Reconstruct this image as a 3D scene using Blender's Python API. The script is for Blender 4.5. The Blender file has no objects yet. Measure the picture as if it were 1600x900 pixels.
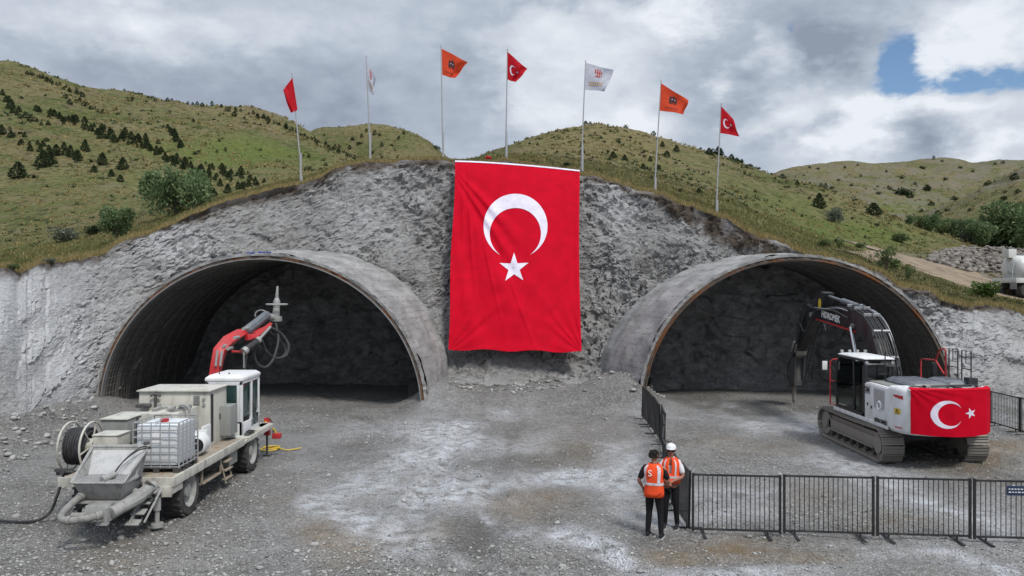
import bpy, bmesh, math, random
import numpy as np
from mathutils import Vector, Matrix, Euler
R = math.radians
SC = bpy.context.scene
COL = SC.collection
S = 1.078                      # design units to metres
F = 1249.0                     # focal length in pixels of a 1600 wide frame
H = 4.73                       # eye height in design units
# ------------------------------------------------------------------ camera
cam = bpy.data.cameras.new('camera'); cam.sensor_width = 36; cam.lens = 36*F/1600
cam.clip_start = .1; cam.clip_end = 6000
camo = bpy.data.objects.new('camera', cam); COL.objects.link(camo)
camo.location = (0, 0, H*S); camo.rotation_euler = (R(90), 0, 0)
SC.camera = camo
# ------------------------------------------------------------------ sky
SUN_EL, SUN_AZ = 52, 150       # azimuth from +Y towards +X
W = bpy.data.worlds.new('World'); SC.world = W; W.use_nodes = True
nt = W.node_tree; nt.nodes.clear()
def wn(t, **k):
    n = nt.nodes.new(t)
    for a, b in k.items(): setattr(n, a, b)
    return n
def wm(op, a, b=None, c=None, clamp=False):
    n = wn('ShaderNodeMath', operation=op); n.use_clamp = clamp
    for i, v in enumerate((a, b, c)):
        if v is None: continue
        if isinstance(v, (int, float)): n.inputs[i].default_value = v
        else: nt.links.new(v, n.inputs[i])
    return n.outputs[0]
sky = wn('ShaderNodeTexSky', sky_type='NISHITA'); sky.sun_disc = False
sky.sun_elevation = R(SUN_EL); sky.sun_rotation = R(SUN_AZ); sky.altitude = 1200
sky.air_density = 1.0; sky.dust_density = .6; sky.ozone_density = 1.5
tc = wn('ShaderNodeTexCoord')
sep = wn('ShaderNodeSeparateXYZ'); nt.links.new(tc.outputs['Generated'], sep.inputs[0])
# warp the direction with noise, then read azimuth and elevation
n1 = wn('ShaderNodeTexNoise'); n1.inputs['Scale'].default_value = 7; n1.inputs['Detail'].default_value = 10; n1.inputs['Roughness'].default_value = .58
mp = wn('ShaderNodeMapping'); mp.inputs['Scale'].default_value = (1, 1, 1.9)
nt.links.new(tc.outputs['Generated'], mp.inputs[0]); nt.links.new(mp.outputs[0], n1.inputs['Vector'])
sepn = wn('ShaderNodeSeparateColor'); nt.links.new(n1.outputs['Color'], sepn.inputs[0])
az = wm('ARCTAN2', sep.outputs[0], sep.outputs[1]); el = wm('ARCSINE', sep.outputs[2])
azw = wm('ADD', az, wm('MULTIPLY', wm('SUBTRACT', sepn.outputs[0], .5), .30))
elw = wm('ADD', el, wm('MULTIPLY', wm('SUBTRACT', sepn.outputs[1], .5), .17))
azs = wm('ADD', az, wm('MULTIPLY', wm('SUBTRACT', sepn.outputs[0], .5), .12))
els = wm('ADD', el, wm('MULTIPLY', wm('SUBTRACT', sepn.outputs[1], .5), .07))
def blob(px, py, wx, wy, soft=False, pw=1.0):
    a0 = math.atan2(px-800, F); e0 = math.atan2(450-py, math.hypot(F, px-800))
    A, E = (azw, elw) if soft else (azs, els)
    dx = wm('DIVIDE', wm('SUBTRACT', A, a0), wx/F); dy = wm('DIVIDE', wm('SUBTRACT', E, e0), wy/F)
    r2 = wm('ADD', wm('MULTIPLY', dx, dx), wm('MULTIPLY', dy, dy))
    return wm('EXPONENT', wm('MULTIPLY', r2, -pw))
def addall(l):
    r = l[0]
    for x in l[1:]: r = wm('ADD', r, x)
    return r
def wmix(f, a, b):
    n = wn('ShaderNodeMix', data_type='RGBA'); nt.links.new(f, n.inputs[0])
    for i, v in ((6, a), (7, b)):
        if isinstance(v, tuple): n.inputs[i].default_value = (*v, 1)
        else: nt.links.new(v, n.inputs[i])
    return n.outputs[2]
# broad cloud texture
n2 = wn('ShaderNodeTexNoise'); n2.inputs['Scale'].default_value = 3.2; n2.inputs['Detail'].default_value = 9; n2.inputs['Roughness'].default_value = .55; n2.inputs['Distortion'].default_value = .35
nt.links.new(mp.outputs[0], n2.inputs['Vector'])
base = wm('MULTIPLY', wm('SUBTRACT', n2.outputs['Fac'], .5), 2.6)
n3 = wn('ShaderNodeTexNoise'); n3.inputs['Scale'].default_value = 22; n3.inputs['Detail'].default_value = 7; n3.inputs['Roughness'].default_value = .6
nt.links.new(mp.outputs[0], n3.inputs['Vector'])
fine = wm('MULTIPLY', wm('SUBTRACT', n3.outputs['Fac'], .5), .42)
def billow(scale, det=5):
    n = wn('ShaderNodeTexNoise'); n.inputs['Scale'].default_value = scale; n.inputs['Detail'].default_value = det; n.inputs['Roughness'].default_value = .5
    vad = wn('ShaderNodeVectorMath', operation='MULTIPLY_ADD'); nt.links.new(n1.outputs['Color'], vad.inputs[0]); vad.inputs[1].default_value = (.10, .10, .10); nt.links.new(mp.outputs[0], vad.inputs[2])
    nt.links.new(vad.outputs[0], n.inputs['Vector']); return wm('MULTIPLY', wm('ABSOLUTE', wm('SUBTRACT', n.outputs['Fac'], .5)), 2)
puff = wm('SUBTRACT', wm('ADD', billow(7), wm('MULTIPLY', billow(17, 4), .5)), .30)
bright = addall([wm('MULTIPLY', blob(*b[:5]), b[5]) for b in (
    (960, 190, 150, 70, True, .36), (1270, 150, 60, 60, True, .42), (1345, 175, 60, 40, True, .5), (1320, 240, 70, 25, True, .55), (1090, 18, 80, 26, True, .55), (1560, 230, 60, 40, True, .62),
    (1530, 50, 100, 50, True, .45), (150, 30, 280, 50, True, .25), (1200, 75, 40, 30, True, .35), (1530, 155, 110, 22, True, .45), (300, 60, 160, 40, True, .15), (930, 60, 120, 50, True, .25), (1180, 160, 40, 60, True, .3))])
dark = addall([wm('MULTIPLY', blob(*b[:5]), b[5]) for b in (
    (520, 170, 230, 70, True, .34), (1285, 80, 70, 34, False, .50), (1300, 40, 130, 40, True, .35), (1440, 205, 42, 36, False, .60), (1470, 235, 40, 20, False, .3), (745, 130, 50, 110, True, .32), (1120, 120, 50, 40, True, .30), (80, 115, 170, 40, True, .28), (1200, 215, 60, 40, True, .34), (900, 15, 120, 14, True, .25), (1050, 170, 30, 20, False, .2))])
val = wm('ADD', wm('ADD', wm('ADD', wm('ADD', wm('MULTIPLY', base, .42), wm('MULTIPLY', fine, .8)), wm('MULTIPLY', puff, wm('ADD', .18, wm('MULTIPLY', wm('ADD', bright, dark), 1.0)))), .53), wm('SUBTRACT', bright, wm('MULTIPLY', dark, .72)), clamp=True)
ramp = wn('ShaderNodeValToRGB'); nt.links.new(val, ramp.inputs[0])
e = ramp.color_ramp.elements; e[0].position = 0; e[0].color = (.27, .315, .40, 1); e[1].position = 1; e[1].color = (.80, .845, .90, 1)
x = ramp.color_ramp.elements.new(.45); x.color = (.44, .50, .59, 1)
gap = addall([wm('MULTIPLY', blob(*b[:5], b[5]), b[6]) for b in (
    (1408, 92, 34, 40, False, 1.0, 1.05), (1470, 116, 80, 24, False, 1.0, 1.0), (1590, 112, 90, 17, False, 1.0, .85), (1240, 45, 16, 12, False, 1.0, .55))])
gapm = wn('ShaderNodeMapRange', interpolation_type='SMOOTHSTEP'); nt.links.new(wm('MULTIPLY', gap, wm('ADD', 1.0, wm('ADD', wm('MULTIPLY', fine, 3.6), wm('MULTIPLY', puff, -1.3)))), gapm.inputs[0])
gapm.inputs[1].default_value = .38; gapm.inputs[2].default_value = 1.05
scl = wn('ShaderNodeVectorMath', operation='SCALE'); nt.links.new(ramp.outputs[0], scl.inputs[0]); 
zen = wn('ShaderNodeMapRange', interpolation_type='SMOOTHSTEP'); nt.links.new(el, zen.inputs[0])   # an overcast sky is brightest overhead
zen.inputs[1].default_value = .40; zen.inputs[2].default_value = 1.0; zen.inputs[3].default_value = 10.0; zen.inputs[4].default_value = 20.0
nt.links.new(zen.outputs[0], scl.inputs['Scale'])
blu = wn('ShaderNodeVectorMath', operation='MULTIPLY'); nt.links.new(sky.outputs[0], blu.inputs[0]); blu.inputs[1].default_value = (1.02, 1.12, 1.16)
bg = wn('ShaderNodeBackground'); bg.inputs[1].default_value = .1
nt.links.new(wmix(gapm.outputs[0], scl.outputs[0], blu.outputs[0]), bg.inputs[0])
W.cycles.sampling_method = 'MANUAL'; W.cycles.sample_map_resolution = 512
wo = wn('ShaderNodeOutputWorld'); nt.links.new(bg.outputs[0], wo.inputs[0])
# ------------------------------------------------------------------ sun behind thin cloud
sd = bpy.data.lights.new('sun', 'SUN'); sd.energy = 2.7; sd.angle = R(12); sd.color = (1, .955, .88)
so = bpy.data.objects.new('sun', sd); COL.objects.link(so)
dv = Vector((math.sin(R(SUN_AZ))*math.cos(R(SUN_EL)), math.cos(R(SUN_AZ))*math.cos(R(SUN_EL)), math.sin(R(SUN_EL))))
so.rotation_euler = dv.to_track_quat('Z', 'Y').to_euler(); so.location = (30, -30, 60)
# ------------------------------------------------------------------ exposure
vs = SC.view_settings; vs.view_transform = 'Standard'; vs.look = 'None'; vs.gamma = 1; vs.exposure = .04; vs.use_curve_mapping = False
try:
    SC.cycles.use_denoising = True; SC.cycles.denoiser = 'OPENIMAGEDENOISE'
    SC.cycles.max_bounces = 6; SC.cycles.diffuse_bounces = 3; SC.cycles.glossy_bounces = 3; SC.cycles.transmission_bounces = 4; SC.cycles.transparent_max_bounces = 8
except Exception: pass
rnd = random.Random(7); rng = np.random.default_rng(7)

# ================================================================== numpy noise
def _h(ix, iy, iz, seed):
    n = (ix.astype(np.int64)*73856093) ^ (iy.astype(np.int64)*19349663) ^ (iz.astype(np.int64)*83492791) ^ (seed*2654435761 & 0xffffffff)
    n = n & 0xffffffff
    n = (n ^ (n >> 15))*0x2c1b3c6d & 0xffffffff
    n = (n ^ (n >> 12))*0x297a2d39 & 0xffffffff
    n = n ^ (n >> 15)
    return (n & 0xffffff).astype(np.float64)/0xffffff
def vnoise(p, seed=0):
    i = np.floor(p).astype(np.int64); f = p-i; f = f*f*f*(f*(f*6-15)+10)
    r = 0
    for a in (0, 1):
        wa = f[:, 0] if a else 1-f[:, 0]
        for b in (0, 1):
            wb = f[:, 1] if b else 1-f[:, 1]
            for c in (0, 1):
                wc = f[:, 2] if c else 1-f[:, 2]
                r = r+wa*wb*wc*_h(i[:, 0]+a, i[:, 1]+b, i[:, 2]+c, seed)
    return r*2-1
def fbm(p, octv=4, seed=0, gain=.5):
    r = 0; a = 1; s = 0
    for k in range(octv):
        r = r+a*vnoise(p*(2.03**k)+k*17.3, seed+k); s += a; a *= gain
    return r/s
def facet(p, seed=0):
    """random tilted plane per cell: broken rock. returns height and a cell tone"""
    i = np.floor(p).astype(np.int64)
    best = np.full(len(p), 1e9); bc = np.zeros((len(p), 3)); bi = np.zeros((len(p), 3), np.int64)
    for a in (-1, 0, 1):
        for b in (-1, 0, 1):
            for c in (-1, 0, 1):
                j = i+np.array([a, b, c])
                fp = j+np.stack([_h(j[:, 0], j[:, 1], j[:, 2], seed+q) for q in (11, 12, 13)], 1)
                d = ((p-fp)**2).sum(1); m = d < best
                best[m] = d[m]; bc[m] = fp[m]; bi[m] = j[m]
    t = np.stack([_h(bi[:, 0], bi[:, 1], bi[:, 2], seed+q)*2-1 for q in (21, 22, 23)], 1)
    tone = _h(bi[:, 0], bi[:, 1], bi[:, 2], seed+31)
    return ((p-bc)*t).sum(1)*1.3+(tone-.5)*.7, tone

# ================================================================== materials
def lin(c): return tuple(((v/255)/12.92 if v/255 <= .04045 else ((v/255+.055)/1.055)**2.4) for v in c)
class NM:
    """small material node helper"""
    def __init__(s, name, rough=.8, metal=0, spec=.5):
        s.m = bpy.data.materials.new(name); s.m.use_nodes = True; s.t = s.m.node_tree; s.b = s.t.nodes['Principled BSDF']
        s.b.inputs['Roughness'].default_value = rough; s.b.inputs['Metallic'].default_value = metal
        s.b.inputs['Specular IOR Level'].default_value = spec
        s.co = s.t.nodes.new('ShaderNodeTexCoord').outputs['Object']
    def n(s, t, **k):
        n = s.t.nodes.new(t)
        for a, b in k.items(): setattr(n, a, b)
        return n
    def link(s, a, b): s.t.links.new(a, b)
    def noise(s, sc, det=4, rough=.55, vec=None, dist=0):
        n = s.n('ShaderNodeTexNoise'); n.inputs['Scale'].default_value = sc; n.inputs['Detail'].default_value = det
        n.inputs['Roughness'].default_value = rough; n.inputs['Distortion'].default_value = dist; s.link(vec or s.co, n.inputs['Vector']); return n.outputs['Fac']
    def vor(s, sc, feat='F1', out='Distance', vec=None, rnd_=1):
        n = s.n('ShaderNodeTexVoronoi', feature=feat); n.inputs['Scale'].default_value = sc; n.inputs['Randomness'].default_value = rnd_
        s.link(vec or s.co, n.inputs['Vector']); return n.outputs[out]
    def map(s, scale, rot=(0, 0, 0), vec=None):
        n = s.n('ShaderNodeMapping'); n.inputs['Scale'].default_value = scale; n.inputs['Rotation'].default_value = rot; s.link(vec or s.co, n.inputs[0]); return n.outputs[0]
    def rng(s, v, a, b, c=0, d=1, smooth=True):
        n = s.n('ShaderNodeMapRange'); n.interpolation_type = 'SMOOTHSTEP' if smooth else 'LINEAR'
        s.link(v, n.inputs[0]); n.inputs[1].default_value = a; n.inputs[2].default_value = b; n.inputs[3].default_value = c; n.inputs[4].default_value = d; return n.outputs[0]
    def math(s, op, a, b=None, clamp=False):
        n = s.n('ShaderNodeMath', operation=op); n.use_clamp = clamp
        for i, v in enumerate((a, b)):
            if v is None: continue
            if isinstance(v, (int, float)): n.inputs[i].default_value = v
            else: s.link(v, n.inputs[i])
        return n.outputs[0]
    def mix(s, f, a, b, blend='MIX'):
        n = s.n('ShaderNodeMix', data_type='RGBA', blend_type=blend)
        for i, v in ((0, f), (6, a), (7, b)):
            if isinstance(v, (int, float)) and i == 0: n.inputs[0].default_value = v
            elif isinstance(v, tuple): n.inputs[i].default_value = (*v[:3], 1)
            else: s.link(v, n.inputs[i])
        return n.outputs[2]
    def attr(s, name):
        n = s.n('ShaderNodeAttribute', attribute_name=name); sp = s.n('ShaderNodeSeparateColor'); s.link(n.outputs['Color'], sp.inputs[0]); return sp.outputs
    def col(s, v):
        if isinstance(v, tuple): s.b.inputs['Base Color'].default_value = (*v[:3], 1)
        else: s.link(v, s.b.inputs['Base Color'])
        return s
    def bump(s, hgt, strength=.5, dist=.02, prev=None):
        n = s.n('ShaderNodeBump'); n.inputs['Strength'].default_value = strength; n.inputs['Distance'].default_value = dist
        s.link(hgt, n.inputs['Height'])
        if prev: s.link(prev, n.inputs['Normal'])
        s.link(n.outputs[0], s.b.inputs['Normal']); return n.outputs[0]
M = {}
def paint(key, c, rough=.45, metal=0, dirt=(.22, .20, .18), amount=.5, scale=3, spec=.5):
    """paint or metal with dust, streaks and uneven gloss"""
    m = NM(key, rough, metal, spec)
    v = m.map((1, 1, .35)); a = m.noise(scale, 6, .62, v); b = m.noise(scale*9, 4, .6)
    f = m.math('MULTIPLY', m.rng(a, .42, .78), amount); f2 = m.math('MULTIPLY', m.rng(b, .5, .8), amount*.6)
    m.col(m.mix(f2, m.mix(f, c, dirt), dirt)); m.link(m.rng(a, .3, .8, rough*.85, min(1, rough+.35)), m.b.inputs['Roughness'])
    m.bump(b, .12, .01); M[key] = m.m; return m
paint('truck_cream', (.50, .49, .44), .55, dirt=(.20, .18, .155), amount=.85, scale=4)
paint('truck_grey', (.25, .26, .25), .6, dirt=(.13, .12, .11), amount=.6)
paint('cement_steel', (.30, .30, .29), .85, dirt=(.14, .14, .13), amount=.8, scale=7)
paint('dusty_plate', (.42, .42, .42), .9, dirt=(.2, .2, .2), amount=.7, scale=6)
paint('pipe_steel', (.24, .235, .225), .9, dirt=(.10, .095, .09), amount=.8, scale=8)
paint('dark_steel', (.05, .05, .052), .6, dirt=(.16, .15, .14), amount=.5)
paint('black_metal', (.012, .013, .015), .42, dirt=(.07, .07, .07), amount=.35)
paint('fence_black', (.012, .013, .015), .5, dirt=(.09, .085, .08), amount=.55)
paint('red_paint', (.46, .018, .022), .4, dirt=(.13, .08, .07), amount=.45)
paint('white_paint', (.68, .69, .70), .38, dirt=(.34, .32, .29), amount=.6, scale=3.5)
paint('rust_bed', (.30, .27, .22), .8, dirt=(.19, .10, .045), amount=.95, scale=6)
paint('rust', (.17, .072, .032), .85, dirt=(.10, .088, .078), amount=1.0, scale=2.2)
paint('grey_rim', (.23, .23, .235), .85, dirt=(.10, .09, .08), amount=.7, scale=4)
paint('chrome', (.62, .63, .65), .22, metal=1, dirt=(.2, .2, .2), amount=.2)
paint('pole_metal', (.36, .37, .38), .45, metal=.3, dirt=(.2, .2, .19), amount=.3)
paint('track_steel', (.23, .21, .185), .65, metal=.25, dirt=(.27, .25, .22), amount=.8, scale=6)
paint('tyre', (.028, .028, .028), .85, dirt=(.13, .12, .11), amount=.7, scale=8)
paint('rubber', (.02, .02, .022), .6, dirt=(.11, .11, .11), amount=.5, scale=10)
paint('plastic_white', (.62, .65, .68), .4, dirt=(.40, .40, .40), amount=.4)
paint('yellow', (.62, .42, .03), .5, dirt=(.2, .17, .1), amount=.3)
paint('sign_navy', (.012, .03, .075), .4, dirt=(.1, .1, .1), amount=.15)
paint('lamp_red', (.35, .012, .015), .3, dirt=(.12, .05, .05), amount=.3)
paint('blue_plastic', (.03, .06, .30), .5, amount=.3)
paint('hood_grey', (.10, .11, .125), .38, dirt=(.28, .28, .29), amount=.55, scale=2.5)
paint('letter_white', (.75, .75, .75), .5, amount=.1)
paint('letter_black', (.02, .02, .02), .5, amount=.1)
paint('decal_grey', (.42, .42, .42), .5, dirt=(.6, .6, .6), amount=.7, scale=9)
paint('tank_white', (.55, .56, .55), .4, dirt=(.3, .28, .25), amount=.5)
paint('nozzle', (.34, .34, .33), .6, metal=.4, dirt=(.2, .2, .2), amount=.6)
paint('seat_green', (.20, .38, .34), .8, amount=.2)
def glass(key, c, rough=.08):
    m = NM(key, rough, 0, .8); a = m.noise(1.6, 3); m.col(m.mix(m.rng(a, .3, .7), c, tuple(v*.45 for v in c))); M[key] = m.m
glass('glass_green', (.025, .06, .058)); glass('glass_dark', (.012, .014, .016))
def cloth(key, c, back=None, rough=.75, wave=14, spec=.25):
    m = NM(key, rough, 0, spec); a = m.noise(wave, 5, .6); m.col(m.mix(m.rng(a, .3, .75), c, tuple(v*.82 for v in c)))
    b = m.noise(wave*12, 3); m.bump(m.math('ADD', m.math('MULTIPLY', b, .25), a), .18, .012)
    M[key] = m.m; return m
cloth('banner_red', (.50, .002, .017), rough=.8, wave=1.6, spec=.08); cloth('banner_white', (.70, .66, .78), wave=3)
for k, c in (('flag_red', (.55, .008, .02)), ('flag_orange', (.74, .078, .03)), ('flag_white', (.62, .63, .72))):
    m = cloth(k, c, wave=5)
    tr = m.n('ShaderNodeBsdfTranslucent'); tr.inputs[0].default_value = (*c, 1)
    mx = m.n('ShaderNodeMixShader'); mx.inputs[0].default_value = .35; m.link(m.b.outputs[0], mx.inputs[1]); m.link(tr.outputs[0], mx.inputs[2])
    m.link(mx.outputs[0], m.t.nodes['Material Output'].inputs[0])
cloth('mark_dark', (.05, .035, .04)); cloth('mark_red', (.45, .06, .06)); cloth('mark_gold', (.5, .3, .08))
cloth('vest_orange', (.86, .085, .022), wave=9); cloth('vest_tape', (.62, .62, .66)); cloth('black_cloth', (.009, .009, .011), wave=8)
cloth('shirt_white', (.68, .69, .72), wave=8); cloth('hat_white', (.72, .72, .72)); cloth('hair_dark', (.012, .009, .008), rough=.6)
cloth('shoe', (.02, .02, .022)); cloth('sole', (.45, .45, .44))
mm = NM('skin', .55, 0, .4); mm.b.inputs['Subsurface Weight'].default_value = .1; mm.b.inputs['Subsurface Radius'].default_value = (.01, .004, .002)
mm.col(mm.mix(mm.rng(mm.noise(9, 3), .3, .7), (.36, .17, .115), (.27, .12, .08))); M['skin'] = mm.m

m = NM('rust_rim', .88, 0, .2); n_c = m.noise(14, 5, .65)
m.col(m.mix(m.math('MULTIPLY', m.rng(n_c, .42, .68), .7), m.mix(m.rng(m.noise(.55, 4, .6), .40, .56), (.19, .078, .033), (.115, .095, .08)), (.045, .032, .026))); m.bump(n_c, .5, .02); M['rust_rim'] = m.m
# ---- rock (shotcrete covered broken limestone). attribute 'mask': R soil, G pale dust, B chip tone
m = NM('sprayed_rock', .92, 0, .2)
A = m.attr('mask')
v = m.map((1, 1, 1), (0, R(38), R(10)))
vs_ = m.map((1.0, 1.0, 2.6), (0, R(40), 0))
n_a = m.noise(.55, 5); n_b = m.noise(3.5, 8, .66, vs_, .6); n_c = m.noise(22, 5, .65)
rock = m.mix(m.rng(n_b, .28, .70), (.15, .148, .147), (.30, .296, .295))
rock = m.mix(m.rng(n_a, .35, .7, 0, .55), rock, (.24, .235, .225))
rock = m.mix(m.math('MULTIPLY', m.rng(A[2], .0, 1, 0, 1, False), .30), rock, (.38, .376, .375))
strk = m.noise(2.2, 6, .6, m.map((1, 1, .16))); rock = m.mix(m.math('MULTIPLY', m.rng(strk, .5, .72), .26), rock, (.15, .145, .14))
rock = m.mix(m.math('MULTIPLY', m.rng(n_c, .58, .8), .35), rock, (.10, .10, .10))
rock = m.mix(m.math('MULTIPLY', A[1], m.rng(n_b, .2, .62, .45, 1)), rock, (.48, .485, .50))
soil = m.mix(m.rng(n_c, .35, .7), (.045, .035, .028), (.12, .095, .075))
rock = m.mix(A[0], rock, soil); m.col(rock)
cr = m.vor(5.5, 'DISTANCE_TO_EDGE', vec=vs_)
hh = m.math('ADD', m.math('MULTIPLY', n_b, 1.0), m.math('MULTIPLY', m.rng(cr, 0, .12), .28))
def chips(sc, rot, sq):
    n = m.n('ShaderNodeTexVoronoi', feature='F1'); n.inputs['Scale'].default_value = sc; m.link(m.map((1, 1, sq), rot), n.inputs['Vector'])
    pz = m.n('ShaderNodeVectorMath', operation='SUBTRACT'); m.link(m.map((1, 1, sq), rot), pz.inputs[0]); m.link(n.outputs['Position'], pz.inputs[1])
    cc = m.n('ShaderNodeVectorMath', operation='SUBTRACT'); m.link(n.outputs['Color'], cc.inputs[0]); cc.inputs[1].default_value = (.5, .5, .5)
    dt = m.n('ShaderNodeVectorMath', operation='DOT_PRODUCT'); m.link(pz.outputs[0], dt.inputs[0]); m.link(cc.outputs[0], dt.inputs[1]); return m.math('MULTIPLY', dt.outputs['Value'], sc), n.outputs['Color']
c1, k1 = chips(3.2, (0, R(38), 0), 1.9); c2, k2 = chips(8.5, (0, R(-25), 0), 1.7)
chip_mask = m.math('MULTIPLY', m.rng(m.noise(.45, 4), .36, .56), m.rng(A[1], .15, .8, 1, .22))
hh = m.math('ADD', m.math('MULTIPLY', hh, .7), m.math('MULTIPLY', m.math('ADD', m.math('MULTIPLY', c1, 1.1), m.math('MULTIPLY', c2, .5)), chip_mask))
b1 = m.bump(hh, .75, .10); b2 = m.n('ShaderNodeBump'); b2.inputs['Strength'].default_value = .6; b2.inputs['Distance'].default_value = .03
m.link(n_c, b2.inputs['Height']); m.link(b1, b2.inputs['Normal']); m.link(b2.outputs[0], m.b.inputs['Normal'])
M['rock'] = m.m
m = NM('heading_rock', .8, 0, .3)  # unsprayed rock of the tunnel headings, grey with darker speckles
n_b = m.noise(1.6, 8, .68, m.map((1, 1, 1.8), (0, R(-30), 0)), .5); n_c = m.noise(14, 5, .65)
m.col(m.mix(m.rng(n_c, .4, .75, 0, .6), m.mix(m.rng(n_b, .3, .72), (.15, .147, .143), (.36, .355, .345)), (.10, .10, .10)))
m.bump(m.math('ADD', n_b, m.math('MULTIPLY', n_c, .2)), .8, .14); M['heading_rock'] = m.m

# ---- ground. attribute 'mask': R white powder, G brown, B dark
m = NM('gravel_ground', .93, 0, .2)
A = m.attr('mask')
st = m.n('ShaderNodeTexVoronoi', feature='F1'); st.inputs['Scale'].default_value = 19; m.link(m.co, st.inputs['Vector'])
sc_ = m.n('ShaderNodeSeparateColor'); m.link(st.outputs['Color'], sc_.inputs[0])
st2 = m.n('ShaderNodeTexVoronoi', feature='F1'); st2.inputs['Scale'].default_value = 55; m.link(m.co, st2.inputs['Vector'])
sc2 = m.n('ShaderNodeSeparateColor'); m.link(st2.outputs['Color'], sc2.inputs[0])
big = m.noise(.5, 7, .62); mid = m.noise(2.6, 6, .65); fin = m.noise(40, 4, .6)
g = m.mix(m.rng(big, .32, .68), (.175, .169, .159), (.30, .292, .278))
g = m.mix(m.math('MULTIPLY', m.rng(mid, .45, .7), .6), g, (.12, .115, .108))
g = m.mix(m.math('MULTIPLY', m.rng(sc_.outputs[0], .35, 1), .6), g, (.46, .455, .45))
g = m.mix(m.math('MULTIPLY', sc2.outputs[1], .5), g, (.07, .068, .065))
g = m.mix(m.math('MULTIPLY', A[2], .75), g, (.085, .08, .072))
g = m.mix(m.math('MULTIPLY', A[1], m.rng(mid, .25, .65, .35, 1)), g, (.20, .145, .085))
wf = m.math('MULTIPLY', A[0], m.rng(m.math('ADD', m.math('MULTIPLY', mid, .65), m.math('MULTIPLY', fin, .35)), .36, .60))
g = m.mix(m.math('MULTIPLY', wf, .88), g, (.60, .615, .65)); m.col(g)
hh = m.math('ADD', m.math('MULTIPLY', m.rng(st.outputs['Distance'], 0, .7, 1, 0), .6), m.math('ADD', m.math('MULTIPLY', mid, .8), m.math('MULTIPLY', m.rng(st2.outputs['Distance'], 0, .7, 1, 0), .25)))
m.bump(hh, 1.0, .06); M['ground'] = m.m
m = NM('stone', .9, 0, .25); r_ = m.n('ShaderNodeObjectInfo'); gi = m.n('ShaderNodeNewGeometry')
m.col(m.mix(m.math('MULTIPLY', m.noise(25, 4), .6), m.mix(gi.outputs['Random Per Island'], (.14, .138, .133), (.50, .495, .485)), (.17, .165, .155))); m.bump(m.noise(60, 3), .4, .01); M['stone'] = m.m

# ---- hillside grass. attribute 'mask': R dry, G lush, B bare/soil, also haze grey on the far hills
m = NM('meadow', .95, 0, .1)
A = m.attr('mask')
n_a = m.noise(.018, 8, .62); n_b = m.noise(.11, 8, .68, m.map((1, 1, 2.2))); n_c = m.noise(1.1, 7, .7); n_d = m.noise(7, 4, .7)
n_e = m.noise(.45, 8, .72, m.map((1, .6, 2.5)))
g = m.mix(m.rng(n_a, .40, .60), (.092, .106, .031), (.172, .148, .070))
g = m.mix(m.rng(n_b, .44, .62, 0, .85), g, (.150, .120, .068))
g = m.mix(m.math('MULTIPLY', m.rng(n_b, .34, .46, 1, 0), .8), g, (.045, .064, .018))
g = m.mix(m.math('MULTIPLY', m.rng(n_e, .52, .62), .85), g, (.024, .031, .011))
g = m.mix(m.math('MULTIPLY', m.rng(n_e, .38, .46, 1, 0), .6), g, (.19, .165, .10))
g = m.mix(m.math('MULTIPLY', A[1], m.rng(n_c, .3, .62, .45, 1)), g, (.095, .130, .026))
g = m.mix(m.math('MULTIPLY', A[0], m.rng(n_c, .32, .62, .4, 1)), g, (.25, .19, .095))
g = m.mix(m.math('MULTIPLY', m.rng(n_c, .5, .62), .75), g, (.028, .033, .013))
g = m.mix(m.math('MULTIPLY', m.rng(n_d, .5, .75), .4), g, (.19, .165, .09))
g = m.mix(A[2], g, m.mix(m.rng(n_c, .35, .65), (.20, .18, .15), (.11, .095, .075)))
g = m.mix(m.math('MULTIPLY', m.rng(m.noise(.35, 8, .75), .67, .75), .7), g, (.23, .225, .205)); m.col(g)
m.bump(m.math('ADD', m.math('MULTIPLY', n_c, 1.0), m.math('MULTIPLY', n_b, 2.5)), .9, .5); M['meadow'] = m.m
m = NM('road_dirt', .95, 0, .15)
n_b = m.noise(.8, 7, .65); m.col(m.mix(m.rng(n_b, .35, .68), (.27, .215, .155), (.15, .115, .085))); m.bump(m.noise(3, 5), .7, .12); M['road'] = m.m
def leaf(key, c1, c2):
    m = NM(key, .75, 0, .25); g = m.n('ShaderNodeNewGeometry'); m.col(m.mix(g.outputs['Random Per Island'], c1, c2))
    tr = m.n('ShaderNodeBsdfTranslucent'); tr.inputs[0].default_value = (*c2, 1)
    mx = m.n('ShaderNodeMixShader'); mx.inputs[0].default_value = .22; m.link(m.b.outputs[0], mx.inputs[1]); m.link(tr.outputs[0], mx.inputs[2])
    m.link(mx.outputs[0], m.t.nodes['Material Output'].inputs[0]); M[key] = m.m
leaf('juniper', (.016, .028, .011), (.042, .064, .024)); leaf('willow', (.070, .115, .045), (.165, .225, .105)); leaf('olive', (.060, .090, .032), (.13, .17, .065))
leaf('lush', (.045, .085, .018), (.10, .16, .035)); leaf('straw', (.36, .27, .135), (.19, .165, .06)); leaf('greyleaf', (.075, .095, .06), (.18, .20, .15)); leaf('blade', (.07, .09, .025), (.17, .145, .06))
m = NM('riprap', .9, 0, .25); gi = m.n('ShaderNodeNewGeometry')
m.col(m.mix(m.math('MULTIPLY', m.noise(6, 4), .5), m.mix(gi.outputs['Random Per Island'], (.09, .08, .072), (.30, .275, .25)), (.12, .10, .08))); M['riprap'] = m.m
paint('bark', (.10, .08, .06), .9, amount=.5)

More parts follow.
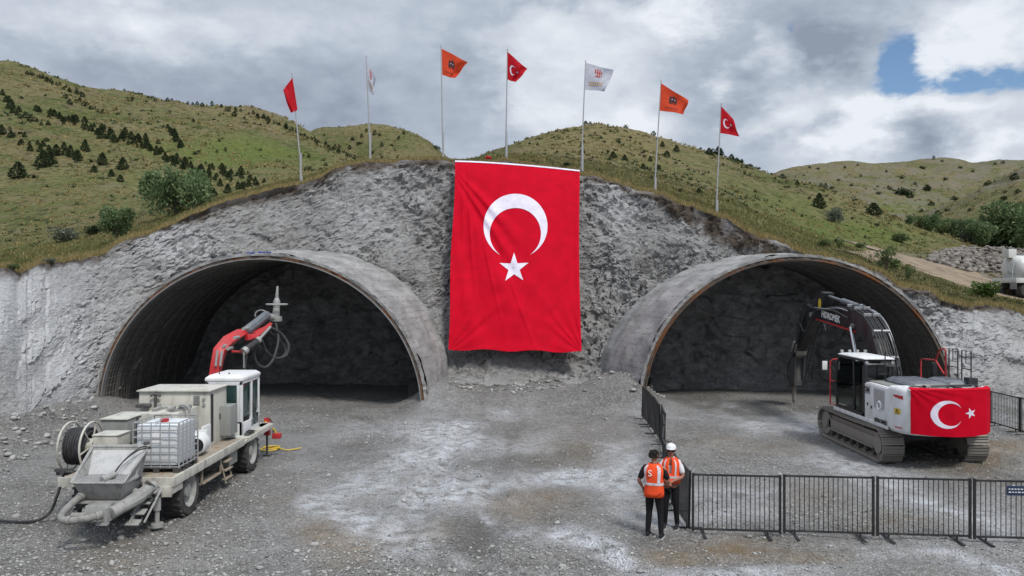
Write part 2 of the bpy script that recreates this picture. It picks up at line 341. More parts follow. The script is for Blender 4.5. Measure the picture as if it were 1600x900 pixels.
# ---- shotcrete lining with mesh print
m = NM('shotcrete', .9, 0, .2)
n_b = m.noise(1.2, 7, .65, m.map((1, .4, 1))); n_c = m.noise(18, 5, .65)
wv = m.n('ShaderNodeTexWave', wave_type='BANDS', bands_direction='Y'); wv.inputs['Scale'].default_value = 1.6; wv.inputs['Distortion'].default_value = 1.5; wv.inputs['Detail'].default_value = 3; m.link(m.co, wv.inputs[0])
bw = m.n('ShaderNodeTexWave', wave_type='BANDS', bands_direction='Z'); bw.inputs['Scale'].default_value = 1.3; bw.inputs['Distortion'].default_value = 2.5; bw.inputs['Detail'].default_value = 3; bw.inputs['Detail Scale'].default_value = 3; m.link(m.co, bw.inputs[0])
lines_ = m.math('MULTIPLY', m.rng(bw.outputs['Fac'], .80, .97), m.rng(m.noise(2.2, 4), .42, .62))
cl_ = m.mix(m.math('MULTIPLY', m.rng(n_c, .5, .75), .5), m.mix(m.rng(n_b, .3, .7), (.19, .187, .185), (.34, .336, .332)), (.14, .138, .135))
m.col(m.mix(m.math('MULTIPLY', lines_, .55), cl_, (.10, .098, .095)))
m.bump(m.math('ADD', m.math('MULTIPLY', wv.outputs['Fac'], .5), m.math('ADD', n_b, m.math('MULTIPLY', n_c, .3))), .6, .06); M['shotcrete'] = m.m
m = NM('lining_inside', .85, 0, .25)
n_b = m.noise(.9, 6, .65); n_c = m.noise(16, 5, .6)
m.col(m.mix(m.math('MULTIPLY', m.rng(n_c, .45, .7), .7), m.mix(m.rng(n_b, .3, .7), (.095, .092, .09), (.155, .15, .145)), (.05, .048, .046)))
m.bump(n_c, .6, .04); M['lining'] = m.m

# ================================================================== mesh helpers
ORG = {}
class MB:
    def __init__(s): s.v = []; s.f = []
    def add(s, vs, fs):
        b = len(s.v); s.v += [tuple(p) for p in vs]; s.f += [tuple(i+b for i in q) for q in fs]; return s
    def box(s, a, b, rot=None, taper=None):
        """box between corners a and b; rot = (rx,ry,rz) degrees about its centre; taper scales the top x,y"""
        c = [(a[i]+b[i])/2 for i in range(3)]; d = [abs(b[i]-a[i])/2 for i in range(3)]
        E = Euler([R(q) for q in rot]).to_matrix() if rot else None
        vs = []
        for z in (-1, 1):
            k = taper if (taper and z > 0) else (1, 1)
            for x, y in ((-1, -1), (1, -1), (1, 1), (-1, 1)):
                p = Vector((x*d[0]*k[0], y*d[1]*k[1], z*d[2]))
                if E: p = E @ p
                vs.append((c[0]+p.x, c[1]+p.y, c[2]+p.z))
        return s.add(vs, [(0, 3, 2, 1), (4, 5, 6, 7), (0, 1, 5, 4), (1, 2, 6, 5), (2, 3, 7, 6), (3, 0, 4, 7)])
    def cyl(s, p0, p1, r0, r1=None, n=12, caps=True):
        return s.tube([p0, p1], [r0, r0 if r1 is None else r1], n, caps)
    def tube(s, pts, r, n=8, caps=True, flat=1.0):
        P = [Vector(p) for p in pts]; rr = r if isinstance(r, (list, tuple)) else [r]*len(P)
        t0 = (P[1]-P[0]).normalized(); up = Vector((0, 0, 1)) if abs(t0.z) < .9 else Vector((0, 1, 0))
        nrm = t0.cross(up).normalized(); vs = []
        for i, p in enumerate(P):
            t = (P[min(i+1, len(P)-1)]-P[max(i-1, 0)]).normalized()
            nrm = (nrm-t*nrm.dot(t)).normalized(); bi = t.cross(nrm)
            for k in range(n):
                a = 2*math.pi*k/n; vs.append(p+nrm*math.cos(a)*rr[i]+bi*math.sin(a)*rr[i]*flat)
        fs = [(i*n+k, i*n+(k+1) % n, (i+1)*n+(k+1) % n, (i+1)*n+k) for i in range(len(P)-1) for k in range(n)]
        if caps: fs += [tuple(range(n-1, -1, -1)), tuple(range((len(P)-1)*n, len(P)*n))]
        return s.add(vs, fs)
    def torus(s, c, R0, r, axis='Z', n=40, m=8, arc=(0, 360), sq=(1, 1)):
        pts = []
        full = arc[1]-arc[0] >= 360
        for i in range(n+(0 if full else 1)):
            a = R(arc[0]+(arc[1]-arc[0])*i/n); u, w = math.cos(a)*R0*sq[0], math.sin(a)*R0*sq[1]
            pts.append({'Z': (c[0]+u, c[1]+w, c[2]), 'X': (c[0], c[1]+u, c[2]+w), 'Y': (c[0]+u, c[1], c[2]+w)}[axis])
        if full: pts += [pts[0], ]
        return s.tube(pts, r, m, not full)
    def prism(s, poly, axis, a, b):
        """polygon in the plane normal to axis, extruded from a to b. poly (u,w): X->(y,z) Y->(x,z) Z->(x,y)"""
        def q(u, w, t): return {'X': (t, u, w), 'Y': (u, t, w), 'Z': (u, w, t)}[axis]
        n = len(poly); vs = [q(u, w, a) for u, w in poly]+[q(u, w, b) for u, w in poly]
        return s.add(vs, [tuple(range(n-1, -1, -1)), tuple(range(n, 2*n))]+[(i, (i+1) % n, n+(i+1) % n, n+i) for i in range(n)])
    def loft(s, rings, caps=True):
        n = len(rings[0]); vs = [p for r in rings for p in r]
        fs = [(i*n+k, i*n+(k+1) % n, (i+1)*n+(k+1) % n, (i+1)*n+k) for i in range(len(rings)-1) for k in range(n)]
        if caps: fs += [tuple(range(n-1, -1, -1)), tuple(range((len(rings)-1)*n, len(rings)*n))]
        return s.add(vs, fs)
    def build(s, name, mat, parent=None, bevel=0, smooth=35, org=None, fix=True):
        if org is None: org = top_org(parent)
        me = bpy.data.meshes.new(name)
        me.from_pydata([((p[0]-org[0])*S, (p[1]-org[1])*S, (p[2]-org[2])*S) for p in s.v], [], s.f)
        if fix:
            bm = bmesh.new(); bm.from_mesh(me); bmesh.ops.recalc_face_normals(bm, faces=bm.faces)
            if bevel:
                es = [e for e in bm.edges if len(e.link_faces) == 2 and e.calc_face_angle(0) > R(40)]
                try: bmesh.ops.bevel(bm, geom=es, offset=bevel*S, offset_type='OFFSET', segments=2, profile=.6, affect='EDGES', clamp_overlap=True)
                except Exception: pass
            bm.to_mesh(me); bm.free()
        return link(name, me, mat, parent, smooth)
def top_org(o):
    while o is not None:
        if o.name in ORG: return ORG[o.name]
        o = o.parent
    return (0, 0, 0)
def link(name, me, mat, parent=None, smooth=None):
    o = bpy.data.objects.new(name, me); COL.objects.link(o)
    mats = mat if isinstance(mat, (list, tuple)) else [mat]
    for k in mats: me.materials.append(M[k] if isinstance(k, str) else k)
    if parent is not None: o.parent = parent
    if smooth:
        me.polygons.foreach_set('use_smooth', [True]*len(me.polygons))
        if smooth < 180: me.set_sharp_from_angle(angle=R(smooth))
    return o
def tag(o, label=None, cat=None, group=None, kind=None):
    for k, v in (('label', label), ('category', cat), ('group', group), ('kind', kind)):
        if v: o[k] = v
    return o
def thing(name, label, cat, loc=(0, 0, 0), rz=0, group=None):
    o = bpy.data.objects.new(name, None); COL.objects.link(o); o.empty_display_size = .2
    o.location = [c*S for c in loc]; o.rotation_euler = (0, 0, R(rz)); ORG[o.name] = tuple(loc)
    return tag(o, label, cat, group)
def npmesh(name, verts, faces, mat, parent=None, smooth=None, mask=None, k=4):
    """verts Nx3 in design units, faces Mxk"""
    me = bpy.data.meshes.new(name); verts = np.asarray(verts, np.float64)*S; faces = np.asarray(faces, np.int32)
    me.vertices.add(len(verts)); me.vertices.foreach_set('co', verts.ravel())
    me.loops.add(faces.size); me.loops.foreach_set('vertex_index', faces.ravel())
    me.polygons.add(len(faces)); me.polygons.foreach_set('loop_start', np.arange(0, faces.size, k, dtype=np.int32))
    try: me.polygons.foreach_set('loop_total', np.full(len(faces), k, np.int32))
    except Exception: pass
    me.update(calc_edges=True); me.validate()
    if mask is not None:
        at = me.color_attributes.new('mask', 'FLOAT_COLOR', 'POINT'); c = np.ones((len(verts), 4)); c[:, :3] = mask
        at.data.foreach_set('color', c.ravel().astype(np.float32))
    return link(name, me, mat, parent, smooth)
def gridfaces(nr, nc):
    i = np.arange(nr*nc).reshape(nr, nc)
    return np.stack([i[:-1, :-1].ravel(), i[:-1, 1:].ravel(), i[1:, 1:].ravel(), i[1:, :-1].ravel()], 1)
def P(px, py, d): return ((px-800)/F*d, d, H-(py-450)/F*d)
# ================================================================== terrain
def pw(tab, x):
    xs = [t[0] for t in tab]; ys = [t[1] for t in tab]; return np.interp(x, xs, ys)
def smooth_pw(tab, x, w=18):
    return sum(pw(tab, x+d*w)*k for d, k in ((-2, .1), (-1, .2), (0, .4), (1, .2), (2, .1)))
CR_Z = [(-500, 20), (-200, 24), (0, 28), (100, 32), (220, 36), (300, 37.5), (400, 39), (480, 40), (560, 41), (700, 42), (905, 42), (1000, 41), (1100, 39.5), (1200, 37.5), (1270, 36), (1340, 34.7), (1420, 34), (1500, 34), (1600, 34.2), (1900, 34), (2300, 32)]
CR_Y = [(-500, 470), (-200, 440), (0, 425), (75, 415), (150, 398), (220, 371), (300, 335), (350, 318), (400, 300), (440, 291), (480, 286), (520, 270), (560, 258), (600, 254), (700, 252), (800, 257), (905, 274), (960, 283), (1000, 297), (1050, 311), (1100, 329), (1150, 354), (1200, 374), (1270, 398), (1340, 417), (1420, 448), (1500, 475), (1600, 492), (1900, 520), (2300, 545)]
R1 = [(-500, 60, 440), (0, 50, 395), (100, 55, 375), (220, 60, 345), (300, 65, 322), (400, 70, 296), (480, 70, 280), (560, 75, 262), (600, 75, 262), (700, 75, 262), (800, 70, 250), (905, 68, 257), (1000, 65, 276), (1100, 62, 305), (1200, 60, 342), (1270, 55, 373), (1340, 52, 394), (1420, 50, 424), (1500, 50, 450), (1600, 54, 466), (2300, 54, 480)]
R2 = [(-500, 130, 330), (0, 130, 262), (100, 140, 250), (220, 150, 238), (300, 160, 235), (400, 170, 250), (480, 180, 262), (560, 180, 268), (600, 170, 272), (700, 130, 262), (800, 100, 240), (905, 100, 232), (1000, 95, 247), (1100, 90, 279), (1200, 88, 315), (1270, 85, 343), (1340, 80, 371), (1420, 80, 392), (1500, 85, 405), (1600, 85, 412), (2300, 85, 425)]
R3 = [(-500, 300, 90), (-100, 300, 82), (0, 300, 98), (60, 300, 118), (130, 300, 143), (200, 300, 148), (330, 300, 165), (400, 300, 173), (440, 300, 185), (490, 295, 207), (520, 290, 224), (560, 280, 249), (600, 260, 262), (690, 200, 262), (735, 175, 252), (755, 168, 238), (800, 150, 214), (870, 150, 186), (930, 150, 178), (980, 150, 184), (1030, 150, 199), (1100, 150, 219), (1150, 150, 234), (1210, 150, 262), (1280, 150, 290), (1340, 150, 315), (1420, 150, 346), (1500, 150, 371), (1560, 150, 384), (1600, 150, 390), (2300, 150, 400)]
R4Y = [(-500, 30), (1300, 30), (1420, 8), (1500, 5), (1600, -4), (2300, -10)]         # offset to R3
R5 = [(-500, 380, 150), (440, 380, 225), (560, 360, 262), (700, 320, 275), (1100, 300, 320), (1300, 320, 325), (1400, 340, 343), (1430, 350, 340), (1500, 370, 312), (1600, 400, 268), (1700, 400, 235), (2300, 400, 220)]
R5B = [(-500, 420, 200), (560, 420, 262), (700, 400, 285), (1100, 430, 300), (1300, 480, 300), (1400, 480, 320), (1500, 480, 325), (1600, 480, 300), (2300, 480, 280)]
R6 = [(-500, 480, 250), (440, 480, 235), (480, 480, 206), (505, 480, 196), (560, 480, 187), (600, 480, 190), (640, 490, 205), (690, 500, 234), (720, 520, 262), (1100, 650, 300), (1200, 700, 276), (1240, 700, 261), (1300, 700, 256), (1380, 700, 253), (1460, 700, 247), (1530, 700, 251), (1600, 700, 253), (2300, 700, 255)]
def tabs(T, px, w=18): return smooth_pw([(a, b) for a, b, c in T], px, w), smooth_pw([(a, c) for a, b, c in T], px, w)
def crest(px):
    px = np.asarray(px, float); z = smooth_pw(CR_Z, px); y = smooth_pw(CR_Y, px, 8)
    u = px/60.
    j = fbm(np.stack([px/38., px*0, px*0+3.3], 1), 5, 5, .62)
    return z, H-(y-450)/F*z+j*.34
def profile(px):
    """control points per column: arrays (n,k) of z and h"""
    zc, hc = crest(px); Z = [zc]; Hh = [hc]
    def put(z, y): Z.append(z); Hh.append(H-(y-450)/F*z)
    z1, y1 = tabs(R1, px); put(z1, y1)
    z2, y2 = tabs(R2, px); put(z2, y2)
    z3, y3 = tabs(R3, px, 7); put(z3, y3)
    put(z3*1.3, y3+smooth_pw(R4Y, px))
    z, y = tabs(R5, px, 8); put(np.maximum(z, z3*1.45), y)
    z5, y5 = tabs(R5B, px); put(np.maximum(z5, z3*1.6), y5)
    z6, y6 = tabs(R6, px, 7); put(z6+60, y6)
    put(z6*1.35+60, y6+25); put(z6*2.4+60, y6+60)
    return np.stack(Z, 1), np.stack(Hh, 1)
def pchip(X, Y, xq):
    """row-wise monotone cubic. X,Y (n,k) xq (n,m)"""
    h = np.diff(X, axis=1); d = np.diff(Y, axis=1)/h
    m = np.zeros_like(Y); a, b = d[:, :-1], d[:, 1:]; w1 = 2*h[:, 1:]+h[:, :-1]; w2 = h[:, 1:]+2*h[:, :-1]
    with np.errstate(divide='ignore', invalid='ignore'):
        hm = (w1+w2)/(w1/a+w2/b)
    m[:, 1:-1] = np.where(a*b > 0, hm, 0); m[:, 0] = d[:, 0]; m[:, -1] = d[:, -1]
    out = np.empty_like(xq)
    for r in range(0, X.shape[0]):
        k = np.clip(np.searchsorted(X[r], xq[r], side='right')-1, 0, X.shape[1]-2)
        hk = h[r, k]; t = (xq[r]-X[r, k])/hk
        out[r] = Y[r, k]*(2*t**3-3*t**2+1)+m[r, k]*hk*(t**3-2*t**2+t)+Y[r, k+1]*(-2*t**3+3*t**2)+m[r, k+1]*hk*(t**3-t**2)
    return out
NPX, NZ = 1000, 300
tpx = np.linspace(-420, 2060, NPX); TZ, TH = profile(tpx)
# z samples: dense close by
s_ = np.linspace(0, 1, NZ)**1.0
zmax = TZ[:, -1]
tz = TZ[:, :1]*(zmax/TZ[:, 0])[:, None]**s_[None, :]
th = pchip(TZ, TH, tz)
tx = (tpx[:, None]-800)/F*tz
Pn = np.stack([tx.ravel(), tz.ravel(), np.zeros(tx.size)], 1)
fade = np.clip((tz-TZ[:, :1])/12, 0, 1).ravel()
amp = np.clip(tz.ravel()/150, .12, 1.6)
gul = np.abs(vnoise(Pn/np.array([34., 60, 1])+np.array([0, 0, 7.7]), 3))
rel = fbm(Pn/np.array([30., 60, 1]), 5, 9)*2.6*amp*fade+fbm(Pn/4., 3, 12)*.28*fade*np.clip(amp, .3, 1)-(1-np.clip(gul*2.2, 0, 1))*2.0*amp*fade*(tz.ravel() > 90)
ridge = np.zeros(NPX*NZ)
th = th+rel.reshape(th.shape)
V = np.stack([tx.ravel(), tz.ravel(), th.ravel()], 1)
PX = np.repeat(tpx, NZ); ZZ = tz.ravel(); dz = ZZ-np.repeat(TZ[:, 0], NZ)
mk = np.zeros((len(V), 3))
PYY = 450+(H-V[:, 2])/ZZ*F
nz1 = fbm(Pn/9., 4, 33)
mk[:, 0] = np.clip(np.clip(1.2-dz/4, 0, 1)*.9+np.clip((PX-950)/250, 0, 1)*np.clip((1340-PX)/120, 0, 1)*np.clip(1-dz/26, 0, 1)*.45+.55*np.clip((PX-760)/100, 0, 1)*np.clip((1150-PX)/150, 0, 1)*np.clip((ZZ-60)/60, 0, 1)*(ZZ < 200)+nz1*.25*(dz < 40), 0, 1)
def pblob(cx, cy, wx, wy): return np.exp(-(((PX-cx)/wx)**2+((PYY-cy)/wy)**2))
vis = ZZ < 220
mk[:, 1] = np.clip(vis*(pblob(1330, 365, 150, 28)*1.1+pblob(1200, 320, 90, 25)*.5+pblob(420, 240, 130, 32)*.6+pblob(70, 395, 120, 26)*.75+pblob(330, 235, 100, 26)*.7+pblob(170, 300, 200, 60)*.35)+(ZZ > 300)*pblob(1400, 325, 60, 12)+nz1*.3*(ZZ < 200)*(dz > 6), 0, 1)
mk[:, 2] = np.clip((ZZ > 330)*(PX > 1000)*np.clip(.30+nz1*1.6, 0, .8)/np.maximum(.2, np.clip(.6+nz1*1.5, 0, 1))*.8+pblob(1400, 404, 70, 9)*vis*1.0+pblob(1500, 428, 60, 14)*vis*1.1+pblob(1560, 440, 60, 14)*vis*.9+(pblob(170, 290, 22, 6)+pblob(255, 272, 25, 6))*vis*.3, 0, 1)*np.clip(.6+nz1*1.5, 0, 1)  # far right hills greyed as bare ground, which also paints in their haze
hills = npmesh('hillside_terrain', V, gridfaces(NPX, NZ)[:, ::-1], 'meadow', smooth=180, mask=mk); tag(hills, kind='structure')
THt = V[:, 2].reshape(NPX, NZ)
PYt = PYY.reshape(NPX, NZ)
def terrain_h(x, z):
    px = x/z*F+800; i = (px-tpx[0])/(tpx[1]-tpx[0]); i = min(max(i, 0), NPX-1.001); i0 = int(i); f = i-i0
    r = 0
    for k, w in ((i0, 1-f), (i0+1, f)): r += w*np.interp(z, tz[k], THt[k])
    return r
def hit(px, py, zmin=0, zmax=1e9):
    """first point of the terrain seen at a place in the photograph"""
    i = int(round((px-tpx[0])/(tpx[1]-tpx[0]))); yy = PYt[i]; zz = tz[i]
    for k in range(len(zz)):
        if zz[k] >= zmin and yy[k] <= py:
            z = zz[k]
            if k and zz[k-1] >= zmin: t = (yy[k-1]-py)/max(1e-6, yy[k-1]-yy[k]); z = zz[k-1]+(zz[k]-zz[k-1])*min(1, max(0, t))
            if z > zmax: break
            x = (px-800)/F*z; return (x, z, terrain_h(x, z))
    k = int(np.argmin(np.where((zz >= zmin) & (zz <= zmax), yy, 1e9))); z = zz[k]; x = (px-800)/F*z
    return (x, z, terrain_h(x, z))

# ================================================================== rock cut
FT = [(-500, 15), (-200, 19), (0, 23), (60, 25), (100, 27), (160, 30.8), (250, 34), (420, 35.5), (600, 35.5), (690, 35.6), (800, 36.2), (930, 35.6), (1000, 34.2), (1100, 33.2), (1240, 33), (1400, 32), (1480, 31.6), (1600, 30.5), (1900, 30), (2300, 28)]
ARCH = [dict(x=-9.72, z=31.0, a=6.20, b=5.85, z1=40.2, flare=.045, fa=.045), dict(x=11.45, z=32.1, a=6.12, b=5.85, z1=38.2, flare=.012, fa=.15)]
NU, NV = 1150, 250
upx = np.linspace(-420, 2060, NU); zf = smooth_pw(FT, upx, 20); zc, hc = crest(upx)
v = np.linspace(0, 1, NV)[None, :]
steep = np.clip((upx-60)/160, 0, 1)[:, None]
az_ = v**(.62*steep+.95*(1-steep)); bh = v**(1.05+.0*steep)*steep+(v**1.8*.8+.2*v)*(1-steep)
rz = zf[:, None]+(zc-zf)[:, None]*az_; rh = hc[:, None]*bh
bul = np.sin(np.pi*v)*fbm(np.stack([np.repeat(upx/130., NV), np.tile(v[0]*2.5, NU), np.zeros(NU*NV)], 1), 3, 41).reshape(NU, NV)*.9
rz = rz-bul; rx = (upx[:, None]-800)/F*rz
Pb = np.stack([rx, rz, rh], -1)
du = np.gradient(Pb, axis=0); dvv = np.gradient(Pb, axis=1); N = np.cross(du, dvv); N /= np.linalg.norm(N, axis=-1, keepdims=True)+1e-9
N = np.where(N[..., 1:2] > 0, -N, N)
Q = Pb.reshape(-1, 3)
a_ = R(38); rot = np.array([[math.cos(a_), 0, math.sin(a_)], [0, 1, 0], [-math.sin(a_), 0, math.cos(a_)]])
Qr = Q@rot.T
wob = np.stack([fbm(Q*.8, 3, s) for s in (51, 52, 53)], 1)*.35
f1, t1 = facet((Qr+wob)/np.array([1.5, 1.1, .75]), 1); f2, t2 = facet((Qr+wob)/np.array([.62, .5, .30]), 2); f3, t3 = facet((Qr+wob*.5)/np.array([.27, .25, .14]), 3)
big_ = fbm(Q/3.2, 4, 60)
pxq = np.repeat(upx, NV); vq = np.tile(v[0], NU)
rough = np.clip((pxq-80)/190, .17, 1)*np.clip(1-(pxq-1440)/120, .45, 1)
rough *= np.clip(vq/.12, .15, 1)
cliff = .30*f1+.20*f2+.075*f3+.45*big_
sm_ = np.clip(.5+fbm(Q/2.6, 3, 140)*2.2, 0, 1); sm_ = .30+.70*sm_
bed = np.sin((Q@np.array([.62, .2, .75])+fbm(Q/1.5, 3, 141)*.9)*7.5)*.05
cliff = (.13*f1+.12*f2+.075*f3+bed)*sm_+.50*big_+fbm(Q/.45, 3, 142)*.05
D = cliff*rough+.03*f3*np.clip(rough*2, .4, 1)
D = D*np.clip((1-vq)/.02, .0, 1)
Vr = Q+N.reshape(-1, 3)*D[:, None]
# dust and soil
soilw = .035+.05*np.clip((pxq-1000)/120, 0, 1)*np.clip((1360-pxq)/80, 0, 1)*2.2+.015*np.clip((pxq-200)/100, 0, 1)
nsl = fbm(Q/np.array([.7, .7, .7]), 3, 70)
mr = np.zeros((len(Q), 3))
mr[:, 0] = np.clip((vq-(1-soilw)-nsl*.05)/.02, 0, 1)*np.clip(.9+nsl, 0, 1)
pyq = 450+(H-Vr[:, 2])/Vr[:, 1]*F; pxv = Vr[:, 0]/Vr[:, 1]*F+800
def rb(cx, cy, wx, wy): return np.exp(-(((pxv-cx)/wx)**2+((pyq-cy)/wy)**2))
mr[:, 1] = np.clip(rb(60, 490, 130, 90)*1.1+rb(20, 450, 60, 30)*.5+rb(120, 600, 90, 70)*.6+rb(255, 390, 90, 45)*.55+rb(1540, 545, 110, 55)*.75+rb(1500, 500, 60, 25)*.4+rb(560, 330, 110, 50)*.4+rb(960, 310, 60, 45)*.55+rb(1100, 350, 60, 30)*.3+rb(740, 615, 120, 20)*.35+fbm(Q/2.5, 4, 77)*.5, 0, 1)
mr[:, 2] = t2*.6+t3*.4
fc = gridfaces(NU, NV)
ins = np.zeros(len(Q), bool)
for A_ in ARCH:
    q_ = np.clip((Q[:, 1]-A_['z'])/6, 0, 1.3); k = 1+A_['flare']*q_
    ins |= (((Q[:, 0]-A_['x'])/((A_['a']+.02)*k))**2+(Q[:, 2]/((A_['b']+.02)*k))**2 < 1) & (Q[:, 1] > A_['z']+.1)
fc = fc[~ins[fc].all(1)]
rock = npmesh('rock_cut_slope', Vr, fc, 'rock', smooth=26, mask=mr); tag(rock, kind='structure')

# tunnel headings: broken rock at the end of each dig
for A_ in ARCH:
    nx, nh = 150, 110
    X, Hh = np.meshgrid(np.linspace(-1.12, 1.12, nx)*A_['a'], np.linspace(-.1, 1.12, nh)*A_['b'], indexing='ij')
    q = np.stack([X.ravel()+A_['x'], np.full(X.size, A_['z1']), Hh.ravel()], 1); g1, _ = facet(q/np.array([1.4, 1, 1.1]), 5); g2, _ = facet(q/.5, 6)
    q[:, 1] += -.13*g1-.07*g2-fbm(q/2.2, 5, 9)*1.0-fbm(q/.5, 3, 19)*.10-np.clip(1.2-Hh.ravel(), 0, 2)**2*.8+Hh.ravel()*.12
    gf = gridfaces(nx, nh)[:, ::-1]; inn = (((q[:, 0]-A_['x'])/(A_['a']*(1.02+A_['flare']*1.3)))**2+(q[:, 2]/(A_['b']*(1.02+A_['flare']*1.3)))**2 < 1)
    gf = gf[inn[gf].any(1)]
    o = npmesh('tunnel_rock_face', q, gf, 'heading_rock', smooth=26); tag(o, kind='structure')

# ================================================================== ground
gp = np.concatenate([np.linspace(-2600, -450, 120)[:-1], np.linspace(-450, 2050, 1000), np.linspace(2050, 4200, 120)[1:]])
gz = np.concatenate([np.linspace(-12, 9, 14)[:-1], 9*(44/9)**np.linspace(0, 1, 420)])
GX = (gp[:, None]-800)/F*np.maximum(gz[None, :], 12); GZ = np.repeat(gz[None, :], len(gp), 0)
Gp = np.stack([GX.ravel(), GZ.ravel(), np.zeros(GX.size)], 1)
def ground_h(Pq, rough=True):
    x, z = Pq[:, 0], Pq[:, 1]; px = x/np.maximum(z, 5)*F+800
    zft = np.interp(px, upx, zf)
    h = fbm(Pq/5., 3, 80)*.07+fbm(Pq/1.1, 3, 81)*.04
    h = h+np.clip((z-(zft-2.2))/2.2, 0, 1.2)**2*.42*(1+.5*vnoise(Pq/.9, 84))*np.clip((175-px)/70, 0, 1)
    h = h+np.clip((z-(zft-2.8))/2.8, 0, 1.4)**2*.35*(.5+vnoise(Pq/1.7, 83)*.5)*(np.abs(px-830) < 190)
    for cx, cz, w, hh in ((-9.68-6.5, 31.3, 1.3, .45), (-3.0, 31.9, 1.1, .8), (4.9, 31.9, 1.1, .5), (4.3, 33.4, 1.5, 1.0), (-1.4, 33, 2.0, .4), (2, 33.5, 2, .35), (17.9, 32, 1.5, .4)):
        h = h+hh*np.exp(-((x-cx)**2+(z-cz)**2)/w**2)
    # tyre ruts
    for (x0, z0, x1, z1, w) in ((-2.4, 8, -1.2, 34, .22), (-.9, 8, .3, 34, .22), (-6, 13.4, 12, 14.2, .18), (-5, 12.2, 11, 13.0, .2), (2.5, 12, -4, 26, .2)):
        dx, dz_ = x1-x0, z1-z0; L = math.hypot(dx, dz_); d = np.abs((x-x0)*dz_-(z-z0)*dx)/L+vnoise(Pq/2.5, 85)*.12
        h = h-.055*np.exp(-(d/w)**2)+.032*np.exp(-((d-.38)/.15)**2)
    if rough:
        f_, _ = facet(Pq/np.array([.28, .28, 1]), 86); g_, _ = facet(Pq/np.array([.75, .6, 1]), 88); msk = np.clip(vnoise(Pq/2.2, 89)*2, 0, 1); h = h+np.clip(f_, 0, 2)*.022+vnoise(Pq/.12, 87)*.010+np.clip(g_, -.2, 2)*.035*msk
    return h
hG = ground_h(Gp); Gp[:, 2] = hG
gpx = Gp[:, 0]/np.maximum(Gp[:, 1], 5)*F+800; gpy = 450+(H)/np.maximum(Gp[:, 1], 5)*F
warp = fbm(np.stack([Gp[:, 0]/1.4, Gp[:, 1]/2.0, Gp[:, 0]*0], 1), 5, 90)
warp2 = fbm(np.stack([Gp[:, 0]/1.1, Gp[:, 1]/1.8, Gp[:, 0]*0+5], 1), 5, 92)
def gb(cx, cy, wx, wy, ang=0):
    a = R(ang); dx = gpx-cx+warp*60; dy = gpy-cy+warp2*24; u = dx*math.cos(a)+dy*math.sin(a); w = -dx*math.sin(a)+dy*math.cos(a)
    return np.exp(-((u/wx)**2+(w/wy)**2))
white = [(690, 715, 55, 42, 0, 1.1), (700, 665, 45, 20, 10, .8), (600, 745, 50, 14, -15, .7), (545, 812, 70, 16, 12, 1.0), (560, 770, 60, 12, -12, .7), (700, 775, 80, 16, -8, .8), (880, 745, 110, 15, -4, 1.0), (950, 760, 60, 22, 15, .8), (980, 700, 40, 16, 0, .5), (870, 840, 60, 14, 8, 1.0), (960, 870, 60, 18, 20, 1.0), (1010, 810, 60, 12, 0, .7), (770, 812, 25, 7, 0, .6),
         (1140, 775, 70, 18, 0, .7), (1130, 810, 50, 14, 0, .7), (1300, 725, 60, 12, 0, .7), (1370, 750, 60, 18, 0, .6), (1440, 790, 80, 16, 10, .7), (1540, 815, 60, 30, 20, .7), (1160, 895, 130, 16, 0, .9), (1500, 870, 80, 14, 10, .8), (1370, 870, 60, 10, 0, .4), (1230, 660, 90, 10, 0, .4), (1120, 650, 60, 10, 0, .4), (1010, 750, 30, 30, 0, .6),
         (630, 860, 60, 20, 0, .5), (60, 560, 60, 60, 0, .3), (500, 780, 40, 20, 0, .5), (720, 880, 40, 8, 0, .5), (1570, 890, 60, 14, 0, .6)]
brown = [(510, 855, 55, 30, 0, 1.2), (640, 835, 50, 14, 0, .6), (820, 790, 60, 22, 0, .75), (910, 700, 90, 24, 0, .45), (1060, 872, 50, 12, 0, .8), (1140, 850, 60, 14, 0, .9), (1240, 860, 80, 12, 0, .5), (1530, 715, 70, 22, 0, .9), (1590, 690, 40, 20, 0, .8), (200, 860, 120, 30, 0, .35), (1400, 825, 90, 14, 0, .35), (1150, 700, 110, 14, 0, .35), (1240, 780, 60, 20, 0, .35), (420, 780, 60, 20, 0, .25)]
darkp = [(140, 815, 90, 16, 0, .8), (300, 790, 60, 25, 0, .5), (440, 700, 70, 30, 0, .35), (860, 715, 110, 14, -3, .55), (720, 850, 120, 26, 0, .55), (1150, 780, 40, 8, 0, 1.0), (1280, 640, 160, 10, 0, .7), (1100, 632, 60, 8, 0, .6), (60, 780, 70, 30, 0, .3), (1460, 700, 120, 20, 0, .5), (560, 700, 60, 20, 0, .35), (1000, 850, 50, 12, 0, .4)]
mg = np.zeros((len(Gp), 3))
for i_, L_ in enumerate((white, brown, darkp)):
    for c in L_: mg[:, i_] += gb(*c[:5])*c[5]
mg[:, 0] += np.clip(fbm(np.stack([Gp[:, 0]/2.2, Gp[:, 1]/3, Gp[:, 0]*0+9], 1), 5, 95)-.05, 0, 1)*1.0*(np.abs(gpx-900) < 900)*(gpy > 640)*np.clip((gpx-350)/250, .15, 1)
for (x0, z0, x1, z1) in ((-2.4, 8, -1.2, 34), (-.9, 8, .3, 34), (-6, 13.4, 12, 14.2), (-5, 12.2, 11, 13.0), (2.5, 12, -4, 26), (10.2, 12, 10.2, 22), (12.5, 12, 12.5, 22)):   # worn wheel and crawler lines
    dx, dz_ = x1-x0, z1-z0; L = math.hypot(dx, dz_); d = np.abs((Gp[:, 0]-x0)*dz_-(Gp[:, 1]-z0)*dx)/L+warp*.25; mg[:, 2] += .5*np.exp(-(d/.2)**2)*np.clip(.6+warp2, 0, 1)*(Gp[:, 1] < 30)
mg = np.clip(mg, 0, 1)
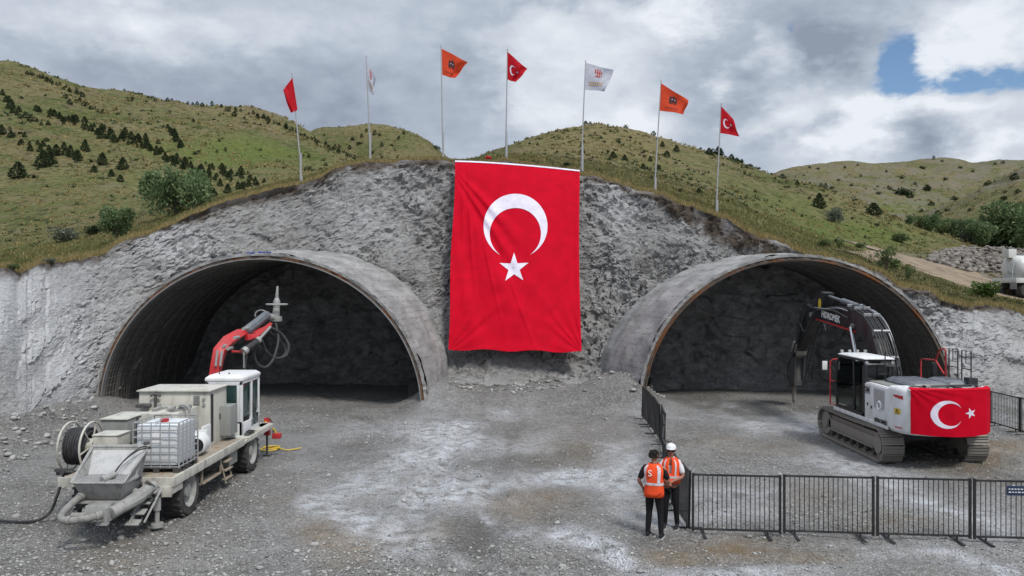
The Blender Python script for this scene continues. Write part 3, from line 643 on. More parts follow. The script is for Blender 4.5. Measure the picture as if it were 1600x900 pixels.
ground = npmesh('ground', Gp, gridfaces(len(gp), len(gz))[:, ::-1], 'ground', smooth=180, mask=mg); tag(ground, kind='structure')

# loose stones: low polyhedra with broken faces
def stone_field(name, pts, size, mat='stone', flat=.65, seed=0):
    r = np.random.default_rng(seed); n = len(pts)
    t = (1+5**.5)/2
    ico = np.array([(-1, t, 0), (1, t, 0), (-1, -t, 0), (1, -t, 0), (0, -1, t), (0, 1, t), (0, -1, -t), (0, 1, -t), (t, 0, -1), (t, 0, 1), (-t, 0, -1), (-t, 0, 1)])/1.9
    fi = np.array([(0, 11, 5), (0, 5, 1), (0, 1, 7), (0, 7, 10), (0, 10, 11), (1, 5, 9), (5, 11, 4), (11, 10, 2), (10, 7, 6), (7, 1, 8), (3, 9, 4), (3, 4, 2), (3, 2, 6), (3, 6, 8), (3, 8, 9), (4, 9, 5), (2, 4, 11), (6, 2, 10), (8, 6, 7), (9, 8, 1)])
    v = ico[None]*(1+r.uniform(-.32, .32, (n, 12, 1)))
    a = r.uniform(0, 6.28, n); c, s = np.cos(a), np.sin(a)
    sx = r.uniform(.75, 1.35, n)[:, None]; v = v*np.stack([sx, 1/sx, np.full_like(sx, flat)*r.uniform(.6, 1.2, (n, 1))], -1)
    x = v[..., 0]*c[:, None]-v[..., 1]*s[:, None]; y = v[..., 0]*s[:, None]+v[..., 1]*c[:, None]
    v = np.stack([x, y, v[..., 2]], -1)*(size/2)[:, None, None]+pts[:, None]
    f = (fi[None]+(np.arange(n)*12)[:, None, None]).reshape(-1, 3)
    return npmesh(name, v.reshape(-1, 3), f, mat, k=3)
n = 80000
zz = 10.5+(36-10.5)*rng.random(n)**1.9; pxs = rng.uniform(-120, 1720, n); xx = (pxs-800)/F*zz
pp = np.stack([xx, zz, np.zeros(n)], 1)
dens = np.clip(.30+fbm(pp/2.3, 4, 97)*1.1+.5*(pxs < 420)*(zz < 20), .02, 1)
keep = rng.random(n) < dens; pp = pp[keep]; n = len(pp)
pp[:, 2] = ground_h(pp)
sz = .018+.06*rng.random(n)**3.0+.10*(rng.random(n) > .996)
pp[:, 2] += sz*.12
g_ = stone_field('loose_gravel', pp, sz, seed=3); tag(g_, kind='stuff')
# rubble at the foot of the cut
n = 3400
pxs = rng.uniform(560, 1040, n)*1.0; k = rng.random(n); pxs[k > .72] = rng.uniform(-120, 200, (k > .72).sum())
zft = np.interp(pxs, upx, zf); zz = zft+1.0-np.abs(rng.normal(0, 1.9, n)); xx = (pxs-800)/F*zz
pp = np.stack([xx, zz, np.zeros(n)], 1); pp[:, 2] = ground_h(pp); ok = ~((np.abs(xx+9.68) < 6.4) & (zz > 30)); pp = pp[ok]; n = len(pp)
sz = .03+.24*rng.random(n)**9; pp[:, 2] += sz*.15
g_ = stone_field('rubble', pp, sz, seed=4); tag(g_, kind='stuff')

# ================================================================== tunnel linings
def arch_pt(A_, t, da, db, z, k=1):
    return (A_['x']+(A_['a']+da)*k*math.cos(t), z, max(0, 0)+(A_['b']+db)*k*math.sin(t))
TLAB = ['tunnel portal lined with grey sprayed concrete, its mouth behind the cream truck', 'rusty rimmed tunnel portal the white and black excavator is digging in']
for ti, A_ in enumerate(ARCH):
    t = thing('tunnel_portal', TLAB[ti], 'tunnel portal', (A_['x'], A_['z'], 0))
    NT, NL = 150, 46
    th_ = np.linspace(-.06, math.pi+.06, NT); zl = np.linspace(0, 1, NL)
    TT, LL = np.meshgrid(th_, zl, indexing='ij'); Zs = A_['z']+.16+(A_['z1']+.6-A_['z'])*LL
    k = 1+A_['flare']*np.clip((Zs-A_['z'])/6, 0, 1.3)
    wig = fbm(np.stack([TT.ravel()*7, Zs.ravel()*.9, Zs.ravel()*0], 1), 4, 20+ti).reshape(TT.shape)*.13
    step = (np.sin((Zs-A_['z'])*2*math.pi/1.0) > .6)*.02
    ra = .20+wig+step+.10*np.clip(LL*3, 0, 1)
    ka = 1+(A_['flare']+(A_['fa']-A_['flare'])*np.clip(1.15-np.sin(TT), 0, 1)*(np.cos(TT) < 0))*np.clip((Zs-A_['z'])/4.5, 0, 1.3)
    o_v = np.stack([A_['x']+(A_['a']+ra)*ka*np.cos(TT), Zs, (A_['b']+ra)*k*np.sin(TT)], -1).reshape(-1, 3)
    fl = gridfaces(NT, NL)
    npmesh('sprayed_shell', o_v-np.array([A_['x'], A_['z'], 0]), fl, 'shotcrete', t, smooth=180)
    wig = fbm(np.stack([TT.ravel()*9, Zs.ravel()*1.2, Zs.ravel()*0+4], 1), 3, 30+ti).reshape(TT.shape)*.03
    i_v = np.stack([A_['x']+(A_['a']+wig)*k*np.cos(TT), Zs, (A_['b']+wig)*k*np.sin(TT)], -1).reshape(-1, 3)
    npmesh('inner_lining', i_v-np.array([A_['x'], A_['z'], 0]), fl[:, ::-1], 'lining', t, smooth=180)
    # rim: I-shaped steel arch with ragged concrete behind it
    def arc(da, z, n=90, k=1, t0=-.03, t1=math.pi+.03): return [arch_pt(A_, t0+(t1-t0)*i/(n-1), da, da, z, k) for i in range(n)]
    def band(d0, d1, z0, z1, jit=0):
        n = 160; vs = []
        for i in range(n):
            tt = -.03+(math.pi+.06)*i/(n-1); j = [rnd.uniform(-jit, jit) for _ in range(4)]
            vs += [arch_pt(A_, tt, d0, d0, z0+j[0]), arch_pt(A_, tt, d1+j[1], d1+j[1], z0+j[2]), arch_pt(A_, tt, d1+j[1], d1+j[1], z1), arch_pt(A_, tt, d0, d0, z1)]
        fs = [(i*4+a, i*4+(a+1) % 4, (i+1)*4+(a+1) % 4, (i+1)*4+a) for i in range(n-1) for a in range(4)]+[(0, 1, 2, 3), tuple(range(4*n-1, 4*n-5, -1))]
        return MB().add(vs, fs)
    band(-.015, .022, -.10+A_['z'], .16+A_['z']).build('steel_arch_rib', 'grey_rim' if ti == 0 else 'rust_rim', t)
    w = band(.03, .13, A_['z']-.02, A_['z']+.2, .028).build('steel_arch_web', 'rust_rim', t)
    band(.132, .235, A_['z']-.05, A_['z']+.22, .03).build('concrete_edge', 'shotcrete', t, fix=True)
    # ribs inside, one per metre, plus bars of the mesh
    nr = 8 if ti == 0 else 5
    for q in range(nr):
        z = A_['z']+1.0+q*1.05; kk = 1+A_['flare']*min(1.3, max(0, (z-A_['z'])/6))
        b = MB(); b.tube(arc(-.05, z, 80, kk), .035, 6, True); b.tube(arc(-.05, z+.16, 80, kk), .035, 6, True); b.build('lattice_rib', 'lining', t)
    b = MB()
    for q in range(-3, 64):
        tt = q*math.pi/60.0
        if tt < 0 or tt > math.pi: continue
        b.tube([arch_pt(A_, tt, -.035, -.035, A_['z']+.1), arch_pt(A_, tt, -.035, -.035, A_['z1']-.5, 1+A_['flare'])], .009, 4, False)
    for q in range(30):
        z = A_['z']+.25+q*.27
        if z > A_['z1']-.4: break
        b.tube(arc(-.04, z, 60, 1+A_['flare']*min(1.3, (z-A_['z'])/6)), .008, 4, False)
    b.build('wire_mesh', 'track_steel', t, fix=False)
    if ti == 0:
        b = MB()
        for (px, py) in ((152, 622), (158, 606), (163, 590)): x, y, z = P(px, py, 31.2); b.box((x-.03, y, z-.3), (x+.05, y+.05, z+.1), rot=(0, rnd.uniform(-30, 30), 0))
        b.build('blue_plastic_scrap', 'blue_plastic', t)
        b = MB()
        for q in range(9):
            tt = 1.54+q*.035; p = arch_pt(A_, tt, .26, .26, A_['z']+.1+.05*q); b.box((p[0]-.12, p[1], p[2]-.02), (p[0]+.12, p[1]+.15, p[2]+.03), rot=(0, rnd.uniform(-20, 20), rnd.uniform(-20, 20)))
        b.build('blue_plastic_scrap', 'blue_plastic', t)
# ================================================================== crescent and star banner on the cut
def crescent_star(mk, c, r, up, name_c, name_s, mat, parent, star_c, star_r, star_rot, inner_off=.25, inner_r=.80):
    """flat marks laid on a surface; mk(u,w) gives the 3-D point. up = direction (radians) of the crescent's opening"""
    n = 72; outer = []; inner = []
    # intersection half angle of the two circles
    d = inner_off*r; r2 = inner_r*r
    xi = (d*d+r*r-r2*r2)/(2*d); ao = math.acos(max(-1, min(1, xi/r))); ai = math.acos(max(-1, min(1, (xi-d)/r2)))
    K = 5; vs = []; fs = []
    for i in range(n+1):
        t = i/n; to = ao+(2*math.pi-2*ao)*t; ti = ai+(2*math.pi-2*ai)*t
        po = (r*math.cos(to), r*math.sin(to)); pi_ = (d+r2*math.cos(ti), r2*math.sin(ti))
        for k in range(K):
            q = k/(K-1); x = po[0]*(1-q)+pi_[0]*q; y = po[1]*(1-q)+pi_[1]*q
            vs.append(mk(c[0]+x*math.cos(up)-y*math.sin(up), c[1]+x*math.sin(up)+y*math.cos(up)))
    fs = [(i*K+k, i*K+k+1, (i+1)*K+k+1, (i+1)*K+k) for i in range(n) for k in range(K-1)]
    MB().add(vs, fs).build(name_c, mat, parent, fix=False, smooth=180)
    ring = []
    for i in range(10):
        a = star_rot+i*math.pi/5; q = star_r*(1 if i % 2 == 0 else .382); ring.append((q*math.cos(a), q*math.sin(a)))
    vs = []; fs = []; L = 7; per = []
    for i in range(10):
        for k in range(4): t = k/4; a, b = ring[i], ring[(i+1) % 10]; per.append((a[0]+(b[0]-a[0])*t, a[1]+(b[1]-a[1])*t))
    m = len(per)
    for l in range(L):
        q = .02+.98*l/(L-1)
        for x, y in per: vs.append(mk(star_c[0]+x*q, star_c[1]+y*q))
    fs = [(l*m+i, l*m+(i+1) % m, (l+1)*m+(i+1) % m, (l+1)*m+i) for l in range(L-1) for i in range(m)]+[tuple(range(m))]
    MB().add(vs, fs).build(name_s, mat, parent, fix=False, smooth=180)

bt = thing('hanging_banner', 'huge red crescent and star banner hanging down the grey rock cut between the portals', 'banner', (0, 41, 11))
TL, TR, BR, BL = (711, 251), (906, 266), (909, 550), (700, 546)
def ban(u, w, off=0):
    """u 0..1 left to right, w 0..1 top to bottom"""
    eL = (TL[0]+(BL[0]-TL[0])*w+1.2*math.sin(w*9), 0); eR = (TR[0]+(BR[0]-TR[0])*w-2.5*math.sin(w*3.1), 0)
    yt = TL[1]+(TR[1]-TL[1])*u**1.5; yb = BL[1]+(BR[1]-BL[1])*u+1.5*math.sin(u*17)
    px = eL[0]+(eR[0]-eL[0])*u; py = yt+(yb-yt)*w
    wr = w; w = max(0, w); d = 41.1-4.5*w**.85+(.02 if wr < 0 else 0)
    # folds: fans of creases pulled from the corners
    g = 0
    a1 = math.atan2(w+.02, u+.10); g += .08*math.sin(a1*27+2*math.sin(a1*9))*math.exp(-((u-.18-w*.25)/.22)**2)*min(1, w*4)
    a2 = math.atan2(1.02-w, u+.02); g += .03*math.sin(a2*23+math.sin(a2*11))*math.exp(-((w-.88)/.2)**2)*math.exp(-(u/.55)**2)
    a3 = math.atan2(1.02-w, 1.02-u); g += .02*math.sin(a3*25+math.sin(a3*9))*math.exp(-((w-.9)/.16)**2)*math.exp(-((1-u)/.4)**2)
    g += .07*math.exp(-((w-.62-.35*abs(u-.42))/.05)**2)*math.exp(-((u-.4)/.35)**2)+.05*math.exp(-((w-.74-.4*abs(u-.45))/.04)**2)*math.exp(-((u-.45)/.3)**2)
    g += .012*math.sin(u*37+3*math.sin(w*4)+2*math.sin(u*11))*min(1, (1-w)*3)*.5+.018*math.sin(u*3.14*2+w*9)
    g += .03*math.sin(u*26-w*9)*math.exp(-((w-.5)/.3)**2)*math.exp(-((u-.1)/.2)**2)
    g += .03*math.exp(-((u-.985)/.012)**2)
    for (u0, s_, w0, am) in ((.10, .16, .35, .06), (.16, .30, .55, .05), (.24, .42, .7, .05), (.06, .08, .3, .04)):   # long pulled creases
        g += am*math.exp(-((u-u0-s_*w**1.3)/.013)**2)*math.exp(-((w-w0)/.28)**2)
    p = P(px, py, d-g-off); return p
nu, nv = 150, 190
vs = [ban(i/(nu-1), j/(nv-1)) for i in range(nu) for j in range(nv)]
fl = gridfaces(nu, nv); vs = np.array(vs)-np.array([0, 41, 11])
npmesh('banner_cloth', vs, fl, 'banner_red', bt, smooth=180)
m = MB(); rr = []
for i in range(80):
    u = i/79; a, b = ban(u, -.0005, .03), ban(u, .0065, .03); c_ = ban(u, -.001, -.02); m.v += [c_, a, b]
m.f = [(i*3+k, i*3+k+1, (i+1)*3+k+1, (i+1)*3+k) for i in range(79) for k in (0, 1)]
m.build('white_heading', 'banner_white', bt, fix=False, smooth=180)
AR = 1.50     # height over width
def bmk(px, py):
    w = (py-TL[1]-7*((px-711)/195)**1.5)/(BL[1]-TL[1]-5); w = max(0, min(1, w))
    l = TL[0]+(BL[0]-TL[0])*w; r_ = TR[0]+(BR[0]-TR[0])*w; return ban((px-l)/(r_-l), w, .025)
crescent_star(bmk, (806.5, 350), 50.5, math.pi/2, 'crescent', 'star', 'banner_white', bt, (805, 414.5), 24, -math.pi/2, .235, .80)
for rp in ([P(700, 546, 36.6), P(690, 552, 36.5), P(676, 558, 36.2)], [P(909, 550, 36.6), P(918, 556, 36.3)], [P(711, 251, 41.1), P(704, 250, 42.5)], [P(906, 266, 41.1), P(911, 268, 42.5)]): MB().tube(rp, .015, 5).build('tie_rope', 'rubber', bt)

# ================================================================== flagpoles
def surf4(c, dd, fold, n=26, seed=0):
    """c: four picture corners hoist top, hoist bottom, fly top, fly bottom; returns mk(u,w)"""
    def f(u, w, off=0):
        x = (c[0][0]*(1-w)+c[1][0]*w)*(1-u)+(c[2][0]*(1-w)+c[3][0]*w)*u
        y = (c[0][1]*(1-w)+c[1][1]*w)*(1-u)+(c[2][1]*(1-w)+c[3][1]*w)*u
        g = fold*u*(math.sin(u*7+w*3+seed)*.6+math.sin(u*3-w*6+seed*2)*.5)+fold*.35*math.sin(u*14+w*4+seed)*u
        x += fold*6*u*math.sin(w*6.5+seed)*.6; y += fold*5*u*math.sin(u*6+w*2+seed)*.7
        return P(x, y, dd-g*.8-u*fold-off)
    return f
def flagpole(base, top, dd, flag, mat, fold, label, emblem, group, seed=0, stake=True):
    bx, by, bz = P(*base, dd); gz = terrain_h(bx, dd)
    t = thing('flagpole', label, 'flagpole', (bx, dd, gz), 0, group)
    p1 = Vector(P(*top, dd)); p0 = Vector((bx, by, bz)); dirv = (p1-p0).normalized(); foot = p0+dirv*((gz-.3-p0.z)/dirv.z)
    MB().tube([foot, p1], [.042, .026], 10).build('pole', 'pole_metal', t)
    q = foot+dirv*(1.35 if stake else .5)
    MB().box((q.x-.01, q.y-.09, gz-.2), (q.x+.09, q.y-.05, q.z+.5)).build('support_stake', 'pole_metal', t)
    m = MB(); m.cyl(p1, p1+Vector((0, 0, .07)), .035, .02, 8); m.build('pole_cap', 'pole_metal', t)
    f = surf4(flag, dd-.03, fold, seed=seed); n = 26
    vs = [f(i/(n-1), j/(n-1)) for i in range(n) for j in range(n)]
    fo = npmesh('flag', np.array(vs)-np.array([bx, dd, gz]), gridfaces(n, n), mat, t, smooth=180)
    def mark(name, poly, mt, off=.02):
        m = MB()
        for pl in poly:
            n_ = 6
            (u0, w0), (u1, w1) = pl
            for i in range(n_):
                a, b = i/n_, (i+1)/n_; ua, ub = u0+(u1-u0)*a, u0+(u1-u0)*b
                m.add([f(ua, w0, off), f(ub, w0, off), f(ub, w1, off), f(ua, w1, off)], [(0, 1, 2, 3)])
                m.add([f(ua, w0, -off), f(ub, w0, -off), f(ub, w1, -off), f(ua, w1, -off)], [(0, 1, 2, 3)])
        m.build(name, mt, fo, fix=False)
    if emblem == 'moon':
        for s in (.018, -.018):
            crescent_star(lambda u, w: f(u, w, s), (.36, .55), .2, -.3, 'crescent', 'star', 'banner_white', fo, (.66, .5), .09, .2)
    elif emblem == 'orange':
        mark('dark_emblem', [((.34, .30), (.42, .56)), ((.46, .24), (.52, .50)), ((.42, .30), (.60, .35)), ((.40, .46), (.64, .52)), ((.56, .36), (.62, .62)), ((.34, .56), (.52, .60))], 'mark_dark')
        mark('white_stroke', [((.43, .38), (.55, .43))], 'banner_white')
        mark('caption_lettering', [((.22+.075*i, .80), (.27+.075*i, .83)) for i in range(7)], 'mark_dark')
    elif emblem == 'white':
        mark('red_emblem', [((.36, .14), (.40, .30)), ((.44, .10), (.48, .42)), ((.52, .12), (.56, .44)), ((.60, .18), (.63, .38)), ((.38, .40), (.60, .43)), ((.42, .24), (.58, .27))], 'mark_red')
        mark('caption_lettering', [((.20+.085*i, .66), (.26+.085*i, .71)) for i in range(7)]+[((.20+.085*i, .76), (.26+.085*i, .81)) for i in range(7)], 'mark_gold')
    return t
G1 = 'flagpoles along the crest of the cut'
flagpole((472, 281), (456, 115), 42, [(457, 121), (465, 172), (442, 141), (454, 176)], 'flag_red', .14, 'leaning flagpole with a drooping red flag, above the portal behind the cream truck', None, G1, 1)
flagpole((579, 250), (572, 88), 43, [(572, 91), (575, 138), (587, 123), (583, 150)], 'flag_white', .18, 'flagpole with a limp white flag folded against it', 'white', G1, 2)
flagpole((692, 241), (689, 72), 44, [(690, 76), (691, 117), (731, 97), (711, 123)], 'flag_orange', .24, 'flagpole with an orange flag, tallest pole, beside the top of the red banner', 'orange', G1, 3)
flagpole((790, 250), (793, 78), 44, [(793, 81), (793, 124), (825, 108), (806, 129)], 'flag_red', .26, 'flagpole with a red crescent flag, standing right above the red banner', 'moon', G1, 4)
flagpole((908, 264), (915, 96), 44, [(915, 98), (913, 140), (960, 110), (945, 143)], 'flag_white', .26, 'flagpole with a white flag spread by the wind', 'white', G1, 5)
flagpole((1023, 290), (1033, 127), 43, [(1033, 130), (1031, 173), (1076, 157), (1068, 178)], 'flag_orange', .24, 'flagpole with an orange flag in front of the grassy hill', 'orange', G1, 6, False)
flagpole((1119, 326), (1127, 163), 41.5, [(1127, 166), (1125.5, 208), (1146, 187), (1155, 213)], 'flag_red', .14, 'flagpole with a red crescent flag, lowest on the crest near the excavator portal', 'moon', G1, 7, False)
# little red sack at the banner's top edge
x, y, z = P(763, 248, 41.6); m = MB(); m.tube([(x-.16, y, z), (x-.05, y, z+.07), (x+.1, y, z+.05), (x+.17, y, z-.02)], [.04, .08, .07, .03], 8)
tag(m.build('red_cloth_bundle', 'flag_red', org=(0, 0, 0)), 'small red cloth bundle lying on the crest above the banner', 'cloth')

# ================================================================== crowd barriers
PW = 1.72
def barrier_parts(t):
    m = MB(); w, h0, h1 = PW-.05, .09, 1.17
    m.box((.015, -.017, h0), (w-.0, .017, h0+.035)); m.box((.015, -.017, h1-.035), (w, .017, h1))
    m.box((0, -.022, h0-.03), (.042, .022, h1+.012)); m.box((w-.03, -.022, h0-.03), (w+.012, .022, h1+.012)); m.build('barrier_frame', 'fence_black', t, org=(0, 0, 0))
    m = MB(); n = 17
    for i in range(n):
        x = .04+(w-.07)*(i+1)/(n+1); m.cyl((x, 0, h0+.03), (x, 0, h1-.03), .0085, n=6, caps=False)
    m.build('barrier_bars', 'fence_black', t, org=(0, 0, 0))
    for x in (.22, w-.24):
        m = MB(); m.box((x-.025, -.30, .012), (x+.025, .30, .03)); m.box((x-.014, -.014, .03), (x+.014, .014, h0+.01)); m.build('foot', 'fence_black', t, org=(0, 0, 0))
protoF = None
def barrier(p0, p1, label, group, first=[None], tilt=0):
    dx, dy = p1[0]-p0[0], p1[1]-p0[1]; L = math.hypot(dx, dy); rz = math.degrees(math.atan2(dy, dx))
    gz = max(ground_h(np.array([[p0[0]+dx*k, p0[1]+dy*k, 0]]), False)[0] for k in (.1, .5, .9))
    if first[0] is None:
        t = thing('crowd_barrier', label, 'crowd barrier', (p0[0], p0[1], gz), rz, group); barrier_parts(t); first[0] = t
    else:
        src = first[0]; t = src.copy(); COL.objects.link(t)
        for ch in list(src.children):
            c = ch.copy(); COL.objects.link(c); c.parent = t
        t.location = (p0[0]*S, p0[1]*S, gz*S); t['label'] = label; t['group'] = group
    t.rotation_euler = (R(tilt), 0, R(rz)); t.scale = (L/PW, 1, 1); return t
front = [(3.47, 15.42), (5.17, 15.24), (6.87, 15.07), (8.60, 14.90), (10.33, 14.75), (12.05, 14.6)]
fl_ = ['black crowd barrier in the front row, nearest to the two workers', 'second black barrier of the front row, counted from the workers', 'black front row barrier beneath the excavator, no plate on it', 'black front row barrier carrying a small navy blue plate', 'black front row barrier beyond the one with the navy plate']
for i in range(5): barrier(front[i], front[i+1], fl_[i], 'black crowd barriers in the front row')
side = [(3.43, 15.5), (3.46, 17.2), (3.60, 18.9), (3.95, 20.6), (4.24, 22.3), (4.45, 24.0), (4.60, 25.7), (4.68, 27.4), (4.72, 29.1)]
words_ = ['nearest to the workers', 'second in from the workers', 'third in from the workers', 'fourth in from the workers', 'fourth out from the portal', 'third out from the rusty portal', 'second out from the rusty portal', 'ending at the rusty portal rim']
for i in range(8): barrier(side[i], side[i+1], 'black barrier of the row running back to the portal, '+words_[i], 'black crowd barriers running back to the portal', tilt=rnd.uniform(-2, 2))
rear = [(16.25, 22.5), (16.38, 24.2), (16.45, 25.9), (16.5, 27.6), (16.52, 29.3)]
rl = ['black barrier beyond the excavator, mostly outside the picture', 'black barrier beyond the excavator with a dark plate', 'black barrier beyond the excavator, next to its counterweight', 'black barrier beyond the excavator, deepest towards the portal']
for i in range(1, 4): barrier(rear[i], rear[i+1], rl[i], 'black crowd barriers beyond the excavator')
def plate(c, w, h, rz, label, marks=True):
    t = thing('barrier_plate', label, 'sign plate', c, rz)
    MB().box((-w/2, -.012, -h/2), (w/2, .0, h/2)).build('plate', 'sign_navy', t, .004, org=(0, 0, 0))
    if marks:
        m = MB(); r = random.Random(3)
        for j in range(2):
            x = -w*.42
            while x < w*.38:
                l = r.uniform(.02, .05); z = h*.12-j*h*.32; m.box((x, -.0155, z), (x+l, -.0125, z+h*.1)); x += l+.02
        m.build('lettering', 'letter_white', t, org=(0, 0, 0))
plate((9.36, 14.79, .98), .40, .18, -5, 'small navy blue plate with white marks on the front barrier row')
plate((16.37, 25.1, .82), .45, .20, 88, 'dark blue plate on the barrier beyond the excavator', False)
# ================================================================== cream concrete spraying truck
def grid_lines(m, a, b, n, r): pass
def hosepath(pts, n=24):
    """Catmull-Rom through points"""
    P_ = [Vector(p) for p in pts]; P_ = [P_[0]*2-P_[1]]+P_+[P_[-1]*2-P_[-2]]; out = []
    for i in range(1, len(P_)-2):
        a, b, c, d = P_[i-1:i+3]
        for k in range(n):
            t = k/n; out.append(.5*((2*b)+(c-a)*t+(2*a-5*b+4*c-d)*t*t+(3*b-a-3*c+d)*t**3))
    out.append(P_[-2]); return out
tr = thing('spraying_truck', 'cream concrete spraying truck with pump hopper behind and raised red spray arm', 'construction vehicle', (-7.75, 18.3, 0))
tw = -7.75
def wheel(parent, x0, x1, y, r, tread=True, rim='truck_cream'):
    c = (x0+x1)/2; m = MB(); n = 48; w = abs(x1-x0)
    prof = [(x0, r*.60), (x0, r*.86), (x0+.06*w*2*(1 if x1 > x0 else -1), r*.965), (x1-.06*w*2*(1 if x1 > x0 else -1), r*.965), (x1, r*.86), (x1, r*.60)]
    rings = [[(x, y+q*math.cos(2*math.pi*i/n), r+q*math.sin(2*math.pi*i/n)) for i in range(n)] for x, q in prof]
    m.loft(rings, caps=False)
    if tread:
        for i in range(22):
            for s in (0, 1):
                a = 2*math.pi*(i+.5*s)/22; xa, xb = (x0, c+.02) if s else (c-.02, x1)
                b0 = len(m.v); vs = []
                for rr_, da in ((r*.95, 0), (r*1.0, 0)):
                    for (x, d1) in ((xa, .11 if s else -.02), (xb, -.02 if s else .11)):
                        for dd in (-.045, .045): vs.append((x, y+rr_*math.cos(a+d1+dd), r+rr_*math.sin(a+d1+dd)))
                m.add(vs, [(4, 5, 7, 6), (0, 1, 5, 4), (2, 3, 7, 6), (0, 2, 6, 4), (1, 3, 7, 5)])
    o = m.build('wheel', 'tyre', parent)
    m = MB(); n = 32
    for sgn, xe in ((1, max(x0, x1)), (-1, min(x0, x1))):
        pr = [(xe-.0*sgn, r*.60), (xe-.02*sgn, r*.56), (xe-.10*sgn, r*.50), (xe-.12*sgn, r*.28), (xe-.04*sgn, r*.24), (xe-.03*sgn, r*.14), (xe-.03*sgn, .001)]
        m.loft([[(x, y+q*math.cos(2*math.pi*i/n), r+q*math.sin(2*math.pi*i/n)) for i in range(n)] for x, q in pr], caps=False)
        for i in range(8):
            a = i*math.pi/4; cy, cz = y+r*.37*math.cos(a), r+r*.37*math.sin(a); m.cyl((xe-.12*sgn, cy, cz), (xe-.08*sgn, cy, cz), .022, n=6)
    m.build('rim', rim, o); return o
for y in (16.55, 20.55):
    wheel(tr, -7.06, -6.66, y, .54, rim='cement_steel'); wheel(tr, -8.82, -8.45, y, .54, rim='cement_steel')
# chassis
m = MB()
for x in (-7.35, -8.2): m.box((x-.05, 15.7, .62), (x+.05, 22.1, .86))
for y in (15.8, 17.4, 18.8, 20.0, 21.9): m.box((-8.2, y-.05, .66), (-7.35, y+.05, .82))
m.cyl((-8.5, 16.55, .54), (-7.0, 16.55, .54), .09); m.cyl((-8.5, 20.55, .5), (-7.0, 20.55, .5), .09)
for y in (16.55, 20.55): m.tube([(-7.9, y-.0, .5), (-7.75, y, .5), (-7.6, y, .5)], [.12, .2, .12], 10)
m.box((-8.15, 18.0, .45), (-7.4, 19.4, .85)); m.cyl((-7.2, 17.6, .62), (-7.2, 18.5, .62), .14, n=16)
m.build('chassis', 'dark_steel', tr, .01)
# deck with rusty walkway
m = MB(); m.box((-8.85, 15.65, .93), (-6.62, 19.72, 1.0)); m.build('deck_plate', 'rust_bed', tr, .006)
m = MB(); m.box((-6.655, 15.65, .85), (-6.60, 19.75, 1.03)); m.box((-8.87, 15.60, .85), (-6.60, 15.65, 1.03)); m.box((-6.95, 20.0, .86), (-6.62, 22.2, .98)); m.box((-7.02, 19.72, .86), (-6.62, 20.02, .93))
m.build('deck_edge', 'truck_cream', tr, .006)
m = MB(); m.box((-6.98, 15.55, .66), (-6.63, 15.60, .86)); m.prism([(-.0, .87), (-.0, .62), (.12, .62), (.35, .87)], 'X', -6.66, -6.62) if False else None
m.box((-6.67, 15.62, .70), (-6.63, 16.1, .86)); m.build('mudguard', 'truck_cream', tr, .005)
m = MB(); m.box((-7.0, 15.53, .70), (-6.82, 15.55, .82)); m.build('tail_lamp', 'lamp_red', tr, .004)
# cab
def cab():
    x0, x1, y0, y1, z0, z1 = -7.72, -6.80, 20.15, 21.55, 1.0, 2.50
    ring = lambda z, i: [(x0+i, y0+i), (x1-i, y0+i), (x1-i, y1-i), (x0+i, y1-i)]
    # shell of pillars and lower panels
    m = MB()
    m.box((x0, y0, z0), (x1, y0+.06, 1.36)); m.box((x0, y1-.06, z0), (x1, y1, 1.5)); m.box((x0, y0, z0), (x0+.05, y1, 1.5)); m.box((x1-.05, y0, z0), (x1, y1, 1.32)); m.box((x0, y0, z0-.06), (x1, y1, z0+.02))
    for x in (x0, x1-.08):
        for y in (y0, y1-.08): m.box((x, y, z0), (x+.08, y+.08, 2.36))
    m.box((x1-.06, 20.86, 1.1), (x1, 20.96, 2.3)); m.box((x0, y0, 2.27), (x1, y0+.07, 2.4)); m.box((x1-.06, y0, 2.30), (x1, y1, 2.4)); m.box((x0, y1-.06, 2.30), (x1, y1, 2.4)); m.box((x0, y0, 2.30), (x0+.05, y1, 2.4))
    m.box((x0+.05, y0, 1.3), (x0+.14, y0+.06, 2.3)); m.box((x1-.14, y0, 1.3), (x1-.05, y0+.06, 2.3))
    m.build('cab_body', 'white_paint', tr, .012)
    m = MB(); m.loft([[(a, b, 2.38) for a, b in ring(0, -.02)], [(a, b, 2.46) for a, b in ring(0, -.02)], [(a, b, 2.53) for a, b in ring(0, .07)], [(a, b, 2.545) for a, b in ring(0, .2)]]); m.build('cab_roof', 'white_paint', tr, .02)
    m = MB()
    m.box((x0+.14, y0+.02, 1.36), (x1-.14, y0+.035, 2.27)); m.build('rear_window', 'glass_green', tr)
    m = MB(); m.box((x1-.035, 20.25, 1.45), (x1-.015, 20.84, 2.28)); m.build('side_window', 'glass_green', tr, .01)
    m = MB(); m.box((x1-.035, 20.98, 1.55), (x1-.015, 21.45, 2.28)); m.box((x1-.02, 20.98, 1.14), (x1+.008, 21.42, 1.42)); m.build('door_window', 'glass_green', tr, .01)
    m = MB(); m.box((x0+.1, y1-.03, 1.5), (x1-.1, y1-.015, 2.3)); m.box((x0+.015, y0+.1, 1.5), (x0+.03, y1-.1, 2.3)); m.build('front_window', 'glass_green', tr)
    m = MB(); m.tube([(x1+.01, 20.92, 1.5), (x1+.05, 20.92, 1.52), (x1+.05, 20.92, 1.72), (x1+.01, 20.92, 1.74)], .014, 6); m.build('door_handle', 'black_metal', tr)
    m = MB()
    for x in (-7.45, -7.2): m.cyl((x, 20.35, 2.52), (x, 20.35, 2.58), .018, n=8)
    m.build('roof_eyelet', 'dark_steel', tr)
cab()
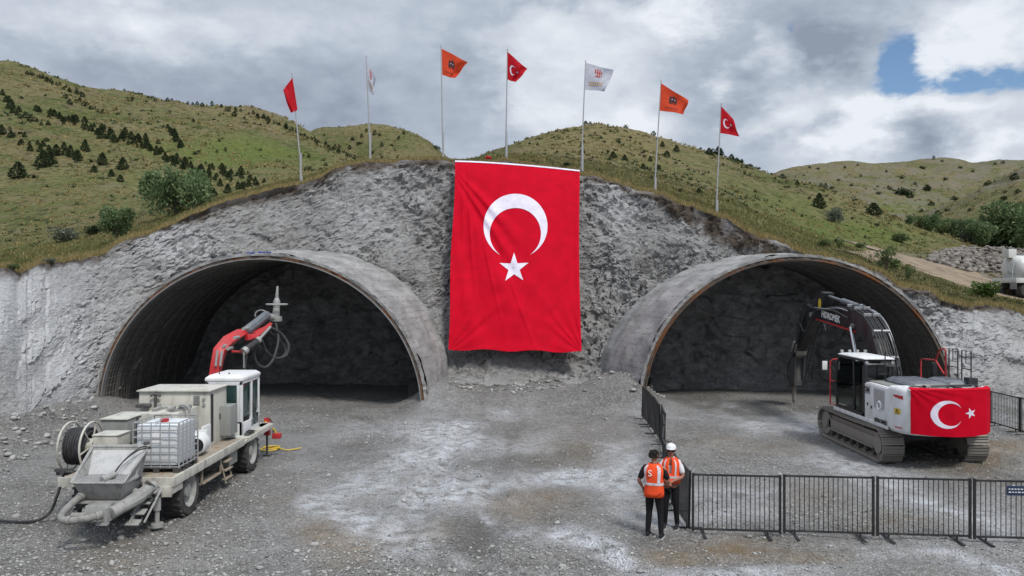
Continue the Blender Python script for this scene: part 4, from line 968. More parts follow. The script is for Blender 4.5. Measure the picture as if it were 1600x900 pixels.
# engine housing
m = MB(); m.box((-8.78, 18.78, 1.0), (-7.10, 19.92, 2.30), taper=(.99, .97)); m.build('engine_housing', 'truck_cream', tr, .02)
m = MB(); m.box((-8.80, 18.73, 2.30), (-7.06, 19.96, 2.33)); m.box((-7.98, 18.765, 1.1), (-7.972, 18.785, 2.28)); m.build('housing_lid', 'truck_cream', tr, .008)
m = MB(); m.box((-7.112, 18.86, 1.1), (-7.088, 18.98, 2.22)); m.build('housing_gap', 'black_metal', tr)
m = MB(); 
for j in range(2):
    m.cyl((-7.24, 18.78, 2.12-.13*j), (-7.24, 18.755, 2.12-.13*j), .035, n=14)
m.build('round_lamp', 'truck_grey', tr)
m = MB()
for j in range(6): m.box((-7.48, 18.765, 2.18-.035*j), (-7.34, 18.785, 2.195-.035*j))
m.build('vent_grille', 'truck_grey', tr)
m = MB(); m.tube([(-8.35, 18.72, 1.95), (-8.35, 18.72, 2.22)], .035, 8); m.tube(hosepath([(-8.45, 18.7, 2.2), (-8.35, 18.7, 2.25), (-8.22, 18.7, 2.2)], 6), .03, 6); m.box((-8.74, 18.55, 1.95), (-8.5, 18.8, 2.02)); m.cyl((-8.5, 18.55, 2.0), (-8.38, 18.55, 2.0), .05)
m.build('exhaust_fitting', 'dark_steel', tr)
# pump unit between housing and tank
m = MB(); m.box((-8.15, 17.55, 1.0), (-7.35, 18.70, 1.97)); m.box((-8.60, 17.85, 1.0), (-8.17, 18.70, 1.85)); m.build('pump_cabinet', 'truck_cream', tr, .015)
m = MB()
for q in range(10):
    x = -8.1+rnd.random()*.8; m.box((x, 17.8+rnd.random()*.6, 1.97), (x+.04+rnd.random()*.1, 18.1+rnd.random()*.3, 2.0+rnd.random()*.09))
m.tube(hosepath([(-7.5, 17.9, 1.98), (-7.38, 17.85, 2.12), (-7.22, 17.85, 2.05), (-7.2, 17.85, 1.75)], 8), .028, 8); m.cyl((-7.62, 17.8, 2.05), (-7.5, 17.8, 2.05), .06, n=12)
m.build('pump_fittings', 'cement_steel', tr)
m = MB(); m.tube(hosepath([(-8.12, 17.5, 1.92), (-8.18, 17.45, 1.88), (-8.18, 17.44, 1.5), (-8.17, 17.44, 1.05)], 8), .02, 6); m.build('cable', 'rubber', tr)
m = MB(); m.box((-7.20, 19.42, 1.14), (-6.84, 19.92, 1.86)); m.build('side_cabinet', 'truck_grey', tr, .015)
m = MB(); m.box((-7.17, 19.405, 1.55), (-7.08, 19.42, 1.68)); m.build('cabinet_latch', 'black_metal', tr)
m = MB(); m.tube([(-7.02, 17.62, 1.26), (-7.02, 17.68, 1.26), (-7.02, 18.0, 1.26), (-7.02, 18.06, 1.26)], [.17, .235, .235, .17], 22) ; m.box((-7.25, 18.05, 1.02), (-6.9, 18.12, 1.52)); m.box((-7.12, 18.3, 1.0), (-7.06, 18.75, 1.55)); m.build('blower_drum', 'white_paint', tr, .006)
m = MB(); m.cyl((-6.95, 17.60, 1.26), (-6.95, 17.63, 1.26), .15, n=20); m.build('blower_intake', 'black_metal', tr)
# control boxes beside the reel
m = MB(); m.box((-8.90, 17.3, 1.35), (-8.32, 18.3, 1.88)); m.build('control_cabinet', 'truck_grey', tr, .012)
m = MB(); m.box((-8.92, 17.26, 1.88), (-8.30, 18.32, 1.90)); m.box((-8.60, 16.35, 1.70), (-8.06, 16.92, 1.72)); m.build('cabinet_lid', 'truck_cream', tr, .005)
m = MB(); m.box((-8.58, 16.37, 1.38), (-8.08, 16.9, 1.70)); m.build('switch_box', 'truck_cream', tr, .01)
m = MB(); m.box((-8.55, 16.36, 1.50), (-8.47, 16.37, 1.53)); m.build('warning_mark', 'lamp_red', tr)
# cable reel
m = MB(); cx, cy, cz = -8.98, 16.75, 1.42
for x in (cx-.27, cx+.18):
    m.torus((x, cy, cz), .50, .022, 'X', 44, 8)
    for i in range(6): a = i*math.pi/3+.2; m.cyl((x, cy, cz), (x, cy+.5*math.cos(a), cz+.5*math.sin(a)), .018, n=6)
m.cyl((cx-.27, cy, cz), (cx+.25, cy, cz), .16, n=20); m.cyl((cx+.18, cy, cz), (cx+.27, cy, cz), .12, n=14)
m.build('reel_frame', 'truck_cream', tr)
m = MB()
for k in range(8):
    for lay in range(3): m.torus((cx-.23+.052*k+.02*(lay % 2), cy, cz), .26+.052*lay+rnd.uniform(-.006, .006), .027, 'X', 36, 6)
m.build('wound_cable', 'rubber', tr)
m = MB(); m.box((cx+.2, cy-.12, .95), (cx+.32, cy+.12, 1.5)); m.box((cx-.35, cy-.4, .9), (cx+.3, cy-.3, .98)); m.tube([(cx-.25, cy-.35, .93), (cx-.25, cy-.5, 1.0), (cx+.1, cy-.55, 1.0)], .03); m.box((cx-.3, 16.2, 1.0), (cx+.05, 16.28, 1.06)); m.cyl((cx-.12, 16.15, 1.0), (cx-.12, 16.35, 1.0), .05); m.build('reel_bracket', 'dark_steel', tr)
# hopper
m = MB()
zr = 1.19; n0, n1, f0, f1 = (-8.10, 14.55), (-7.05, 14.55), (-8.02, 15.62), (-7.12, 15.62)
def wallp(a, b, c, d, t=.02):  # quad sheet with thickness along its normal
    A_, B_, C_, D_ = map(Vector, (a, b, c, d)); nn = (B_-A_).cross(D_-A_).normalized()*t
    m.add([A_, B_, C_, D_, A_+nn, B_+nn, C_+nn, D_+nn], [(0, 1, 2, 3), (7, 6, 5, 4), (0, 4, 5, 1), (1, 5, 6, 2), (2, 6, 7, 3), (3, 7, 4, 0)])
zt = 1.62
wallp((-7.98, 14.50, zr), (-7.06, 14.50, zr), (-7.22, 14.75, .80), (-7.88, 14.75, .80))
wallp((-7.06, 14.50, zr), (-7.12, 15.62, zt-.06), (-7.22, 15.45, .80), (-7.22, 14.75, .80))
wallp((-8.18, 15.62, zt-.06), (-7.98, 14.50, zr), (-7.88, 14.75, .80), (-7.92, 15.45, .80))
wallp((-8.18, 15.62, zt), (-7.12, 15.62, zt), (-7.22, 15.42, .80), (-7.92, 15.42, .80), -.02)
m.box((-7.92, 14.75, .76), (-7.22, 15.45, .80))
m.tube([(-8.00, 14.50, zr), (-7.05, 14.50, zr)], .022, 8); m.tube([(-7.05, 14.50, zr), (-7.10, 15.63, zt)], .022, 8); m.tube([(-8.00, 14.50, zr), (-8.20, 15.63, zt)], .03, 8); m.tube([(-8.22, 15.63, zt+.01), (-7.08, 15.63, zt+.01)], .04, 8)
m.box((-7.98, 14.62, .78), (-7.10, 14.72, .82))
m.build('pump_hopper', 'cement_steel', tr, .006)
m = MB()
for i in range(15):
    x = -7.95+.86*i/14; m.box((x-.012, 14.53, 1.145), (x+.012, 15.12, 1.20))
for y in (14.57, 14.83, 15.1): m.box((-7.96, y-.01, 1.13), (-7.08, y+.01, 1.15))
m.build('hopper_grate', 'dusty_plate', tr)
m = MB(); m.box((-7.98, 14.75, 1.06), (-7.15, 15.45, 1.08)); m.build('shade_black_mix', 'black_metal', tr)  # wet mix coloured black to paint the shade between the grate bars
m = MB(); wallp((-8.09, 15.12, 1.19), (-7.10, 15.12, 1.19), (-7.14, 15.58, 1.56), (-8.16, 15.58, 1.56), .02); m.box((-8.12, 15.10, 1.15), (-7.07, 15.14, 1.20)); m.build('hopper_back_plate', 'dusty_plate', tr)
m = MB(); m.tube([(-7.50, 14.62, 1.22), (-7.38, 14.85, 1.27)], [.07, .06], 12); m.build('vibrator', 'cement_steel', tr, .006)
m = MB(); m.tube(hosepath([(-7.4, 14.85, 1.27), (-7.3, 15.1, 1.5), (-7.15, 15.4, 1.66), (-7.05, 15.6, 1.62)], 8), .012, 6); m.tube(hosepath([(-7.42, 14.83, 1.25), (-7.4, 15.2, 1.42), (-7.2, 15.4, 1.6), (-7.05, 15.62, 1.6)], 8), .012, 6); m.build('vibrator_cable', 'rubber', tr)
m = MB(); m.cyl((-7.16, 15.66, 1.6), (-7.16, 15.66, 1.72), .06, n=14); m.build('filler_cap', 'dark_steel', tr)
# delivery pipe
m = MB()
m.tube(hosepath([(-7.82, 14.9, 1.0), (-7.91, 14.6, .90), (-7.97, 14.25, .76), (-7.93, 14.06, .68), (-7.76, 14.0, .655), (-7.5, 14.05, .67), (-7.28, 14.2, .70)], 8), .062, 14)
for p, q in (((-7.89, 14.68, .93), (-7.91, 14.60, .90)), ((-7.80, 14.0, .66), (-7.73, 14.0, .655)), ((-7.36, 14.13, .69), (-7.28, 14.2, .70))): m.cyl(p, q, .08, n=14)
m.build('delivery_pipe', 'pipe_steel', tr)
m = MB(); m.box((-7.75, 14.4, .52), (-7.25, 14.95, .80), taper=(.8, .9)); m.tube([(-7.25, 14.45, .66), (-7.02, 15.05, .80), (-6.95, 15.5, .90)], [.11, .13, .11], 10); m.box((-7.26, 14.2, .54), (-7.20, 14.32, .82)); m.box((-7.4, 14.2, .50), (-7.2, 14.3, .55)); m.cyl((-7.9, 14.75, .62), (-7.5, 14.75, .62), .08); m.cyl((-7.7, 14.42, .62), (-7.95, 14.42, .62), .06)
m.build('pump_block', 'cement_steel', tr, .01)
m = MB()
for q in range(26):
    x, y, z = -7.35+rnd.random()*.55, 15.2+rnd.random()*.4, .62+rnd.random()*.32; m.cyl((x, y, z), (x+rnd.uniform(-.1, .1), y-.08, z+rnd.uniform(-.06, .1)), .02+rnd.random()*.03, n=8)
for q in range(6): a = rnd.random(); m.tube(hosepath([(-7.3+a*.3, 15.3, .8), (-7.25+a*.35, 15.1, .68+.1*rnd.random()), (-7.0+a*.1, 15.3, .86)], 6), .016, 6)
m.build('valve_block', 'dark_steel', tr)
m = MB(); m.tube([(-7.22, 15.2, .86), (-7.02, 15.1, .86)], .07, 12); m.build('dusty_coupling', 'cement_steel', tr)
# step and rear leg
m = MB()
for x in (-7.12, -6.86): m.tube([(x+.1, 15.45, .88), (x-.02, 14.95, .34)], .022, 6)
for k in range(4): t = k/3.0; m.box((-7.10-.10*t, 15.33-.5*t, .80-.46*t), (-6.84-.10*t, 15.50-.5*t, .825-.46*t), rot=(20, 0, 0))
m.prism([(15.5, .86), (15.45, .93), (14.86, .36), (14.9, .28)], 'X', -7.13, -7.10)
m.build('access_step', 'cement_steel', tr, .004)
m = MB(); m.cyl((-6.88, 15.5, .16), (-6.88, 15.5, .86), .045, n=12); m.cyl((-6.88, 15.5, .42), (-6.88, 15.5, .86), .07, n=12); m.cyl((-6.88, 15.5, .10), (-6.88, 15.5, .17), .12, n=14); m.build('stabiliser_leg', 'cement_steel', tr)
# side ladder and frame under the deck
m = MB()
for y in (18.45, 18.85): m.tube([(-6.75, y, .86), (-6.60, y, .22)], .02, 6)
for k in range(3): z = .30+.2*k; m.box((-6.68, 18.43, z), (-6.58, 18.87, z+.03))
m.box((-6.86, 17.2, .48), (-6.66, 18.35, .51)); m.box((-6.70, 17.2, .48), (-6.66, 17.24, .85)); m.box((-6.70, 18.3, .48), (-6.66, 18.34, .85)); m.build('side_step', 'rust_bed', tr, .004)
m = MB(); m.box((-7.0, 18.95, .5), (-6.70, 19.5, .85)); m.build('tool_locker', 'truck_grey', tr, .01)
m = MB()
for q in range(18):
    x, y, z = -7.0+rnd.random()*.25, 17.2+rnd.random()*1.1, .52+rnd.random()*.25; m.cyl((x, y, z), (x+.1*rnd.random(), y+.2*rnd.random(), z), .03+.03*rnd.random(), n=8)
m.build('under_deck_gear', 'dark_steel', tr)
m = MB(); m.box((-8.85, 20.05, .86), (-7.74, 22.2, 1.0)); m.box((-8.7, 21.6, .8), (-6.75, 22.3, .98)); m.build('front_deck', 'truck_cream', tr, .01)
# front stabiliser with red head and yellow strap
m = MB(); m.cyl((-6.88, 22.45, .05), (-6.88, 22.45, .62), .03, n=10); m.box((-6.98, 22.38, .03), (-6.78, 22.52, .06)); m.build('outrigger_rod', 'dark_steel', tr)
m = MB(); m.box((-6.95, 22.38, .60), (-6.80, 22.54, 1.08)); m.box((-6.7, 22.3, .52), (-6.48, 22.5, .66)); m.build('outrigger_head', 'red_paint', tr, .015)
m = MB(); m.tube(hosepath([(-6.9, 22.34, 1.0), (-6.78, 22.3, .9), (-6.66, 22.34, .78), (-6.6, 22.4, .66)], 6), .022, 6); m.build('strap', 'yellow', tr)
m = MB(); m.tube(hosepath([(-6.86, 22.4, 1.1), (-6.72, 22.36, 1.0), (-6.68, 22.36, .8), (-6.7, 22.38, .6)], 6), .014, 6); m.build('outrigger_hose', 'rubber', tr)
# ---- spray arm
BX = -8.2
m = MB(); m.cyl((BX, 21.9, .95), (BX, 21.9, 1.9), .22, .18, 20); m.box((BX-.25, 21.65, 1.6), (BX+.2, 22.15, 2.0)); m.build('arm_turret', 'red_paint', tr, .02)
def ppt(px, py, d): return P(px, py, d)
m = MB()
A0, A1, A2 = Vector((BX-.02, 21.9, 1.9)), Vector(ppt(341, 553, 22.0)), Vector(ppt(383, 519, 23.1))
def slab(m, pts, wid, th, side=Vector((1, 0, .0))):
    rings = []
    for i, (p, h) in enumerate(pts):
        p = Vector(p); t = (Vector(pts[min(i+1, len(pts)-1)][0])-Vector(pts[max(i-1, 0)][0])).normalized()
        s = side-t*side.dot(t); s = s.normalized() if s.length > .05 else Vector((0, 1, 0)); u = t.cross(s).normalized()
        rings.append([p+s*wid+u*h, p-s*wid+u*h, p-s*wid-u*h, p+s*wid-u*h])
    m.loft(rings)
sd = Vector((.2, 1, 0))
slab(m, [(A0, .12), (ppt(339, 568, 21.95), .14), (ppt(343, 549, 22.05), .155), (ppt(355, 534, 22.4), .155), (ppt(372, 523, 22.8), .13), (A2, .07)], .11, .1, Vector((0, 1, 0)))
m.build('lower_boom', 'red_paint', tr, .02)
for a_, b_ in (((344, 572, 21.8), (347, 548, 21.85)), ((337, 572, 21.8), (340, 547, 21.85))): MB().tube([ppt(*a_), ppt(*b_)], .035, 8).build('boom_cylinder', 'nozzle', tr)
for (px, py) in ((341, 546), (349, 541), (356, 545), (366, 528), (380, 514)): p = Vector(ppt(px, py, 22.0)); MB().cyl(p, p+Vector((0, .35, 0)), .045, n=10).build('pivot_pin', 'nozzle', tr)
m = MB(); m.tube([ppt(362, 549, 22.2), ppt(382, 550, 22.6)], .035, 8); slab(m, [(ppt(385, 527, 22.9), .09), (ppt(398, 526, 23.2), .07), (ppt(423, 507, 24.2), .05)], .06, .1, Vector((0, 1, 0))); m.tube([ppt(392, 521, 23.2), ppt(422, 510, 24.1)], .06, 8); m.build('telescopic_boom', 'red_paint', tr, .008)
m = MB(); p, q = Vector(ppt(385, 517, 23.0)), Vector(ppt(418, 491, 24.2)); m.tube([p, p.lerp(q, .04), p.lerp(q, .96), q], [.10, .135, .135, .10], 8); m.build('boom_cover', 'hood_grey', tr)
m = MB(); m.tube([ppt(383, 547, 22.5), ppt(403, 532, 23.2)], .085, 14); m.build('damper_cylinder', 'rubber', tr)
m = MB(); m.tube([ppt(403, 532, 23.2), ppt(422, 511, 24.0)], .045, 10); m.cyl(ppt(380, 550, 22.45), ppt(385, 546, 22.55), .11, n=14); m.cyl(ppt(401, 533, 23.15), ppt(405, 530, 23.25), .10, n=14); m.tube([ppt(381, 550, 22.4), ppt(381, 575, 22.4)], .02, 6); m.build('damper_rod', 'nozzle', tr)
NB = Vector(ppt(431, 497, 24.5)); m = MB()
m.tube([ppt(420, 494, 24.3), NB], .10, 10); m.cyl(NB, NB+Vector((.02, 0, .32)), .12, .10, 12); m.tube([NB+Vector((.02, 0, .3)), NB+Vector((.03, 0, .5)), NB+Vector((.03, 0, .62))], [.10, .11, .06], 12); m.cyl(NB+Vector((.03, 0, .6)), NB+Vector((.05, 0, .98)), .055, .03, 10); m.box((NB.x-.14, NB.y-.12, NB.z-.10), (NB.x+.16, NB.y+.12, NB.z+.05)); m.build('spray_nozzle', 'nozzle', tr, .006)
m = MB(); m.torus((NB.x+.03, NB.y, NB.z+.42), .31, .026, 'Z', 36, 8, sq=(1, .9)); m.torus((NB.x-.42, NB.y-.1, NB.z+.10), .18, .022, 'Y', 24, 6, arc=(20, 200), sq=(1, .8)); m.build('guard_ring', 'nozzle', tr)
m = MB()
def loops(pts, r): m.tube(hosepath(pts, 12), r, 8)
loops([ppt(424, 512, 24.1), ppt(440, 522, 24.3), ppt(451, 540, 24.3), ppt(446, 556, 24.1), ppt(430, 559, 23.9), ppt(416, 549, 23.6), ppt(410, 533, 23.4)], .038)
loops([ppt(420, 517, 24.0), ppt(438, 532, 24.4), ppt(447, 548, 24.4), ppt(436, 560, 24.2), ppt(418, 555, 23.8), ppt(406, 541, 23.4)], .030)
loops([ppt(402, 536, 23.2), ppt(397, 551, 23.2), ppt(402, 568, 23.3), ppt(414, 574, 23.5), ppt(424, 566, 23.7), ppt(431, 550, 24.0), ppt(435, 530, 24.2), ppt(431, 505, 24.4)], .040)
loops([ppt(386, 549, 22.5), ppt(384, 565, 22.5), ppt(382, 580, 22.4)], .025)
m.build('spray_hose', 'rubber', tr)

# water tank standing on the deck
tk = thing('water_tank', 'white plastic water tank in a wire cage standing on the truck deck', 'tank', (-7.15, 16.6, 1.0))
x0, x1, y0, y1, z0, z1 = -7.64, -6.72, 16.12, 17.08, 1.10, 2.02
m = MB(); m.box((x0+.04, y0+.04, z0+.03), (x1-.04, y1-.04, z1-.05)); m.build('plastic_bottle', 'plastic_white', tk, .07)
m = MB(); m.cyl(((x0+x1)/2, y0+.40, z1-.06), ((x0+x1)/2, y0+.40, z1+.01), .085, n=18); m.build('screw_cap', 'lamp_red', tk)
m = MB(); m.box((x0+.34, y0+.028, z0+.5), (x0+.56, y0+.036, z0+.72)); m.build('paper_label', 'letter_white', tk)
m = MB()
for k in range(7): z = z0+.02+(z1-z0-.03)*k/6; m.tube([(x0, y0, z), (x1, y0, z), (x1, y1, z), (x0, y1, z), (x0, y0, z)], .012, 6)
for i in range(6):
    x = x0+(x1-x0)*i/5; m.cyl((x, y0-.01, z0), (x, y0-.01, z1), .011, n=6); m.cyl((x, y1, z0), (x, y1, z1), .011, n=6)
    y = y0+(y1-y0)*i/5; m.cyl((x1+.01, y, z0), (x1+.01, y, z1), .011, n=6); m.cyl((x0, y, z0), (x0, y, z1), .011, n=6)
m.tube([(x0+.45, y0, z1), (x0+.45, y1, z1)], .012, 6); m.build('wire_cage', 'pole_metal', tk)
m = MB(); m.box((x0, y0, z0-.02), (x1, y1, z0)); 
for x in (x0+.06, (x0+x1)/2, x1-.06):
    for y in (y0+.06, (y0+y1)/2, y1-.06): m.box((x-.06, y-.06, z0-.1), (x+.06, y+.06, z0-.02))
m.build('pallet', 'dark_steel', tk)
m = MB(); zg = .035
pts = [(-9.1, 16.25, 1.0), (-9.13, 16.2, .8), (-9.2, 16.15, .5), (-9.32, 16.15, .22), (-9.5, 16.1, .07), (-9.8, 16.05, zg), (-10.2, 16.1, zg), (-10.7, 16.25, zg), (-11.6, 16.5, zg), (-12.6, 16.7, zg)]
o = m.tube(hosepath(pts, 12), .028, 10).build('power_cable', 'rubber', org=(0, 0, 0)); tag(o, 'thick black cable hanging from the truck reel and trailing over the gravel', 'cable')
m = MB(); m.torus((-7.05, 23.25, .05), .24, .022, 'Z', 30, 6); m.torus((-7.0, 23.28, .09), .21, .02, 'Z', 30, 6, sq=(1.1, .9)); m.tube(hosepath([(-6.8, 23.3, .06), (-6.5, 23.2, .03), (-6.2, 23.5, .03)], 8), .018, 6)
tag(m.build('coiled_strap', 'yellow', org=(0, 0, 0)), 'coiled yellow strap lying on the gravel in front of the truck cab', 'strap')
# ================================================================== excavator
def text(name, body, loc, size, mat, parent, xdir, up, bold=.0):
    cu = bpy.data.curves.new(name, 'FONT'); cu.body = body; cu.size = size*S; cu.extrude = .004*S; cu.offset = bold*S; cu.resolution_u = 2
    cu.align_x = 'CENTER'; cu.align_y = 'CENTER'; cu.materials.append(M[mat])
    o = bpy.data.objects.new(name, cu); COL.objects.link(o); o.parent = parent
    X = Vector(xdir).normalized(); U = Vector(up); U = (U-X*U.dot(X)).normalized(); Z = X.cross(U)
    org = top_org(parent); mt = Matrix((X, U, Z)).transposed().to_4x4(); mt.translation = Vector([(loc[i]-org[i])*S for i in range(3)]); o.matrix_local = mt
    me = bpy.data.meshes.new_from_object(o); n2 = bpy.data.objects.new(name, me); COL.objects.link(n2); n2.parent = parent; n2.matrix_local = mt
    bpy.data.objects.remove(o, do_unlink=True); return n2
ex = thing('excavator', 'white and black tracked excavator with breaker arm working in the rusty rimmed portal', 'excavator', (11.35, 23.6, 0))
def track(xa, xb):
    y0, y1, h = 21.35, 25.9, .93; r = h/2; cyb, cyf, cz = y0+r, y1-r*.92, r
    # path of the chain
    path = []; n = 150
    Ls = cyf-cyb; tot = 2*Ls+2*math.pi*r
    def pt(s):
        s %= tot
        if s < Ls: return (cyb+s, 0.0, 0.0)
        s -= Ls
        if s < math.pi*r: a = s/r; return (cyf+r*math.sin(a), r-r*math.cos(a), a)
        s -= math.pi*r
        if s < Ls: sag = -.035*math.sin(math.pi*s/Ls); return (cyf-s, 2*r+sag, math.pi)
        s -= Ls; a = s/r; return (cyb-r*math.sin(a), r+r*math.cos(a), math.pi+a)
    t = None
    m = MB(); k = 46
    for i in range(k):
        y, z, a = pt(tot*i/k); pitch = tot/k*.43; ty, tz = math.cos(a), math.sin(a); ny, nz = math.sin(a), -math.cos(a)   # outward
        def q(x, s, o): return (x, y+ty*s+ny*o, z+tz*s+nz*o+.0)
        for s0, s1, o0, o1 in ((-pitch, pitch, -.045, -.015), (-pitch, -pitch+.022, -.015, .022), (-.01, .012, -.015, .016), (pitch-.02, pitch, -.015, .022)):
            m.add([q(xa, s0, o0), q(xb, s0, o0), q(xb, s1, o0), q(xa, s1, o0), q(xa, s0, o1), q(xb, s0, o1), q(xb, s1, o1), q(xa, s1, o1)], [(0, 3, 2, 1), (4, 5, 6, 7), (0, 1, 5, 4), (1, 2, 6, 5), (2, 3, 7, 6), (3, 0, 4, 7)])
        xm = (xa+xb)/2
        for dx in (-.1, .06): m.add([q(xm+dx, -pitch, -.12), q(xm+dx+.04, -pitch, -.12), q(xm+dx+.04, pitch, -.12), q(xm+dx, pitch, -.12), q(xm+dx, -pitch, -.045), q(xm+dx+.04, -pitch, -.045), q(xm+dx+.04, pitch, -.045), q(xm+dx, pitch, -.045)], [(0, 3, 2, 1), (4, 5, 6, 7), (0, 1, 5, 4), (1, 2, 6, 5), (2, 3, 7, 6), (3, 0, 4, 7)])
    ch = m.build('track', 'track_steel', ex)
    m = MB(); m.box((xa+.10, cyb+.15, .34), (xb-.10, cyf-.2, .62)); m.prism([(cyb+.1, .62), (cyf-.25, .62), (cyf-.35, .74), (cyb+.3, .74)], 'X', xa+.16, xb-.16); m.box((xa+.05, cyb+.3, .30), (xa+.10, cyf-.45, .34)); m.box((xa+.09, cyb+1.0, .36), (xa+.13, cyb+1.2, .6)); m.box((xa+.09, cyf-1.0, .36), (xa+.13, cyf-.7, .6))
    m.build('track_frame', 'track_steel', ch, .012)
    for i in range(7): y = cyb+.42+i*(cyf-cyb-.75)/6; MB().tube([(xa+.12, y, .19), (xa+.2, y, .19), (xb-.2, y, .19), (xb-.12, y, .19)], [.09, .11, .11, .09], 14).build('roller', 'dark_steel', ch)
    for y in (cyb+1.1, cyb+2.5): MB().cyl((xa+.15, y, .80), (xb-.15, y, .80), .06, n=12).build('carrier_roller', 'dark_steel', ch)
    m = MB(); m.cyl((xa+.10, cyf, cz), (xb-.10, cyf, cz), .36, n=26); m.cyl((xa+.07, cyf, cz), (xb-.07, cyf, cz), .16, n=18); m.build('idler_wheel', 'track_steel', ch)
    m = MB(); m.cyl((xa+.12, cyb, cz), (xb-.12, cyb, cz), .34, n=22); m.cyl((xa+.06, cyb, cz), (xb-.06, cyb, cz), .24, n=20)
    for i in range(20): a = i*math.pi/10; m.box((xa+.24, cyb+.35*math.cos(a)-.03, cz+.35*math.sin(a)-.03), (xb-.24, cyb+.35*math.cos(a)+.03, cz+.35*math.sin(a)+.03), rot=(math.degrees(a), 0, 0))
    m.build('sprocket', 'track_steel', ch)
track(9.91, 10.49); track(12.18, 12.77)
m = MB(); m.box((10.4, 22.4, .45), (12.3, 24.9, .75)); m.box((10.9, 22.9, .7), (11.8, 24.4, .85)); m.cyl((11.35, 23.6, .75), (11.35, 23.6, 1.0), .55, n=28); m.build('car_body', 'dark_steel', ex, .02)
# deck
m = MB(); m.box((10.06, 21.3, .93), (12.44, 24.95, 1.06)); m.build('swing_deck', 'dark_steel', ex, .01)
# side panels
m = MB(); m.box((10.05, 21.353, .96), (10.10, 22.78, 2.03)); m.box((10.08, 21.353, 1.96), (10.7, 22.75, 2.06)); m.build('side_panel', 'white_paint', ex, .02)
m = MB(); m.box((10.03, 21.36, .94), (10.1, 24.95, 1.05)); m.build('deck_skirt', 'white_paint', ex, .012)
m = MB(); m.box((12.40, 21.353, .96), (12.45, 24.6, 2.0)); m.box((11.9, 23.2, 1.0), (12.39, 24.7, 1.75)); m.build('side_panel', 'white_paint', ex, .02)
m = MB(); m.box((10.12, 21.0, 1.0), (12.36, 23.3, 2.05)); m.build('engine_bay', 'black_metal', ex, .01)
m = MB(); m.box((10.042, 21.55, 1.42), (10.049, 22.2, 1.96)); m.build('vent_panel', 'decal_grey', ex)
m = MB()
for j in range(14): m.box((10.036, 21.58, 1.45+.036*j), (10.043, 22.17, 1.458+.036*j))
m.build('vent_slats', 'truck_grey', ex)
m = MB(); m.torus((10.035, 21.85, 1.52), .11, .03, 'X', 24, 4); m.build('round_decal', 'letter_white', ex)
m = MB(); m.box((10.040, 22.55, 1.42), (10.049, 22.62, 1.50)); m.build('latch', 'black_metal', ex)
m = MB(); m.box((10.040, 22.30, 1.36), (10.049, 22.38, 1.44)); m.build('latch', 'black_metal', ex)
text('model_number', '230', (10.040, 22.62, 1.85), .16, 'letter_black', ex, (0, -1, 0), (0, 0, 1), .004)
text('maker_lettering', 'HIDROMEK', (10.020, 21.75, 1.10), .15, 'letter_black', ex, (0, -1, 0), (0, 0, 1), .004)
m = MB(); m.box((10.04, 22.46, 1.76), (10.048, 22.80, 1.775)); m.box((10.04, 22.46, 1.93), (10.048, 22.80, 1.945)); m.box((10.04, 22.46, 1.77), (10.048, 22.475, 1.94)); m.build('number_frame', 'letter_black', ex)
# counterweight
cwp = [(10.05, 21.35), (10.05, 21.15), (10.10, 20.82), (10.28, 20.56), (10.70, 20.40), (11.25, 20.34), (11.75, 20.42), (12.22, 20.62), (12.45, 20.86), (12.56, 21.15), (12.60, 21.35)]
def cwring(z, k=0):
    cx, cy = 11.37, 21.35; return [(cx+(x-cx)*(1-k), cy+(y-cy)*(1-k), z) for x, y in cwp]
m = MB(); m.loft([cwring(.93, .06), cwring(.98, .02), cwring(1.06, 0), cwring(2.02, 0), cwring(2.10, .02), cwring(2.13, .07)]); m.build('counterweight', 'white_paint', ex, smooth=50)
def cws(px_u, z, off=.012):
    """point on the counterweight's skin; u = distance parameter 0..1 along the profile"""
    L = [0]
    for i in range(1, len(cwp)): L.append(L[-1]+math.dist(cwp[i], cwp[i-1]))
    s = px_u*L[-1]; i = max(j for j in range(len(L)-1) if L[j] <= s+1e-9); t = (s-L[i])/(L[i+1]-L[i])
    a, b = cwp[i], cwp[i+1]; nx, ny = (b[1]-a[1]), -(b[0]-a[0]); l = math.hypot(nx, ny); nx, ny = nx/l, ny/l
    if ny > 0: nx, ny = -nx, -ny
    # smooth the offset direction with the local radial
    return (a[0]+(b[0]-a[0])*t+nx*off, a[1]+(b[1]-a[1])*t+ny*off, z)
def cwpatch(name, u0, u1, za, zb, mat, off=.008, nseg=8, skew=0, parent=ex):
    m = MB()
    for i in range(nseg):
        ua, ub = u0+(u1-u0)*i/nseg, u0+(u1-u0)*(i+1)/nseg
        fa, fb = i/nseg, (i+1)/nseg
        m.add([cws(ua, za+skew*(1-fa), off), cws(ub, za+skew*(1-fb), off), cws(ub, zb, off), cws(ua, zb, off)], [(0, 1, 2, 3)])
    return m.build(name, mat, parent, fix=False, smooth=60)
cwpatch('red_stripe', .075, .168, 1.83, 1.93, 'red_paint', skew=.05)
cwpatch('red_stripe', .09, .16, 1.07, 1.10, 'red_paint')
cwpatch('red_stripe', .93, .955, 1.83, 1.93, 'red_paint')
wp = cwpatch('warning_sticker', .085, .148, 1.43, 1.58, 'yellow')
m = MB(); a, b, c = cws(.100, 1.455, .014), cws(.134, 1.455, .014), cws(.117, 1.56, .014); m.tube([a, b], .006, 4); m.tube([b, c], .006, 4); m.tube([c, a], .006, 4); d_ = cws(.117, 1.5, .014); m.tube([d_, (d_[0], d_[1], 1.53)], .006, 4)
m.build('warning_triangle', 'letter_black', wp)
